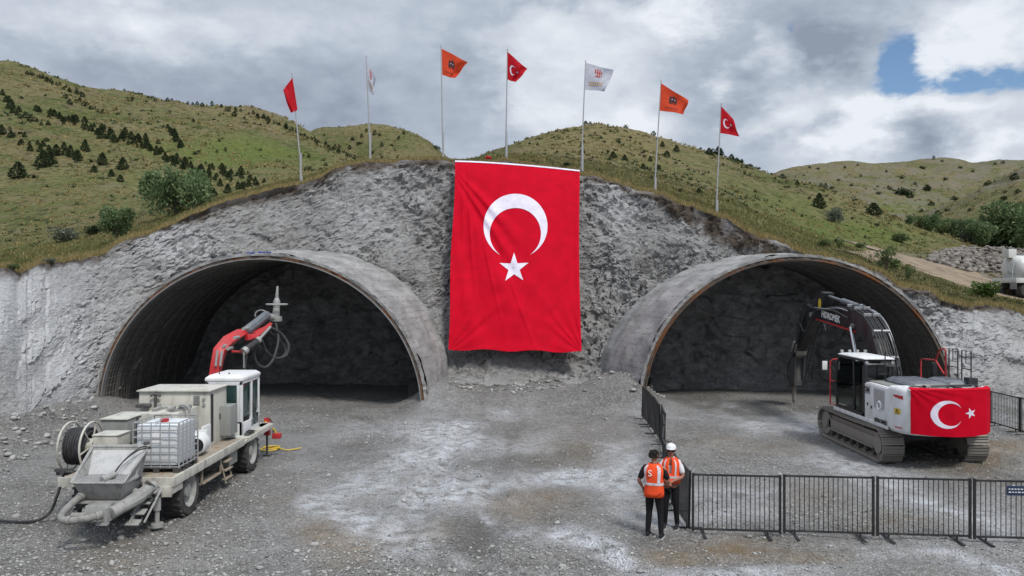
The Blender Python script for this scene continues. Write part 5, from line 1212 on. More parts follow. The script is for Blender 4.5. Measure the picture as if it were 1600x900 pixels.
# hood
m = MB(); m.box((10.2, 20.95, 2.05), (12.38, 23.2, 2.09)); m.build('hood_plate', 'truck_grey', ex, .01)
def hatch(x0, x1, y0, y1, name):
    m = MB(); r = lambda i, z: [(x0+i, y0+i*.6, z), (x1-i, y0+i*.6, z), (x1-i, y1-i*.6, z), (x0+i, y1-i*.6, z)]
    m.loft([r(0, 2.09), r(0, 2.14), r(.05, 2.20), r(.16, 2.245)])
    for k in range(4): x = x0+.2+(x1-x0-.4)*k/3; m.box((x-.02, y0+.2, 2.235), (x+.02, y1-.2, 2.262))
    m.build(name, 'hood_grey', ex, .02)
hatch(10.55, 11.5, 21.0, 22.6, 'engine_hatch'); hatch(11.65, 12.3, 21.3, 22.5, 'engine_hatch')
m = MB(); m.tube([(10.4, 20.95, 2.13), (11.2, 20.80, 2.19), (12.2, 20.95, 2.19)], .02, 6); m.tube([(10.6, 20.8, 2.14), (11.6, 20.75, 2.17), (12.3, 20.95, 2.16)], .018, 6); m.box((11.35, 20.65, 2.12), (11.75, 20.78, 2.17), rot=(0, 12, 20)); m.box((12.12, 21.2, 2.1), (12.36, 21.45, 2.34))
for x in (10.7, 11.3, 12.05): m.box((x, 20.75, 2.12), (x+.05, 20.85, 2.2))
m.build('hood_rail', 'black_metal', ex, .006)
m = MB()
for x in (10.75, 11.9, 12.45): m.torus((x, 20.62, 2.15), .045, .014, 'Y', 16, 6)
m.build('lifting_eye', 'chrome', ex)
# cab
x0, x1, y0, y1, z0, z1 = 10.06, 10.92, 22.82, 24.86, 1.04, 2.66
m = MB()
def fr(pts, r=.045): m.tube(pts, r, 6)
prof = [(y0, z0), (y0, z1-.12), (y0+.12, z1), (y1-.25, z1), (y1-.02, z1-.3), (y1+.05, 1.75), (y1-.05, z0)]
for x in (x0+.045, x1-.045):
    pp_ = [(x, a, b) for a, b in prof]; m.tube(pp_+[pp_[0]], .05, 6)
    m.tube([(x, 23.55, z0), (x, 23.62, z1)], .045, 6)
for a, b in prof: m.tube([(x0+.04, a, b), (x1-.04, a, b)], .045, 6)
m.box((x0+.0, y0+.0, z0), (x0+.05, y0+.14, z1-.15)); m.box((x0, y0, z0-.02), (x0+.05, y1-.08, z0+.12)); m.box((x0, 23.5, 1.2), (x0+.04, 23.68, 1.32))
m.build('cab_frame', 'black_metal', ex, .008)
m = MB(); m.box((x0+.03, y0+.02, z0), (x1-.03, y0+.05, 1.9)); m.box((x0+.04, y0, z0-.02), (x1, y1, z0+.04)); m.box((x1-.05, y0, z0), (x1-.01, y1-.05, 1.7)); m.build('cab_wall', 'black_metal', ex)
m = MB(); m.loft([[(x0-.01, y0-.01, z1+.02), (x1+.01, y0-.01, z1+.02), (x1+.01, y1-.2, z1+.02), (x0-.01, y1-.2, z1+.02)], [(x0-.01, y0-.01, z1+.05), (x1+.01, y0-.01, z1+.05), (x1+.01, y1-.2, z1+.05), (x0-.01, y1-.2, z1+.05)], [(x0+.08, y0+.08, z1+.09), (x1-.08, y0+.08, z1+.09), (x1-.08, y1-.3, z1+.09), (x0+.08, y1-.3, z1+.09)]]); m.build('cab_roof', 'white_paint', ex, .02)
m = MB(); m.box((x0+.1, y0+.03, 1.95), (x1-.1, y0+.045, z1-.15)); m.build('rear_window', 'glass_dark', ex)
gl = NM('clear_glass', .03, 0, .6); gl.b.inputs['Transmission Weight'].default_value = 1; gl.b.inputs['IOR'].default_value = 1.2; gl.col((.14, .18, .18)); M['clear_glass'] = gl.m
m = MB(); m.prism([(y0+.10, z0+.15), (y0+.10, z1-.18), (y0+.18, z1-.06), (23.55, z1-.06), (23.5, z0+.15)], 'X', x0+.035, x0+.045); m.build('side_window', 'clear_glass', ex)
m = MB(); m.prism([(23.66, z0+.15), (23.68, z1-.06), (y1-.3, z1-.06), (y1-.1, z1-.32), (y1-.02, 1.75), (y1-.1, z0+.15)], 'X', x0+.035, x0+.045); m.build('door_window', 'clear_glass', ex)
m = MB(); m.box((x0+.2, 23.1, 1.15), (x1-.2, 23.6, 1.45)); m.box((x0+.2, 23.05, 1.4), (x1-.2, 23.2, 2.15), rot=(8, 0, 0)); m.build('seat', 'black_metal', ex, .04)
m = MB(); m.box((x0+.12, 23.2, 1.12), (x0+.20, 23.4, 1.55), rot=(12, 0, 0)); m.build('seat_side', 'seat_green', ex, .02)
for k in range(4): x = x0+.08+.24*k; m = MB(); m.box((x-.03, y1-.30, z1+.09), (x+.05, y1-.22, z1+.17)); m.build('work_lamp', 'pole_metal', ex, .01)
for x in (x0+.03, x1-.1):
    m = MB(); m.cyl((x+.03, y0-.04, z1-.06), (x+.03, y0+.01, z1-.06), .05, n=12); m.build('rear_lamp', 'chrome', ex)
m = MB(); m.box((9.82, 25.28, 2.14), (9.98, 25.32, 2.42)); m.build('wing_mirror', 'white_paint', ex, .02)
m = MB(); m.tube([(9.98, 25.3, 2.25), (10.1, 25.15, 2.25), (10.12, 24.9, 2.0)], .016, 6); m.build('mirror_arm', 'black_metal', ex)
m = MB(); m.tube([(10.30, 25.25, 1.03), (10.08, 25.32, 1.05), (10.08, 25.32, 2.38), (10.14, 25.3, 2.47), (10.36, 25.2, 2.50)], .022, 8); m.tube([(10.08, 25.32, 1.8), (10.3, 25.0, 1.8)], .018, 6); m.build('front_handrail', 'red_paint', ex)
m = MB(); m.tube([(10.55, 22.6, 2.06), (10.55, 22.6, 2.93), (10.87, 22.6, 2.93), (10.87, 22.6, 2.06)], .018, 6); m.tube([(10.55, 22.62, 2.52), (10.95, 22.62, 2.52), (10.98, 22.62, 2.4), (10.98, 22.62, 2.06)], .016, 6); m.build('hood_handrail', 'black_metal', ex)
m = MB(); m.tube([(12.48, 24.4, 2.0), (12.48, 24.4, 2.55), (12.48, 24.15, 2.58), (12.48, 23.55, 2.60), (12.48, 23.3, 2.95), (12.48, 23.05, 2.98), (12.48, 23.0, 2.9), (12.48, 23.0, 2.0)], .026, 8); m.tube([(12.48, 23.55, 2.6), (12.48, 23.1, 2.25)], .024, 8); m.build('red_handrail', 'red_paint', ex)
m = MB()
for y in (22.9, 22.25): m.tube([(12.52, y, 2.0), (12.52, y, 3.0), (12.52, y-.45, 3.0), (12.52, y-.45, 2.0)], .02, 6); m.tube([(12.52, y, 2.5), (12.52, y-.45, 2.5)], .016, 6); m.tube([(12.52, y-.2, 3.0), (12.52, y-.2, 2.65), (12.52, y-.42, 2.65)], .014, 6)
m.build('side_handrail', 'black_metal', ex)
m = MB(); m.box((11.5, 23.5, 1.05), (12.55, 24.2, 2.0)); m.cyl((12.3, 23.3, 2.0), (12.3, 23.3, 2.55), .07, n=14); m.box((11.0, 23.8, 1.05), (11.7, 24.8, 1.5)); m.build('valve_housing', 'black_metal', ex, .02)
# boom, arm and breaker
bx = 11.35
def sideplate(name, poly, wx, mat, par=ex, bev=.03, cx=bx): m = MB(); m.prism(poly, 'X', cx-wx/2, cx+wx/2); return m.build(name, mat, par, bev)
bo = sideplate('boom', [(23.85, 1.55), (24.15, 1.35), (24.40, 1.7), (24.95, 2.75), (25.6, 3.20), (26.4, 3.35), (27.6, 3.42), (29.6, 3.60), (29.9, 3.72), (29.75, 3.90), (28.6, 3.98), (26.9, 4.02), (25.6, 3.93), (24.85, 3.50), (24.3, 2.6)], .42, 'black_metal')
m = MB(); m.prism([(25.9, 3.28), (27.6, 3.43), (29.3, 3.58), (29.3, 3.62), (27.6, 3.48), (25.9, 3.34)], 'X', bx-.225, bx-.212); m.build('red_stripe', 'red_paint', bo)
sl = Vector((0, -1, -.10)); text('maker_lettering', 'HIDROMEK', (bx-.216, 27.95, 3.72), .32, 'letter_white', bo, sl, (0, 0, 1), .008)
m = MB()
for y, z in ((29.7, 3.74), (24.15, 1.6), (26.1, 3.48)): m.cyl((bx-.28, y, z), (bx+.28, y, z), .09, n=14)
m.build('boom_pin', 'track_steel', bo)
for s in (-.30, .30):
    m = MB(); m.tube([(bx+s, 25.1, 1.35), (bx+s, 25.6, 2.35)], .085, 14); o = m.build('boom_cylinder', 'black_metal', ex); m = MB(); m.tube([(bx+s, 25.6, 2.35), (bx+s, 26.1, 3.45)], .05, 12); m.build('cylinder_rod', 'chrome', o)
m = MB(); m.tube([(bx, 26.2, 4.12), (bx, 27.4, 4.28)], .10, 14); m.box((bx-.1, 25.9, 3.8), (bx+.1, 26.3, 4.18)); o = m.build('arm_cylinder', 'hood_grey', ex); m = MB(); m.tube([(bx, 27.4, 4.28), (bx, 28.75, 4.45)], .055, 12); m.build('cylinder_rod', 'hood_grey', o)
ar = sideplate('arm', [(28.55, 4.55), (28.95, 4.60), (29.5, 4.35), (30.3, 3.9), (31.7, 2.45), (31.6, 2.2), (31.3, 2.25), (29.9, 3.45), (29.4, 3.55), (28.9, 3.9)], .36, 'black_metal')
m = MB(); m.prism([(29.0+.13*math.cos(a), 4.15+.20*math.sin(a)) for a in [i*math.pi/8 for i in range(16)]], 'X', bx-.195, bx-.183); m.build('yellow_decal', 'yellow', ar)
m = MB(); m.tube([(bx, 29.9, 4.25), (bx, 31.1, 3.2)], .08, 12); o = m.build('tool_cylinder', 'black_metal', ar); m = MB(); m.tube([(bx, 31.1, 3.2), (bx, 31.75, 2.55)], .045, 10); m.build('cylinder_rod', 'chrome', o)
m = MB(); m.prism([(31.2, 2.5), (31.75, 2.62), (32.05, 2.2), (31.8, 1.9), (31.35, 2.1)], 'X', bx-.2, bx+.2); m.build('linkage', 'track_steel', ex, .02)
m = MB(); 
for s in (-.2, .16): m.prism([(31.45, 2.2), (31.95, 2.2), (32.2, 1.2), (32.25, .75), (31.95, .75), (31.6, 1.2)], 'X', bx+s, bx+s+.05)
m.box((bx-.16, 31.7, .85), (bx+.16, 32.1, 2.0)); hb = m.build('breaker', 'dark_steel', ex, .02)
m = MB(); m.cyl((bx, 32.08, .9), (bx, 32.2, .22), .09, .07, 12); m.cyl((bx, 32.2, .22), (bx, 32.22, .1), .07, .02, 12); m.build('breaker_chisel', 'track_steel', hb)
# hydraulic hoses over the boom
m = MB(); m2 = MB()
for k in range(7):
    s = -.24+.08*k; o_ = .05+.03*(k % 2)
    m.tube(hosepath([(bx+s, 23.75, 2.0), (bx+s, 23.95, 2.55+o_), (bx+s, 24.45, 3.25+o_), (bx+s, 25.1, 3.72+o_), (bx+s*.9, 25.8, 3.93+o_), (bx+s*.8, 26.5, 4.02+o_)], 6), .022, 6)
for k in (0, 1, 5, 6):
    s = -.24+.08*k; m.tube(hosepath([(bx+s, 26.5, 4.02), (bx+s, 27.6, 4.08), (bx+s, 28.6, 3.98), (bx+s*1.3, 29.4, 4.0), (bx+s*1.5, 29.8, 4.1), (bx+s*1.5, 30.4, 3.7), (bx+s*1.3, 31.0, 2.8), (bx+s*1.2, 31.5, 2.0)], 8), .022, 6)
for s in (-.34, .34):
    m.tube(hosepath([(bx+s, 26.2, 3.75), (bx+s, 27.4, 3.95), (bx+s, 28.9, 3.92), (bx+s, 29.5, 3.55), (bx+s*1.2, 29.9, 3.1), (bx+s*1.3, 30.3, 3.4), (bx+s, 30.6, 3.1), (bx+s*1.1, 31.2, 2.3), (bx+s*1.2, 31.7, 1.6), (bx+s, 31.9, 1.1)], 8), .028, 6)
m.build('hydraulic_hoses', 'rubber', ex)
for (y, z) in ((24.0, 2.62), (24.55, 3.38), (25.2, 3.86), (25.9, 4.06), (26.45, 4.13)):
    for s in (-.14, .14): MB().box((bx+s-.11, y-.03, z-.02), (bx+s+.11, y+.03, z+.06), rot=(45 if y < 25 else 15, 0, 0)).build('hose_clamp', 'pole_metal', ex)
m = MB(); 
for s in (.30, .36): m.tube(hosepath([(bx+s, 24.0, 2.0), (bx+s, 24.4, 2.9), (bx+s, 25.0, 3.62), (bx+s, 25.8, 3.98), (bx+s, 26.6, 4.06)], 6), .018, 6)
m.tube(hosepath([(bx+.3, 26.6, 4.06), (bx+.28, 27.8, 3.9), (bx+.28, 29.3, 3.92)], 6), .018, 6); m.tube(hosepath([(bx-.28, 26.4, 3.98), (bx-.28, 27.2, 4.05), (bx-.28, 28.2, 4.0), (bx-.28, 29.2, 4.02)], 6), .018, 6)
m.build('steel_pipes', 'pole_metal', ex)
# flag draped over the counterweight
fb = thing('draped_flag', 'red crescent and star flag stretched over the excavator counterweight', 'flag', (11.35, 20.2, 1.0))
U0, U1, ZA, ZB = .225, .875, .985, 2.11
def fmk(u, w, off=.03):
    uu = U0+(U1-U0)*u; zz = ZB+(ZA-ZB)*w; sag = .05*math.sin(math.pi*u)*w-.03*math.sin(math.pi*u)*(1-w)
    g = .010*math.sin(u*40+w*6)*w*(1-u)+.012*math.sin(math.atan2(w+.1, u+.05)*22)*math.exp(-(w+u)*2)
    p = cws(uu, zz-sag, off+g); return p
n1_, n2_ = 90, 40
vs = [fmk(i/(n1_-1), j/(n2_-1)) for i in range(n1_) for j in range(n2_)]
npmesh('flag_cloth', np.array(vs)-np.array([11.35, 20.2, 1.0]), gridfaces(n1_, n2_), 'banner_red', fb, smooth=180)
m = MB(); top = []
for i in range(60): a = fmk(i/59, 0); top += [a, (a[0], a[1]+.10, 2.15), (a[0], a[1]+.2, 2.155)]
m.v = top; m.f = [(i*3+k, i*3+k+1, i*3+k+4, i*3+k+3) for i in range(59) for k in (0, 1)]; m.build('folded_edge', 'banner_red', fb, fix=False, smooth=180)
WW = 2.05; HH = ZB-ZA
crescent_star(lambda x, y: fmk(x/WW, .5-y/HH, .036), (.71, -.03), .335, 0, 'crescent', 'star', 'banner_white', fb, (1.24, .0), .135, math.radians(180+0), .23, .80)
m = MB(); m.tube([fmk(0, .02), (10.25, 21.0, 2.16)], .012, 5); m.build('tie_string', 'letter_white', fb)
# ================================================================== people
def skinned(name, joints, edges, mat, parent, org, root=0, sub=2, smooth=180, extra=None):
    """joints: (x,y,z,rx,ry) ; a continuous surface grown over a skeleton"""
    me = bpy.data.meshes.new(name+'_skeleton'); bm = bmesh.new(); ly = bm.verts.layers.skin.verify(); vs = []
    for i, j in enumerate(joints):
        v = bm.verts.new([(j[k]-org[k])*S for k in range(3)]); ry = j[4] if len(j) > 4 else j[3]; v[ly].radius = (j[3]*S, ry*S); v[ly].use_root = (i == root); vs.append(v)
    for a, b in edges: bm.edges.new((vs[a], vs[b]))
    bm.to_mesh(me); bm.free(); o = bpy.data.objects.new('tmp', me); COL.objects.link(o)
    md = o.modifiers.new('s', 'SKIN'); md.use_smooth_shade = True; md.branch_smoothing = .6
    sb = o.modifiers.new('b', 'SUBSURF'); sb.levels = sub; sb.render_levels = sub
    dg = bpy.context.evaluated_depsgraph_get(); out = bpy.data.meshes.new_from_object(o.evaluated_get(dg)); out.materials.clear()
    bpy.data.objects.remove(o, do_unlink=True); bpy.data.meshes.remove(me); out.name = name
    if extra:
        bm = bmesh.new(); bm.from_mesh(out)
        for vsx, fsx in extra:
            nv_ = [bm.verts.new([(p[k]-org[k])*S for k in range(3)]) for p in vsx]
            for f in fsx:
                try: bm.faces.new([nv_[i] for i in f])
                except ValueError: pass
        bmesh.ops.recalc_face_normals(bm, faces=bm.faces); bm.to_mesh(out); bm.free()
    return link(name, out, mat, parent, smooth)
def person(label, base, h, face, feet, hands, elbows, kind, lean=0, head_turn=0, hat=False):
    """base (x,y); face: heading in degrees (0 = towards +Y); feet/hands/elbows offsets in the body frame (right, forward, up)"""
    gz = ground_h(np.array([[base[0], base[1], 0]]), False)[0]
    org = (base[0], base[1], gz); t = thing('person', label, 'person', org)
    a = R(face); fw = Vector((-math.sin(a), math.cos(a), 0)); rt = Vector((math.cos(a), math.sin(a), 0)); k = h/1.75
    def W_(r, f, u): v = rt*r*k+fw*f*k; return Vector((base[0]+v.x, base[1]+v.y, gz+u*k))
    def J(r, f, u, rad, rad2=None): p = W_(r, f, u); return (p.x, p.y, p.z, rad*k, (rad2 or rad)*k)
    a2 = R(face+head_turn); hf = Vector((-math.sin(a2), math.cos(a2), 0)); hr = Vector((math.cos(a2), math.sin(a2), 0))
    # feet ------------------------------------------------------------------
    (lr, lf), (rr, rf) = feet; (hl, hrr) = hands; (el, er) = elbows
    sh = 1.43
    jt = [J(0, 0, .96, .13, .105), J(0, -.01, 1.15, .125, .095), J(0, -.015, 1.32, .15, .105), J(0, -.01, 1.45, .07), J(0, .01, 1.55, .052), J(0, .015, 1.63, .078, .088), J(0, .01, 1.70, .070, .08)]
    ed = [(0, 1), (1, 2), (2, 3), (3, 4), (4, 5), (5, 6)]
    def limb(fr_, pts):
        p = fr_
        for q in pts: jt.append(J(*q)); ed.append((p, len(jt)-1)); p = len(jt)-1
        return p
    for s, e, hd in ((-1, el, hl), (1, er, hrr)):
        limb(2, [(s*.175, -.01, sh, .058), (s*.20*.5+e[0]*.5, e[1]*.5-.01, (sh+e[2])/2-.01, .047), (*e, .038), ((e[0]+hd[0])/2, (e[1]+hd[1])/2, (e[2]+hd[2])/2, .036), (*hd, .026)])
    for s, (fx, ff) in ((-1, (lr, lf)), (1, (rr, rf))):
        kx, kf = (s*.09+fx)/2, ff*.5+.03
        limb(0, [(s*.09, 0, .88, .085), (s*.045+kx*.5, kf*.5+.01, .68, .075), (kx, kf, .50, .055), ((kx+fx)/2, (kf+ff)/2-.01, .32, .052), (fx, ff-.02, .10, .036)])
    ext = []
    # hands with palm and fingers
    for s, e, hd in ((-1, el, hl), (1, er, hrr)):
        wr = W_(*hd); dr = (wr-W_(*e)).normalized(); side = dr.cross(Vector((0, 0, 1))); side = side.normalized() if side.length > .1 else rt.copy(); nn = side.cross(dr)
        b = MB(); b.tube([wr-dr*.01*k, wr+dr*.04*k, wr+dr*.085*k], [.027*k, .038*k, .034*k], 8, flat=.5)
        for i, ln in enumerate((.065, .075, .07, .055)):
            o_ = side*(-.027+.018*i)*k; p0 = wr+dr*.08*k+o_; p1 = p0+dr*ln*.5*k-nn*.008*k; p2 = p1+dr*ln*.35*k-nn*.02*k; p3 = p2+dr*ln*.2*k-nn*.02*k; b.tube([p0, p1, p2, p3], [.0095*k, .009*k, .008*k, .006*k], 6)
        p0 = wr+dr*.02*k-side*s*.03*k; b.tube([p0, p0+dr*.03*k-side*s*.02*k, p0+dr*.065*k-side*s*.022*k-nn*.01*k], [.012*k, .0105*k, .008*k], 6); ext.append((b.v, b.f))
    # face: nose, ears, chin, brow
    hc = W_(0, .01, 1.645)
    b = MB(); b.tube([hc+hf*.082*k+Vector((0, 0, .02*k)), hc+hf*.105*k-Vector((0, 0, .012*k)), hc+hf*.09*k-Vector((0, 0, .022*k))], [.008*k, .015*k, .012*k], 6); ext.append((b.v, b.f))
    b = MB(); b.tube([hc+hf*.05*k-Vector((0, 0, .07*k)), hc+hf*.075*k-Vector((0, 0, .075*k))], [.035*k, .022*k], 8); ext.append((b.v, b.f))
    for s in (-1, 1):
        b = MB(); c = hc+hr*s*.082*k-hf*.005*k; b.tube([c-Vector((0, 0, .03*k)), c+hr*s*.012*k, c+Vector((0, 0, .03*k))], [.008*k, .016*k, .012*k], 6); ext.append((b.v, b.f))
    bo_ = skinned('body', jt, ed, 'skin', t, org, extra=ext)
    for s in (-1, 1):
        MB().tube([hc+hr*s*.032*k+hf*.083*k+Vector((0, 0, .022*k)), hc+hr*s*.032*k+hf*.091*k+Vector((0, 0, .022*k))], [.012*k, .009*k], 8).build('eye', 'hair_dark', t)
    MB().tube([hc-hr*.022*k+hf*.088*k-Vector((0, 0, .045*k)), hc+hf*.094*k-Vector((0, 0, .045*k)), hc+hr*.022*k+hf*.088*k-Vector((0, 0, .045*k))], .005*k, 6).build('mouth', 'mark_red', t)
    # hair or cap
    def dome(c, ax, bx_, up, z0, z1, n=20, m_=8, pw=.5, off=0):
        rings = []
        for i in range(m_+1):
            q = i/m_; zz_ = z0+(z1-z0)*q; f_ = max(.03, (1-q**2.4))**pw; rings.append([c+hr*math.cos(2*math.pi*j/n)*ax*f_*k+hf*(math.sin(2*math.pi*j/n)*bx_*f_+off*(1-q))*k+Vector((0, 0, zz_*k)) for j in range(n)])
        return rings
    if hat:
        m = MB(); m.loft(dome(hc, .108, .122, 1, .045, .155)); m.loft([[hc+hr*math.cos(x)*.095*k+hf*(.05+math.sin(x)*.125)*k+Vector((0, 0, zq*k)) for x in [j*math.pi/10 for j in range(20)]] for zq in (.040, .052)]); m.build('cap', 'hat_white', t, smooth=60)
        m = MB(); m.loft(dome(hc, .088, .098, 1, -.02, .06, off=-.014)); m.build('hair', 'hair_dark', t)
        m = MB(); m.tube([hc-hr*.05*k+hf*.098*k+Vector((0, 0, .022*k)), hc+hr*.05*k+hf*.098*k+Vector((0, 0, .022*k))], .012*k, 6); m.build('spectacles', 'black_metal', t)
    else:
        m = MB(); m.loft(dome(hc, .098, .108, 1, -.03, .125, off=-.022, pw=.45))
        r_ = random.Random(5)
        for q in range(90):
            x = r_.uniform(0, 6.28); zq = r_.uniform(.0, .11); rad = .095*math.sqrt(max(.02, 1-(zq/.13)**2.4)); c = hc+hr*math.cos(x)*rad*k+hf*(math.sin(x)*rad*1.08-.012)*k+Vector((0, 0, zq*k)); d_ = Vector((r_.uniform(-1, 1), r_.uniform(-1, 1), r_.uniform(.2, 1))).normalized()*.02*k; m.tube([c-d_*.5, c+d_], [.011*k, .003*k], 4)
        m.build('hair', 'hair_dark', t)
    # trousers
    jt2 = [J(0, -.0, .98, .155, .12)]; ed2 = []
    for s, (fx, ff) in ((-1, (lr, lf)), (1, (rr, rf))):
        kx, kf = (s*.09+fx)/2, ff*.5+.03; p = 0
        for q in [(s*.088, 0, .86, .10, .105), (s*.045+kx*.5, kf*.5+.01, .68, .088, .092), (kx, kf, .50, .070), ((kx+fx)/2, (kf+ff)/2-.01, .30, .064), (fx, ff-.025, .12, .054), (fx, ff-.025, .07, .056)]:
            jt2.append(J(*q)); ed2.append((p, len(jt2)-1)); p = len(jt2)-1
    skinned('trousers', jt2, ed2, 'black_cloth', t, org)
    # shoes
    for s, (fx, ff) in ((-1, (lr, lf)), (1, (rr, rf))):
        def ringf(cf, w, hh, z0=.012): return [W_(fx+w*math.cos(x), ff+cf, z0+max(0, (hh*(math.sin(x)*.5+.5)))) for x in [j*math.pi/6 for j in range(12)]]
        m = MB(); m.loft([ringf(-.10, .02, .06), ringf(-.085, .036, .10), ringf(-.03, .042, .115), ringf(.04, .046, .085), ringf(.11, .048, .062), ringf(.16, .038, .048), ringf(.185, .015, .03)]); m.build('shoe', 'shoe', t)
        m = MB(); pl = [(-.10, .02), (-.09, .038), (0, .044), (.1, .051), (.16, .042), (.19, .014)]; poly = [(p, w) for p, w in pl]+[(p, -w) for p, w in pl[::-1]]
        m.add([W_(fx+w, ff+p, z) for z in (-.01, .02) for p, w in poly], [tuple(range(12)), tuple(range(23, 11, -1))]+[(i, (i+1) % 12, 12+(i+1) % 12, 12+i) for i in range(12)]); m.build('shoe_sole', 'sole', t)
    # shirt with short sleeves
    sm = 'black_cloth' if kind == 'A' else 'shirt_white'
    jt3 = [J(0, 0, .93, .165, .125), J(0, -.005, 1.12, .152, .115), J(0, -.015, 1.30, .172, .122), J(0, -.01, 1.42, .12, .09), J(0, 0, 1.50, .066, .062)]; ed3 = [(0, 1), (1, 2), (2, 3), (3, 4)]
    for s, e in ((-1, el), (1, er)):
        p = 2
        for q in [(s*.17, -.01, sh-.005, .078), (s*.17+(e[0]-s*.17)*.45, e[1]*.45-.01, sh+(e[2]-sh)*.45, .068), (s*.17+(e[0]-s*.17)*.85, e[1]*.85-.005, sh+(e[2]-sh)*.85, .060)]:
            jt3.append(J(*q)); ed3.append((p, len(jt3)-1)); p = len(jt3)-1
    skinned('shirt', jt3, ed3, sm, t, org)
    # vest
    lo = .83 if kind == 'A' else .97
    sec = [(lo, .195, .150), (lo+.08, .198, .150), (1.05, .188, .142), (1.18, .190, .145), (1.30, .205, .150), (1.38, .205, .142), (1.44, .175, .115), (1.485, .115, .095), (1.50, .09, .085)]
    n = 40
    def vr(z, wx, wy, o_=0):
        rg = []
        for j in range(n):
            x = 2*math.pi*j/n; c, s = math.cos(x), math.sin(x); ex_ = 2.6; rr_ = (abs(c)**ex_+abs(s)**ex_)**(-1/ex_)
            wob = 1+.018*math.sin(x*7+z*9)+.012*math.sin(x*11-z*14); f_ = (1 if s > 0 or z < 1.35 else 1)
            rg.append(W_(c*rr_*(wx+o_)*wob, s*rr_*(wy+o_)*wob-.01, z))
        return rg
    rings = [vr(*q) for q in sec]
    m = MB(); m.loft(rings, caps=False)
    # arm holes: drop side faces high up; front opening for B
    keepf = []
    for i in range(len(rings)-1):
        for j in range(n):
            x = (j+.5)/n*360; z = (sec[i][0]+sec[i+1][0])/2
            side = min(abs(x-0), abs(x-360), abs(x-180)) < (16 if z < 1.4 else 10)
            if side and 1.2 < z < 1.46: continue
            if kind == 'B' and abs(x-90) < 10 and z > 1.18: continue
            keepf.append((i*n+j, i*n+(j+1) % n, (i+1)*n+(j+1) % n, (i+1)*n+j))
    m.f = keepf; vo = m.build('vest', 'vest_orange', t, fix=False, smooth=180)
    sd_ = vo.modifiers.new('thickness', 'SOLIDIFY'); sd_.thickness = .008; sd_.offset = -1
    def zsec(z):
        for i in range(len(sec)-1):
            if sec[i][0] <= z <= sec[i+1][0]: q = (z-sec[i][0])/(sec[i+1][0]-sec[i][0]); return sec[i][1]+(sec[i+1][1]-sec[i][1])*q, sec[i][2]+(sec[i+1][2]-sec[i][2])*q
        return sec[-1][1:]
    m = MB(); zt_ = 1.10; r1, r2 = vr(zt_-.025, *zsec(zt_-.025), .005), vr(zt_+.025, *zsec(zt_+.025), .005); m.loft([r1, r2], caps=False); m.build('reflective_band', 'vest_tape', vo, fix=False, smooth=180)
    m = MB()
    for deg in ((232, 308) if kind == 'A' else (60, 120)):
        zs = np.linspace(1.13, 1.47, 8); strip = []
        for z in zs:
            rg = vr(z, *zsec(z), .005); j = int(deg/360*n); strip += [rg[j-1 if kind == 'A' else j], rg[j+1]]
        m.add(strip, [(2*i, 2*i+1, 2*i+3, 2*i+2) for i in range(7)])
    m.build('reflective_strap', 'vest_tape', vo, fix=False, smooth=180)
    if kind == 'A':   # white curl mark on the back
        m = MB(); m.tube([W_(x, -.176, z) for x, z in ((-.015, 1.365), (-.045, 1.38), (-.08, 1.362), (-.07, 1.33), (-.035, 1.312), (-.015, 1.285), (-.045, 1.262), (-.08, 1.275))], .010*k, 6); m.build('back_emblem', 'letter_white', vo)
    return t
person('person with dark hair and orange safety vest seen from behind, black trousers', (2.69, 15.12), 1.64, -22, ((-.13, .02), (.15, -.02)), ((-.27, .10, .98), (.20, .26, 1.02)), ((-.31, -.03, 1.12), (.29, .02, 1.13)), 'A', head_turn=-30)
person('person in white cap and orange vest facing the other worker beside the barriers', (3.13, 15.72), 1.62, 160, ((-.12, .0), (.13, .03)), ((-.07, .27, 1.05), (.05, .28, 1.05)), ((-.26, .06, 1.12), (.26, .06, 1.12)), 'B', head_turn=8, hat=True)
# ================================================================== tanker on the haul road
rx, ry, rz_ = P(1592, 466, 54); rz_ = 4.0
def roadh(x, y): return terrain_h(x, y)
tk2 = thing('tanker_truck', 'white tanker truck with dusty twin rear wheels on the dirt road', 'truck', (33.6, 54.0, 4.0))
tk2.rotation_euler = (0, 0, R(8))
m = MB(); X0, X1 = 33.6-.0, 41.5; gz = 4.0; yb, yf = 54.0, 56.3
ORG['tanker_truck'] = (X0+3.6, 55.2, 4.0); tk2.location = [c*S for c in (X0+3.6, 55.2, min(roadh(34, 54), roadh(36, 55)))]
m = MB(); n = 28
def ell(x, k=1): return [(x, 55.15+1.05*k*math.cos(2*math.pi*i/n), gz+2.05+.88*k*math.sin(2*math.pi*i/n)) for i in range(n)]
m.loft([ell(X0+.35, .3), ell(X0+.42, .75), ell(X0+.6, .95), ell(X0+.8, 1), ell(X1-1, 1), ell(X1-.7, .8)]); m.build('tank', 'tank_white', tk2)
m = MB(); 
for x in (X0+1.4, X0+2.8, X0+4.2): m.loft([ell(x, 1.015), ell(x+.08, 1.015)])
m.build('tank_band', 'pole_metal', tk2)
m = MB(); m.box((X0, 54.05, gz+1.05), (X1, 54.15, gz+1.38)); m.box((X0, 56.15, gz+1.05), (X1, 56.25, gz+1.38)); m.box((X0-.02, 54.05, gz+1.1), (X0+.06, 56.25, gz+1.38)); m.box((X0, 54.1, gz+1.05), (X1, 56.2, gz+1.1)); m.build('side_board', 'tank_white', tk2, .01)
m = MB(); m.box((X0+.2, 54.6, gz+.7), (X1+2, 54.8, gz+1.05)); m.box((X0+.2, 55.5, gz+.7), (X1+2, 55.7, gz+1.05)); m.box((X0-.5, 54.0, gz+.62), (X0+.0, 54.05, gz+1.05)); m.box((X0+3.2, 54.1, gz+.45), (X0+5.5, 54.2, gz+.95)); m.build('chassis', 'dark_steel', tk2)
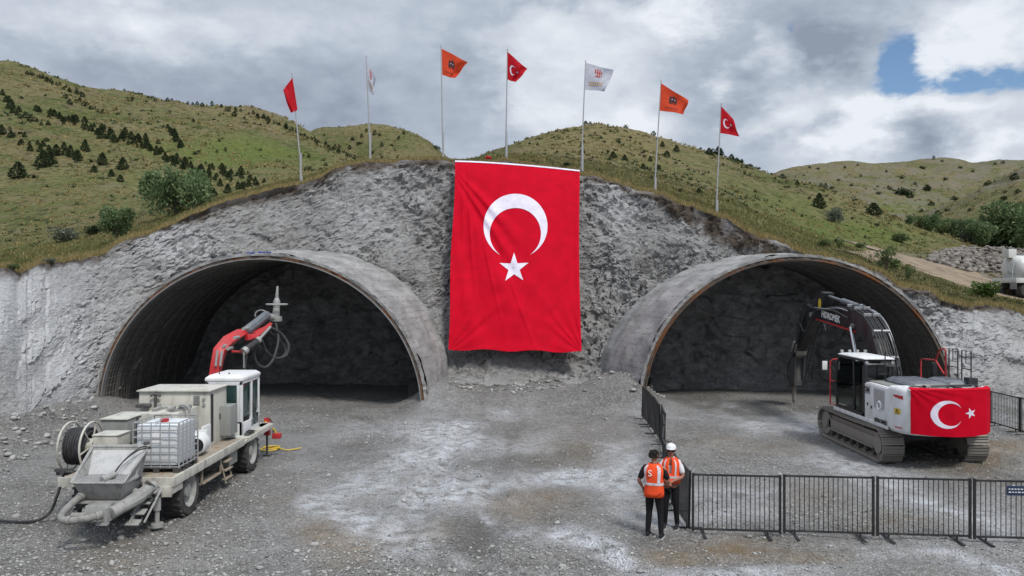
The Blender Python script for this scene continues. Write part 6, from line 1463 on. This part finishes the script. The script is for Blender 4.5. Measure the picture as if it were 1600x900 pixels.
m = MB(); m.box((X0+.15, 54.9, gz+2.75), (X0+.75, 55.5, gz+3.35)); m.build('control_box', 'tank_white', tk2, .03)
m = MB(); m.tube([(X0+.15, 54.6, gz+1.4), (X0+.15, 54.6, gz+2.0), (X0+.3, 54.6, gz+2.5)], .05); m.cyl((X0+.05, 54.8, gz+1.75), (X0+.4, 54.8, gz+1.75), .15); m.cyl((X0+1.5, 55.15, gz+2.85), (X0+1.5, 55.15, gz+3.02), .3, n=18); m.build('valve', 'pole_metal', tk2)
def wheelX(px_, y0_, y1_, zc, r):
    m = MB(); n = 32; pr = [(y0_, r*.6), (y0_, r*.9), (y0_+.05, r), (y1_-.05, r), (y1_, r*.9), (y1_, r*.6)]
    m.loft([[(px_+q*math.cos(2*math.pi*i/n), y, zc+q*math.sin(2*math.pi*i/n)) for i in range(n)] for y, q in pr], caps=False); o = m.build('wheel', 'tyre', tk2)
    m = MB(); m.loft([[(px_+q*math.cos(2*math.pi*i/n), y, zc+q*math.sin(2*math.pi*i/n)) for i in range(n)] for y, q in [(y0_+.02, r*.6), (y0_+.10, r*.5), (y0_+.02, r*.25), (y0_, .01)]], caps=False); m.build('rim', 'road', o)
for x in (X0+.85, X0+2.05, X0+8.2):
    wheelX(x, 54.0, 54.6, gz+.5, .5); wheelX(x, 55.7, 56.3, gz+.5, .5)
m = MB(); m.box((X1+.3, 54.0, gz+.9), (X1+2.4, 56.2, gz+2.9)); m.build('cab', 'tank_white', tk2, .1)

# ================================================================== dirt road
def road_strip(name, cl, w):
    """cl: list of (x,y) centre points; draped on the terrain"""
    pts = hosepath([(a, b, 0) for a, b in cl], 14); V_ = []; K = 9; n = len(pts)
    for i, p in enumerate(pts):
        t = (pts[min(i+1, n-1)]-pts[max(0, i-1)]).normalized(); nx = Vector((t.y, -t.x, 0)); ww = w*(1+.12*math.sin(i*.7)+.1*rnd.random())
        for k in range(K):
            s = (k/(K-1)-.5)*2; q = p+nx*ww/2*s; V_.append((q.x, q.y, terrain_h(q.x, q.y)+.10*(1-s**4)-.05*(abs(s) > .9)-.03*math.exp(-((abs(s)-.5)/.12)**2)))
    o = npmesh(name, np.array(V_), gridfaces(n, K), 'road', smooth=180); tag(o, kind='structure'); return o
rc = []
for (px, py) in ((1385, 398), (1420, 404), (1452, 412), (1478, 424), (1508, 438), (1545, 450), (1590, 462)): x, y, z = hit(px, py, 38, 140); rc.append((x, y))
rc += [(rc[-1][0]+6, rc[-1][1]-1.0), (rc[-1][0]+20, rc[-1][1]-1)]
road_strip('dirt_road', rc, 9.0)
road_strip('dirt_road', [hit(1330, 398, 38, 140)[:2], hit(1380, 398, 38, 140)[:2], hit(1430, 404, 38, 140)[:2]], 2.2)
# riprap bank of broken stone
n = 1500; pts = []; r_ = random.Random(11)
while len(pts) < n:
    px = r_.uniform(1452, 1700); t = r_.random(); top = 404-6*min(1, (px-1452)/60); bot = 409+17*min(1, (px-1452)/60)
    py = top+(bot-top)*t; x, y, z = hit(min(px, 1900), py, 38, 140); pts.append((x, y, z+.9*(1-t)*min(1, (px-1450)/40)+r_.uniform(-.1, .25)))
rr_ = stone_field('riprap_stones', np.array(pts), np.array([r_.uniform(.35, .75) for _ in pts]), 'riprap', .75, 12); tag(rr_, kind='stuff')

# ================================================================== vegetation
def leafcloud(n, shape, size, seed, clump=None):
    """triangular leaf sprays inside a crown. shape(r)-> point and outward direction"""
    r = random.Random(seed); V_ = []; F_ = []
    for i in range(n):
        p, d = shape(r); s = size*r.uniform(.6, 1.4)
        a = Vector((r.gauss(0, 1), r.gauss(0, 1), r.gauss(0, .8))).normalized(); b = d.cross(a)
        b = b.normalized() if b.length > .05 else Vector((1, 0, 0)); c = (d+a*.7).normalized()
        q = [p-b*s*.5, p+b*s*.5, p+c*s*1.1]; k = len(V_); V_ += q; F_.append((k, k+1, k+2))
        if r.random() < .5: V_ += [p+c*s*.2+b*s*.3, p+c*s*.2-b*s*.3, p+c*s*1.3+a*s*.3]; F_.append((k+3, k+4, k+5))
    return V_, F_
def treemesh(name, kind, seed, n, mat, size):
    r0 = random.Random(seed)
    if kind == 'cone':
        lobes = [(r0.uniform(0, 6.28), r0.uniform(.1, .75), r0.uniform(.16, .3)) for _ in range(16)]
        def shape(r):
            t = r.random()**1.25; a = r.uniform(0, 6.28); base = .40*(1-t)**.62*(1 if t > .10 else .55+4.5*t)
            bump = 1+.38*max(0, max(math.cos(a-l[0])*math.exp(-((t-l[1])/.12)**2) for l in lobes))-.10
            rad = base*bump*(r.random()**.35); d = Vector((math.cos(a), math.sin(a), .6)).normalized(); return Vector((rad*math.cos(a), rad*math.sin(a), .02+t*.95)), d
    else:
        nb = {'round': 9, 'bush': 12, 'wide': 18, 'loose': 13}[kind]; bl = []
        for i in range(nb):
            a = r0.uniform(0, 6.28); q = r0.random()**.5
            if kind == 'wide': c = Vector((q*.85*math.cos(a), q*.38*math.sin(a), r0.uniform(.25, .68))); rr = r0.uniform(.18, .30)
            elif kind == 'bush': c = Vector((q*.38*math.cos(a), q*.35*math.sin(a), r0.uniform(.2, .62))); rr = r0.uniform(.18, .30)
            elif kind == 'loose': c = Vector((q*.36*math.cos(a), q*.34*math.sin(a), r0.uniform(.25, .88))); rr = r0.uniform(.10, .19)
            else: c = Vector((q*.30*math.cos(a), q*.30*math.sin(a), r0.uniform(.32, .78))); rr = r0.uniform(.17, .27)
            bl.append((c, rr))
        def shape(r):
            c, rr = r.choice(bl); d = Vector((r.gauss(0, 1), r.gauss(0, 1), r.gauss(0, 1)+.25)).normalized(); p = c+d*rr*(r.random()**.4)
            p.z = max(.02, p.z); return p, d
    V_, F_ = leafcloud(n, shape, size, seed+5)
    me = bpy.data.meshes.new(name); me.from_pydata([tuple(Vector(v)*S) for v in V_], [], F_); me.materials.append(M[mat]); return me
def trunkmesh(name, h, r, seed, stems=1):
    b = MB(); q = random.Random(seed)
    for s in range(stems):
        a = q.uniform(0, 6.28); l = .0 if stems == 1 else .16
        top = (l*math.cos(a)*1.4, l*math.sin(a)*1.4, h); b.tube([(0, 0, -.12), (l*.4*math.cos(a), l*.4*math.sin(a), h*.5), top], [r, r*.7, r*.3], 6)
        for k in range(3):
            t = q.uniform(.45, .9); a2 = q.uniform(0, 6.28); p = Vector((l*t*math.cos(a), l*t*math.sin(a), h*t)); b.tube([p, p+Vector((math.cos(a2)*.16, math.sin(a2)*.16, .16))], [r*.45, r*.15], 5)
    me = bpy.data.meshes.new(name); me.from_pydata([(v[0]*S, v[1]*S, v[2]*S) for v in b.v], [], b.f); me.materials.append(M['bark']); return me
JM = [treemesh('juniper_crown', 'cone', 100+i, 620, 'juniper', .085) for i in range(5)]
JF = [treemesh('juniper_far', 'cone', 120+i, 130, 'juniper', .16) for i in range(4)]
BF = [treemesh('shrub_far', 'bush', 140+i, 150, 'juniper', .16) for i in range(3)]
BM = {'willow': [treemesh('w', 'round', 150+i, 4200, 'willow', .045) for i in range(4)], 'greyleaf': [treemesh('g', 'bush', 160+i, 1700, 'greyleaf', .06) for i in range(3)],
      'olive': [treemesh('o', 'bush', 170+i, 1600, 'olive', .06) for i in range(3)], 'lush': [treemesh('l', 'bush', 180+i, 1800, 'lush', .065) for i in range(2)],
      'wide': [treemesh('wd', 'wide', 190, 7000, 'willow', .042)], 'loose': [treemesh('ls', 'loose', 195+i, 900, 'olive', .055) for i in range(2)], 'dark': [treemesh('dk', 'bush', 200+i, 1500, 'juniper', .07) for i in range(2)]}
def where_left(px, py):
    return ('at the left picture edge' if px < 40 else 'beside the broad dark juniper pair' if px < 105 else 'in the group near the middle of the near slope' if px < 165 and py < 262 else 'between the middle group and the lone cone' if px < 210 else 'above the willow thicket' if px < 300 else 'right of the willow thicket, '+('upper' if py < 295 else 'middle' if py < 304 else 'lower')+' in its knot')
def where_mid(px, py):
    return ('behind the fourth flag' if px < 900 else 'near the white flag pole' if px < 935 else 'between white and orange flags' if px < 1015 else 'around the orange flag pole' if px < 1065 else 'by the last red flag' if px < 1140 else 'past the last flag' if px < 1200 else 'on the green lower slope')+(', near the skyline' if py < np.interp(px, [760, 930, 1150, 1400], [250, 203, 250, 345]) else '')
def where_right(px, py):
    return ('on the skyline of the far hill' if py < 266 and px > 1300 else 'high on the grey far hill' if py < 286 else 'on the near flank of the valley' if px > 1500 else 'at the valley bottom behind the hill spur' if py > 318 else 'by the terrace in the middle of the valley' if px > 1400 else 'in the row where the far valley opens')
TM = [trunkmesh('trunk', .8, .035, i) for i in range(3)]; TS = [trunkmesh('stems', .7, .022, 9+i, 5) for i in range(3)]
def plant(name, label, cat, px, py, hpx, mesh, wf=1.0, group=None, trunk=None, zmin=0, zmax=1e9, sink=.03, single=False, k=0):
    x, y, z = hit(px, py, zmin, zmax); h = hpx*y/F
    rz = rnd.uniform(0, 360)
    if single:
        o = bpy.data.objects.new(name, mesh); COL.objects.link(o); o.location = (x*S, y*S, (z-h*sink)*S); o.rotation_euler = (0, 0, R(rz)); o.scale = (h*wf*rnd.uniform(.85, 1.15), h*wf*rnd.uniform(.85, 1.15), h); return tag(o, label, cat, group)
    t = thing(name, label, cat, (x, y, z-h*sink), rz, group); t.scale = (h*wf, h*wf, h)
    c = bpy.data.objects.new('crown', mesh); COL.objects.link(c); c.parent = t
    if trunk: q = bpy.data.objects.new('trunk', trunk); COL.objects.link(q); q.parent = t
    return t
# -- named shrubs and trees
nb_ = [
 ('willow_shrub', 'wide grey green willow thicket just behind the crest, biggest of its slope', 'shrub', 275, 374, 90, BM['wide'][0], .92, TS[0], 48, 60),
 ('willow_shrub', 'rounded pale green willow bush at the edge of the cut, next to the wide thicket', 'shrub', 183, 399, 54, BM['willow'][0], 1.05, TS[1], 40, 60),
 ('leafy_bush', 'dark leathery bush standing alone low in the left meadow', 'shrub', 98, 378, 30, BM['greyleaf'][0], 1.5, TS[2], 45, 90),
 ('leafy_bush', 'small round dark bush between the leathery bush and the willows', 'shrub', 146, 367, 21, BM['dark'][0], 1.05, TS[0], 45, 90),
 ('low_bush', 'straggly low bush on the crest edge above the spray covered slope', 'shrub', 78, 412, 11, BM['greyleaf'][1], 1.8, TS[1], 30, 60),
 ('low_bush', 'low green bush at the far left edge of the crest', 'shrub', 18, 420, 12, BM['olive'][0], 1.8, TS[1], 28, 60),
 ('juniper_tree', 'isolated cone shaped juniper on the bright green slope beneath the round hill', 'tree', 1280, 325, 24, JM[0], 1.1, TM[0], 60, 140),
 ('round_tree', 'small grey leaved tree with visible trunk beside the isolated juniper', 'tree', 1304, 347, 28, BM['greyleaf'][2], .95, TM[1], 60, 140),
 ('field_bush', 'dark spreading bush in the middle of the green valley floor', 'shrub', 1408, 379, 19, BM['olive'][1], 1.6, TS[0], 60, 150),
 ('field_bush', 'bush with bare stems near the crest, left of the forked shrub', 'shrub', 1286, 389, 17, BM['olive'][2], 1.4, TS[1], 45, 120),
 ('field_bush', 'thin upright bush on the grass above the rusty portal', 'shrub', 1311, 390, 20, BM['loose'][0], .9, TS[2], 45, 120),
 ('field_bush', 'flat low bush right of the thin upright one', 'shrub', 1344, 388, 12, BM['olive'][0], 1.6, TS[0], 45, 120),
 ('tall_shrub', 'tall twiggy shrub with airy crown beside the bend of the dirt road', 'shrub', 1384, 428, 46, BM['loose'][1], 1.05, TS[1], 38, 70),
 ('thorn_shrub', 'sparse brown thorn shrub between the tall shrub and the leafy bush', 'shrub', 1420, 440, 27, BM['loose'][0], .75, TS[2], 36, 70),
 ('leafy_bush', 'bright green leafy bush on the crest in front of the tanker', 'shrub', 1537, 466, 33, BM['lush'][0], 1.35, TS[0], 36, 60),
 ('juniper_tree', 'dark juniper clump at the foot of the hill, behind the valley spur', 'tree', 1365, 336, 20, JM[1], 1.6, TM[0], 100, 260),
 ('juniper_tree', 'small dark shrub on the banner hill, right above the banner', 'tree', 886, 260, 8, BM['dark'][1], 1.5, None, 45, 90),
]
for nm, lb, ct, px, py, hp, me, wf, tk_, za, zb in nb_: plant(nm, lb, ct, px, py, hp, me, wf, None, tk_, za, zb, sink=.04)
# -- willows along the stream
ws = [(1422, 352, 17, 'willow'), (1440, 357, 26, 'olive'), (1455, 362, 30, 'willow'), (1470, 366, 24, 'olive'), (1487, 368, 33, 'willow'), (1503, 371, 36, 'willow'), (1517, 373, 33, 'greyleaf'), (1532, 377, 42, 'willow'), (1547, 383, 50, 'willow'), (1561, 392, 70, 'dark'), (1583, 395, 88, 'willow'), (1606, 398, 92, 'willow'), (1634, 402, 86, 'willow'), (1574, 372, 46, 'olive')]
wl = ['smallest willow at the narrow end of the stream row', 'dark willow bush second from the narrow end of the stream row', 'pale willow third from the narrow end of the stream row', 'low dark willow in a dip of the stream row', 'grey green willow of the stream row, just past the low dark one', 'broad grey willow in the middle of the stream row', 'silvery willow right of the middle of the stream row', 'willow of the stream row where the trees start growing taller', 'taller willow left of the big dark willows above the stones', 'big willow directly above the near end of the stone bank', 'largest willow above the stone bank, behind the tanker', 'huge willow cut by the picture edge behind the tanker', 'willow outside the picture edge past the tanker', 'dark tree top rising behind the largest willow']
for i, (px, py, hp, mt) in enumerate(ws): plant('willow_tree', wl[i], 'tree', px, py, hp, rnd.choice(BM[mt]), rnd.uniform(1.0, 1.25), 'willows along the stream', rnd.choice(TM), 80, 190, sink=.06)
# -- junipers on the left slope, picked out one by one
big = [(28, 279, 27, 1.25), (68, 262, 28, 1.15), (78, 258, 24, 1.1), (47, 236, 11, 1.1), (88, 243, 18, 1), (110, 246, 20, .9), (122, 252, 18, .95), (133, 237, 20, .85), (147, 270, 12, 1.2), (160, 258, 20, 1), (192, 265, 20, 1.1), (174, 276, 12, 1.1), (188, 284, 12, 1.1), (222, 303, 13, 1), (272, 290, 14, 1.1), (119, 248, 14, 1), (100, 233, 12, 1), (2, 210, 16, 1.1), (320, 284, 14, .9), (318, 300, 18, .9), (328, 303, 18, .9), (334, 309, 14, 1), (344, 291, 13, .9), (356, 304, 17, .95), (372, 296, 13, .9), (378, 303, 14, .9)]
for i, (px, py, hp, wf) in enumerate(big):
    lb = {0: 'bushy dark juniper standing lowest and furthest left on the near slope', 1: 'broad dark juniper, biggest of the pair in the middle of the left slope', 9: 'slender upright juniper near the middle of the left slope', 10: 'lone cone shaped juniper on the bright green part of the left slope'}.get(i)
    if lb: plant('juniper_tree', lb, 'tree', px, py, hp, JM[i % 5], wf, None, TM[i % 3], 75, 260, sink=.03)
    else: plant('juniper_tree', ('low' if hp < 13 else 'middling' if hp < 17 else 'tall')+' cone shaped juniper '+where_left(px, py)+(', upper side' if py < 256 else ''), 'tree', px, py, hp, JM[i % 5], wf, 'larger junipers on the left slope', TM[i % 3], 75, 260, sink=.03)
lines = [((5, 150), (30, 178), 9, 9, 6, 'in the tight clump high at the left picture edge'), ((28, 180), (75, 196), 6, 8, 6, 'in the short row below the edge clump'), ((60, 172), (120, 192), 12, 9, 5, 'in the upper of the two diagonal rows'), ((95, 185), (180, 205), 12, 9, 6, 'in the dense middle part of the upper diagonal row'),
         ((140, 200), (215, 222), 16, 10, 7, 'in the thick cluster halfway up the left slope'), ((10, 208), (100, 240), 13, 9, 9, 'in the loose lower row on the near slope'), ((190, 210), (300, 262), 26, 9, 7, 'in the long diagonal band dropping towards the crest'), ((215, 215), (245, 232), 6, 10, 5, 'in the knot of trees beside the long band'), ((250, 240), (320, 275), 13, 10, 6, 'in the lower end of the diagonal band'), ((300, 262), (400, 290), 14, 10, 8, 'just above the willow thicket and the crest'), ((320, 258), (410, 283), 11, 10, 6, 'in the hollow left of the leaning red flag'),
         ((40, 112), (75, 122), 8, 5, 2, 'on the highest part of the skyline'), ((70, 122), (130, 148), 14, 6, 3, 'on the steep part of the left skyline'), ((95, 148), (165, 175), 11, 7, 5, 'just under the left skyline'), ((210, 152), (400, 170), 14, 5, 4, 'thinly spread along the flat skyline'), ((330, 162), (400, 178), 8, 6, 4, 'on the round top left of the red flag'), ((400, 178), (555, 246), 42, 6, 3, 'in the hedge like line running down behind the red flag'), ((262, 200), (285, 232), 12, 9, 4, 'in the dark gully between the two slopes')]
gn = 'small dark junipers scattered over the left slopes'
for (a, b, n, hp, j, where) in lines:
    for i in range(n):
        t = (i+rnd.random())/n; px = a[0]+(b[0]-a[0])*t+rnd.gauss(0, j*.5); py = a[1]+(b[1]-a[1])*t+rnd.gauss(0, j*.5)
        hs = hp*rnd.uniform(.65, 1.35)
        plant('small_juniper', ('tiny' if hs < 5.5 else 'small' if hs < 9 else 'sturdy')+' juniper '+where+', '+('upper', 'middle', 'lower')[min(2, int(t*3))]+' part', 'tree', px, py+3, hs, rnd.choice(JM if hp > 8 else JF), rnd.uniform(.85, 1.35), gn, None, 80, 420, sink=.05, single=True)
cnt = 0
while cnt < 44:
    px, py = rnd.uniform(0, 560), rnd.uniform(125, 285); ridge_ = np.interp(px, [0, 130, 330, 440, 560], [105, 148, 170, 190, 250])
    if py < ridge_+3: continue
    where = ('high' if py < 190 else 'low')+' on the '+('near left slope' if px < 180 else 'middle slope' if px < 400 else 'slope behind the leaning red flag')
    plant('small_juniper', 'tiny lone juniper '+where, 'tree', px, py, rnd.uniform(3.5, 8), rnd.choice(JF+BF), rnd.uniform(.9, 1.6), gn, None, 100, 420, sink=.05, single=True); cnt += 1
gn2 = 'small dark bushes on the hill behind the crest, between the flags'; l2 = 'tiny dark bush on the green hill behind the white flag'
for i in range(24):
    px, py = rnd.uniform(505, 690), rnd.uniform(205, 250); py = max(py, float(np.interp(px, [505, 560, 600, 690], [200, 192, 194, 236]))); hb_ = rnd.uniform(3, 8)
    lb = ('tiny' if hb_ < 4.7 else 'small' if hb_ < 6.3 else 'larger')+' dark bush on second hill, '+('left of the limp white flag pole' if px < 572 else 'between the white and orange poles' if px < 640 else 'on its falling end by the orange pole')+(', higher' if py < 225 else ', lower')
    plant('hill_bush', lb, 'shrub', px, py, hb_, rnd.choice(JF+BF), rnd.uniform(1, 1.6), gn2, None, 330, 620, sink=.05, single=True)
# -- central hill
ch_ = [(915, 190, 8), (922, 187, 5), (978, 193, 7), (1021, 203, 7), (1042, 245, 11), (1057, 236, 11), (1035, 228, 9), (958, 246, 11), (976, 250, 10), (950, 237, 5), (910, 237, 7), (908, 229, 6), (1016, 251, 9), (1005, 263, 9), (1030, 264, 8), (1108, 241, 11), (1114, 231, 7), (1122, 235, 13), (1126, 240, 12), (1143, 240, 8), (1159, 244, 6), (1094, 222, 4), (1172, 248, 5), (1185, 254, 5), (1151, 251, 6), (1166, 262, 5), (1075, 265, 4), (1092, 301, 9), (1018, 279, 6), (1062, 299, 7), (1222, 266, 7), (1246, 288, 8), (1205, 271, 4), (930, 209, 4), (965, 205, 4), (945, 222, 4), (1000, 225, 4), (1130, 258, 5), (1158, 246, 6), (1253, 338, 5), (1180, 300, 4), (1240, 330, 5), (1218, 315, 4), (985, 215, 4), (870, 205, 4), (840, 226, 4), (830, 238, 3), (889, 222, 4), (1352, 372, 6), (1370, 352, 6), (1332, 342, 5), (1265, 310, 5)]
for px, py, hp in ch_: plant('hill_bush', ('tiny' if hp < 5 else 'small' if hp < 8 else 'bigger')+' dark bush, round hill, '+where_mid(px, py), 'shrub', px, py+1, hp, rnd.choice(JF+BF if hp < 8 else JM), rnd.uniform(1.0, 1.6), 'dark bushes on the round hill', None, 50, 200, sink=.05, single=True)
# -- right valley
rv = [(1405, 303, 12), (1418, 304, 13), (1422, 308, 8), (1448, 296, 9), (1450, 297, 8), (1372, 303, 6), (1388, 294, 6), (1392, 296, 5), (1459, 248, 6), (1440, 262, 5), (1443, 263, 5), (1585, 280, 11), (1540, 289, 6), (1545, 287, 6), (1490, 311, 6), (1493, 312, 6), (1455, 320, 7), (1350, 323, 6), (1353, 327, 10), (1360, 330, 10), (1395, 342, 9), (1400, 345, 8), (1290, 293, 8), (1283, 291, 6), (1300, 294, 5), (1478, 280, 5), (1472, 252, 4), (1320, 262, 4), (1345, 275, 4), (1385, 268, 4), (1410, 278, 5), (1430, 288, 5), (1500, 262, 4), (1520, 268, 4), (1555, 256, 4), (1567, 255, 5), (1340, 258, 3), (1265, 262, 4), (1278, 264, 4), (1310, 282, 5), (1330, 290, 5), (1570, 310, 7), (1552, 322, 7), (1515, 330, 6), (1535, 342, 8), (1590, 300, 6), (1570, 300, 5), (1480, 330, 6), (1465, 336, 8), (1440, 330, 5)]
for px, py, hp in rv: plant('valley_bush', ('tiny' if hp < 5 else 'small' if hp < 8 else 'bigger')+' dark bush '+where_right(px, py), 'shrub', px, py+1, hp, rnd.choice(JF+BF), rnd.uniform(1.1, 1.9), 'dark bushes on the far valley slopes', None, 205, 900, sink=.05, single=True)

# ---- dry grass on the crest and meadow grass behind it
RCL = np.array([(p.x, p.y) for p in hosepath([(a, b, 0) for a, b in rc], 6)])
def offroad(x, y, w=4.6):
    return np.array([np.min((RCL[:, 0]-a)**2+(RCL[:, 1]-b)**2) > w*w for a, b in zip(x, y)])
def blades(name, n, mat, pick, hh, seed, wid=.012):
    r = np.random.default_rng(seed); x, y = pick(r, n); px = x/y*F+800; z = np.zeros(n)
    k_ = offroad(x, y); x, y, px = x[k_], y[k_], px[k_]; n = len(x); z = np.zeros(n)
    i = np.clip((px-tpx[0])/(tpx[1]-tpx[0]), 0, NPX-2).astype(int)
    for k in range(n): z[k] = np.interp(y[k], tz[i[k]], THt[i[k]])
    h = hh*r.uniform(.4, 1.4, n); a = r.uniform(0, 6.28, n); lx, ly = r.normal(0, .35, n)*h, r.normal(0, .35, n)*h; w = wid*y/30
    b = np.stack([x, y, z-.03], 1); d = np.stack([np.cos(a)*w, np.sin(a)*w, a*0], 1); tp = b+np.stack([lx, ly, h+.03], 1)
    v = np.stack([b-d, b+d, tp], 1).reshape(-1, 3); f = np.arange(3*n).reshape(-1, 3)
    o = npmesh(name, v, f, mat, k=3); return tag(o, kind='stuff')
def pick_crest(r, n): px = r.uniform(-100, 1750, n); zc_, _ = crest(px); y = zc_+.05+np.abs(r.normal(0, 1.1, n)); return (px-800)/F*y, y
def pick_mead(r, n): px = r.uniform(-60, 1660, n); zc_, _ = crest(px); y = zc_+1+34*r.random(n)**1.6; return (px-800)/F*y, y
blades('dry_grass', 42000, 'straw', pick_crest, .17, 1, .012)
blades('meadow_grass', 60000, 'blade', pick_mead, .15, 2, .016)
# low scrub and weeds nobody could count, over all the slopes
def scrub(name, n, mat, seed, hh, thr=.1):
    r = np.random.default_rng(seed); px = r.uniform(-60, 1660, n); zc_, _ = crest(px); y = zc_*np.exp(r.random(n)*np.log(620/zc_))+4; x = (px-800)/F*y
    dn = fbm(np.stack([x/14, y/22, x*0], 1), 4, seed)+.35*fbm(np.stack([x/3, y/4, x*0], 1), 2, seed+3); ok = (dn > thr) & offroad(x, y); px, x, y = px[ok], x[ok], y[ok]; n = len(x); z = np.zeros(n)
    i = np.clip((px-tpx[0])/(tpx[1]-tpx[0]), 0, NPX-2).astype(int)
    for k in range(n): z[k] = np.interp(y[k], tz[i[k]], THt[i[k]])
    s = hh*r.uniform(.4, 1.5, n)*np.clip(y/130, .45, 2.6); V_ = []
    for q in range(7):
        a = r.uniform(0, 6.28, n); o = r.normal(0, .5, (n, 2))*s[:, None]; b = np.stack([x+o[:, 0], y+o[:, 1], z-.05], 1); d = np.stack([np.cos(a), np.sin(a), a*0], 1)*(s*.42)[:, None]
        tp = b+np.stack([r.normal(0, .3, n)*s, r.normal(0, .3, n)*s, s*r.uniform(.5, 1.1, n)], 1); V_.append(np.stack([b-d, b+d, tp], 1))
    v = np.concatenate(V_).reshape(-1, 3); o = npmesh(name, v, np.arange(len(v)).reshape(-1, 3), mat, k=3); return tag(o, kind='stuff')
scrub('hillside_scrub', 9000, 'juniper', 5, .34, .22); scrub('hillside_weeds', 16000, 'blade', 8, .30, .1); scrub('dry_tufts', 24000, 'straw', 14, .30, .0)
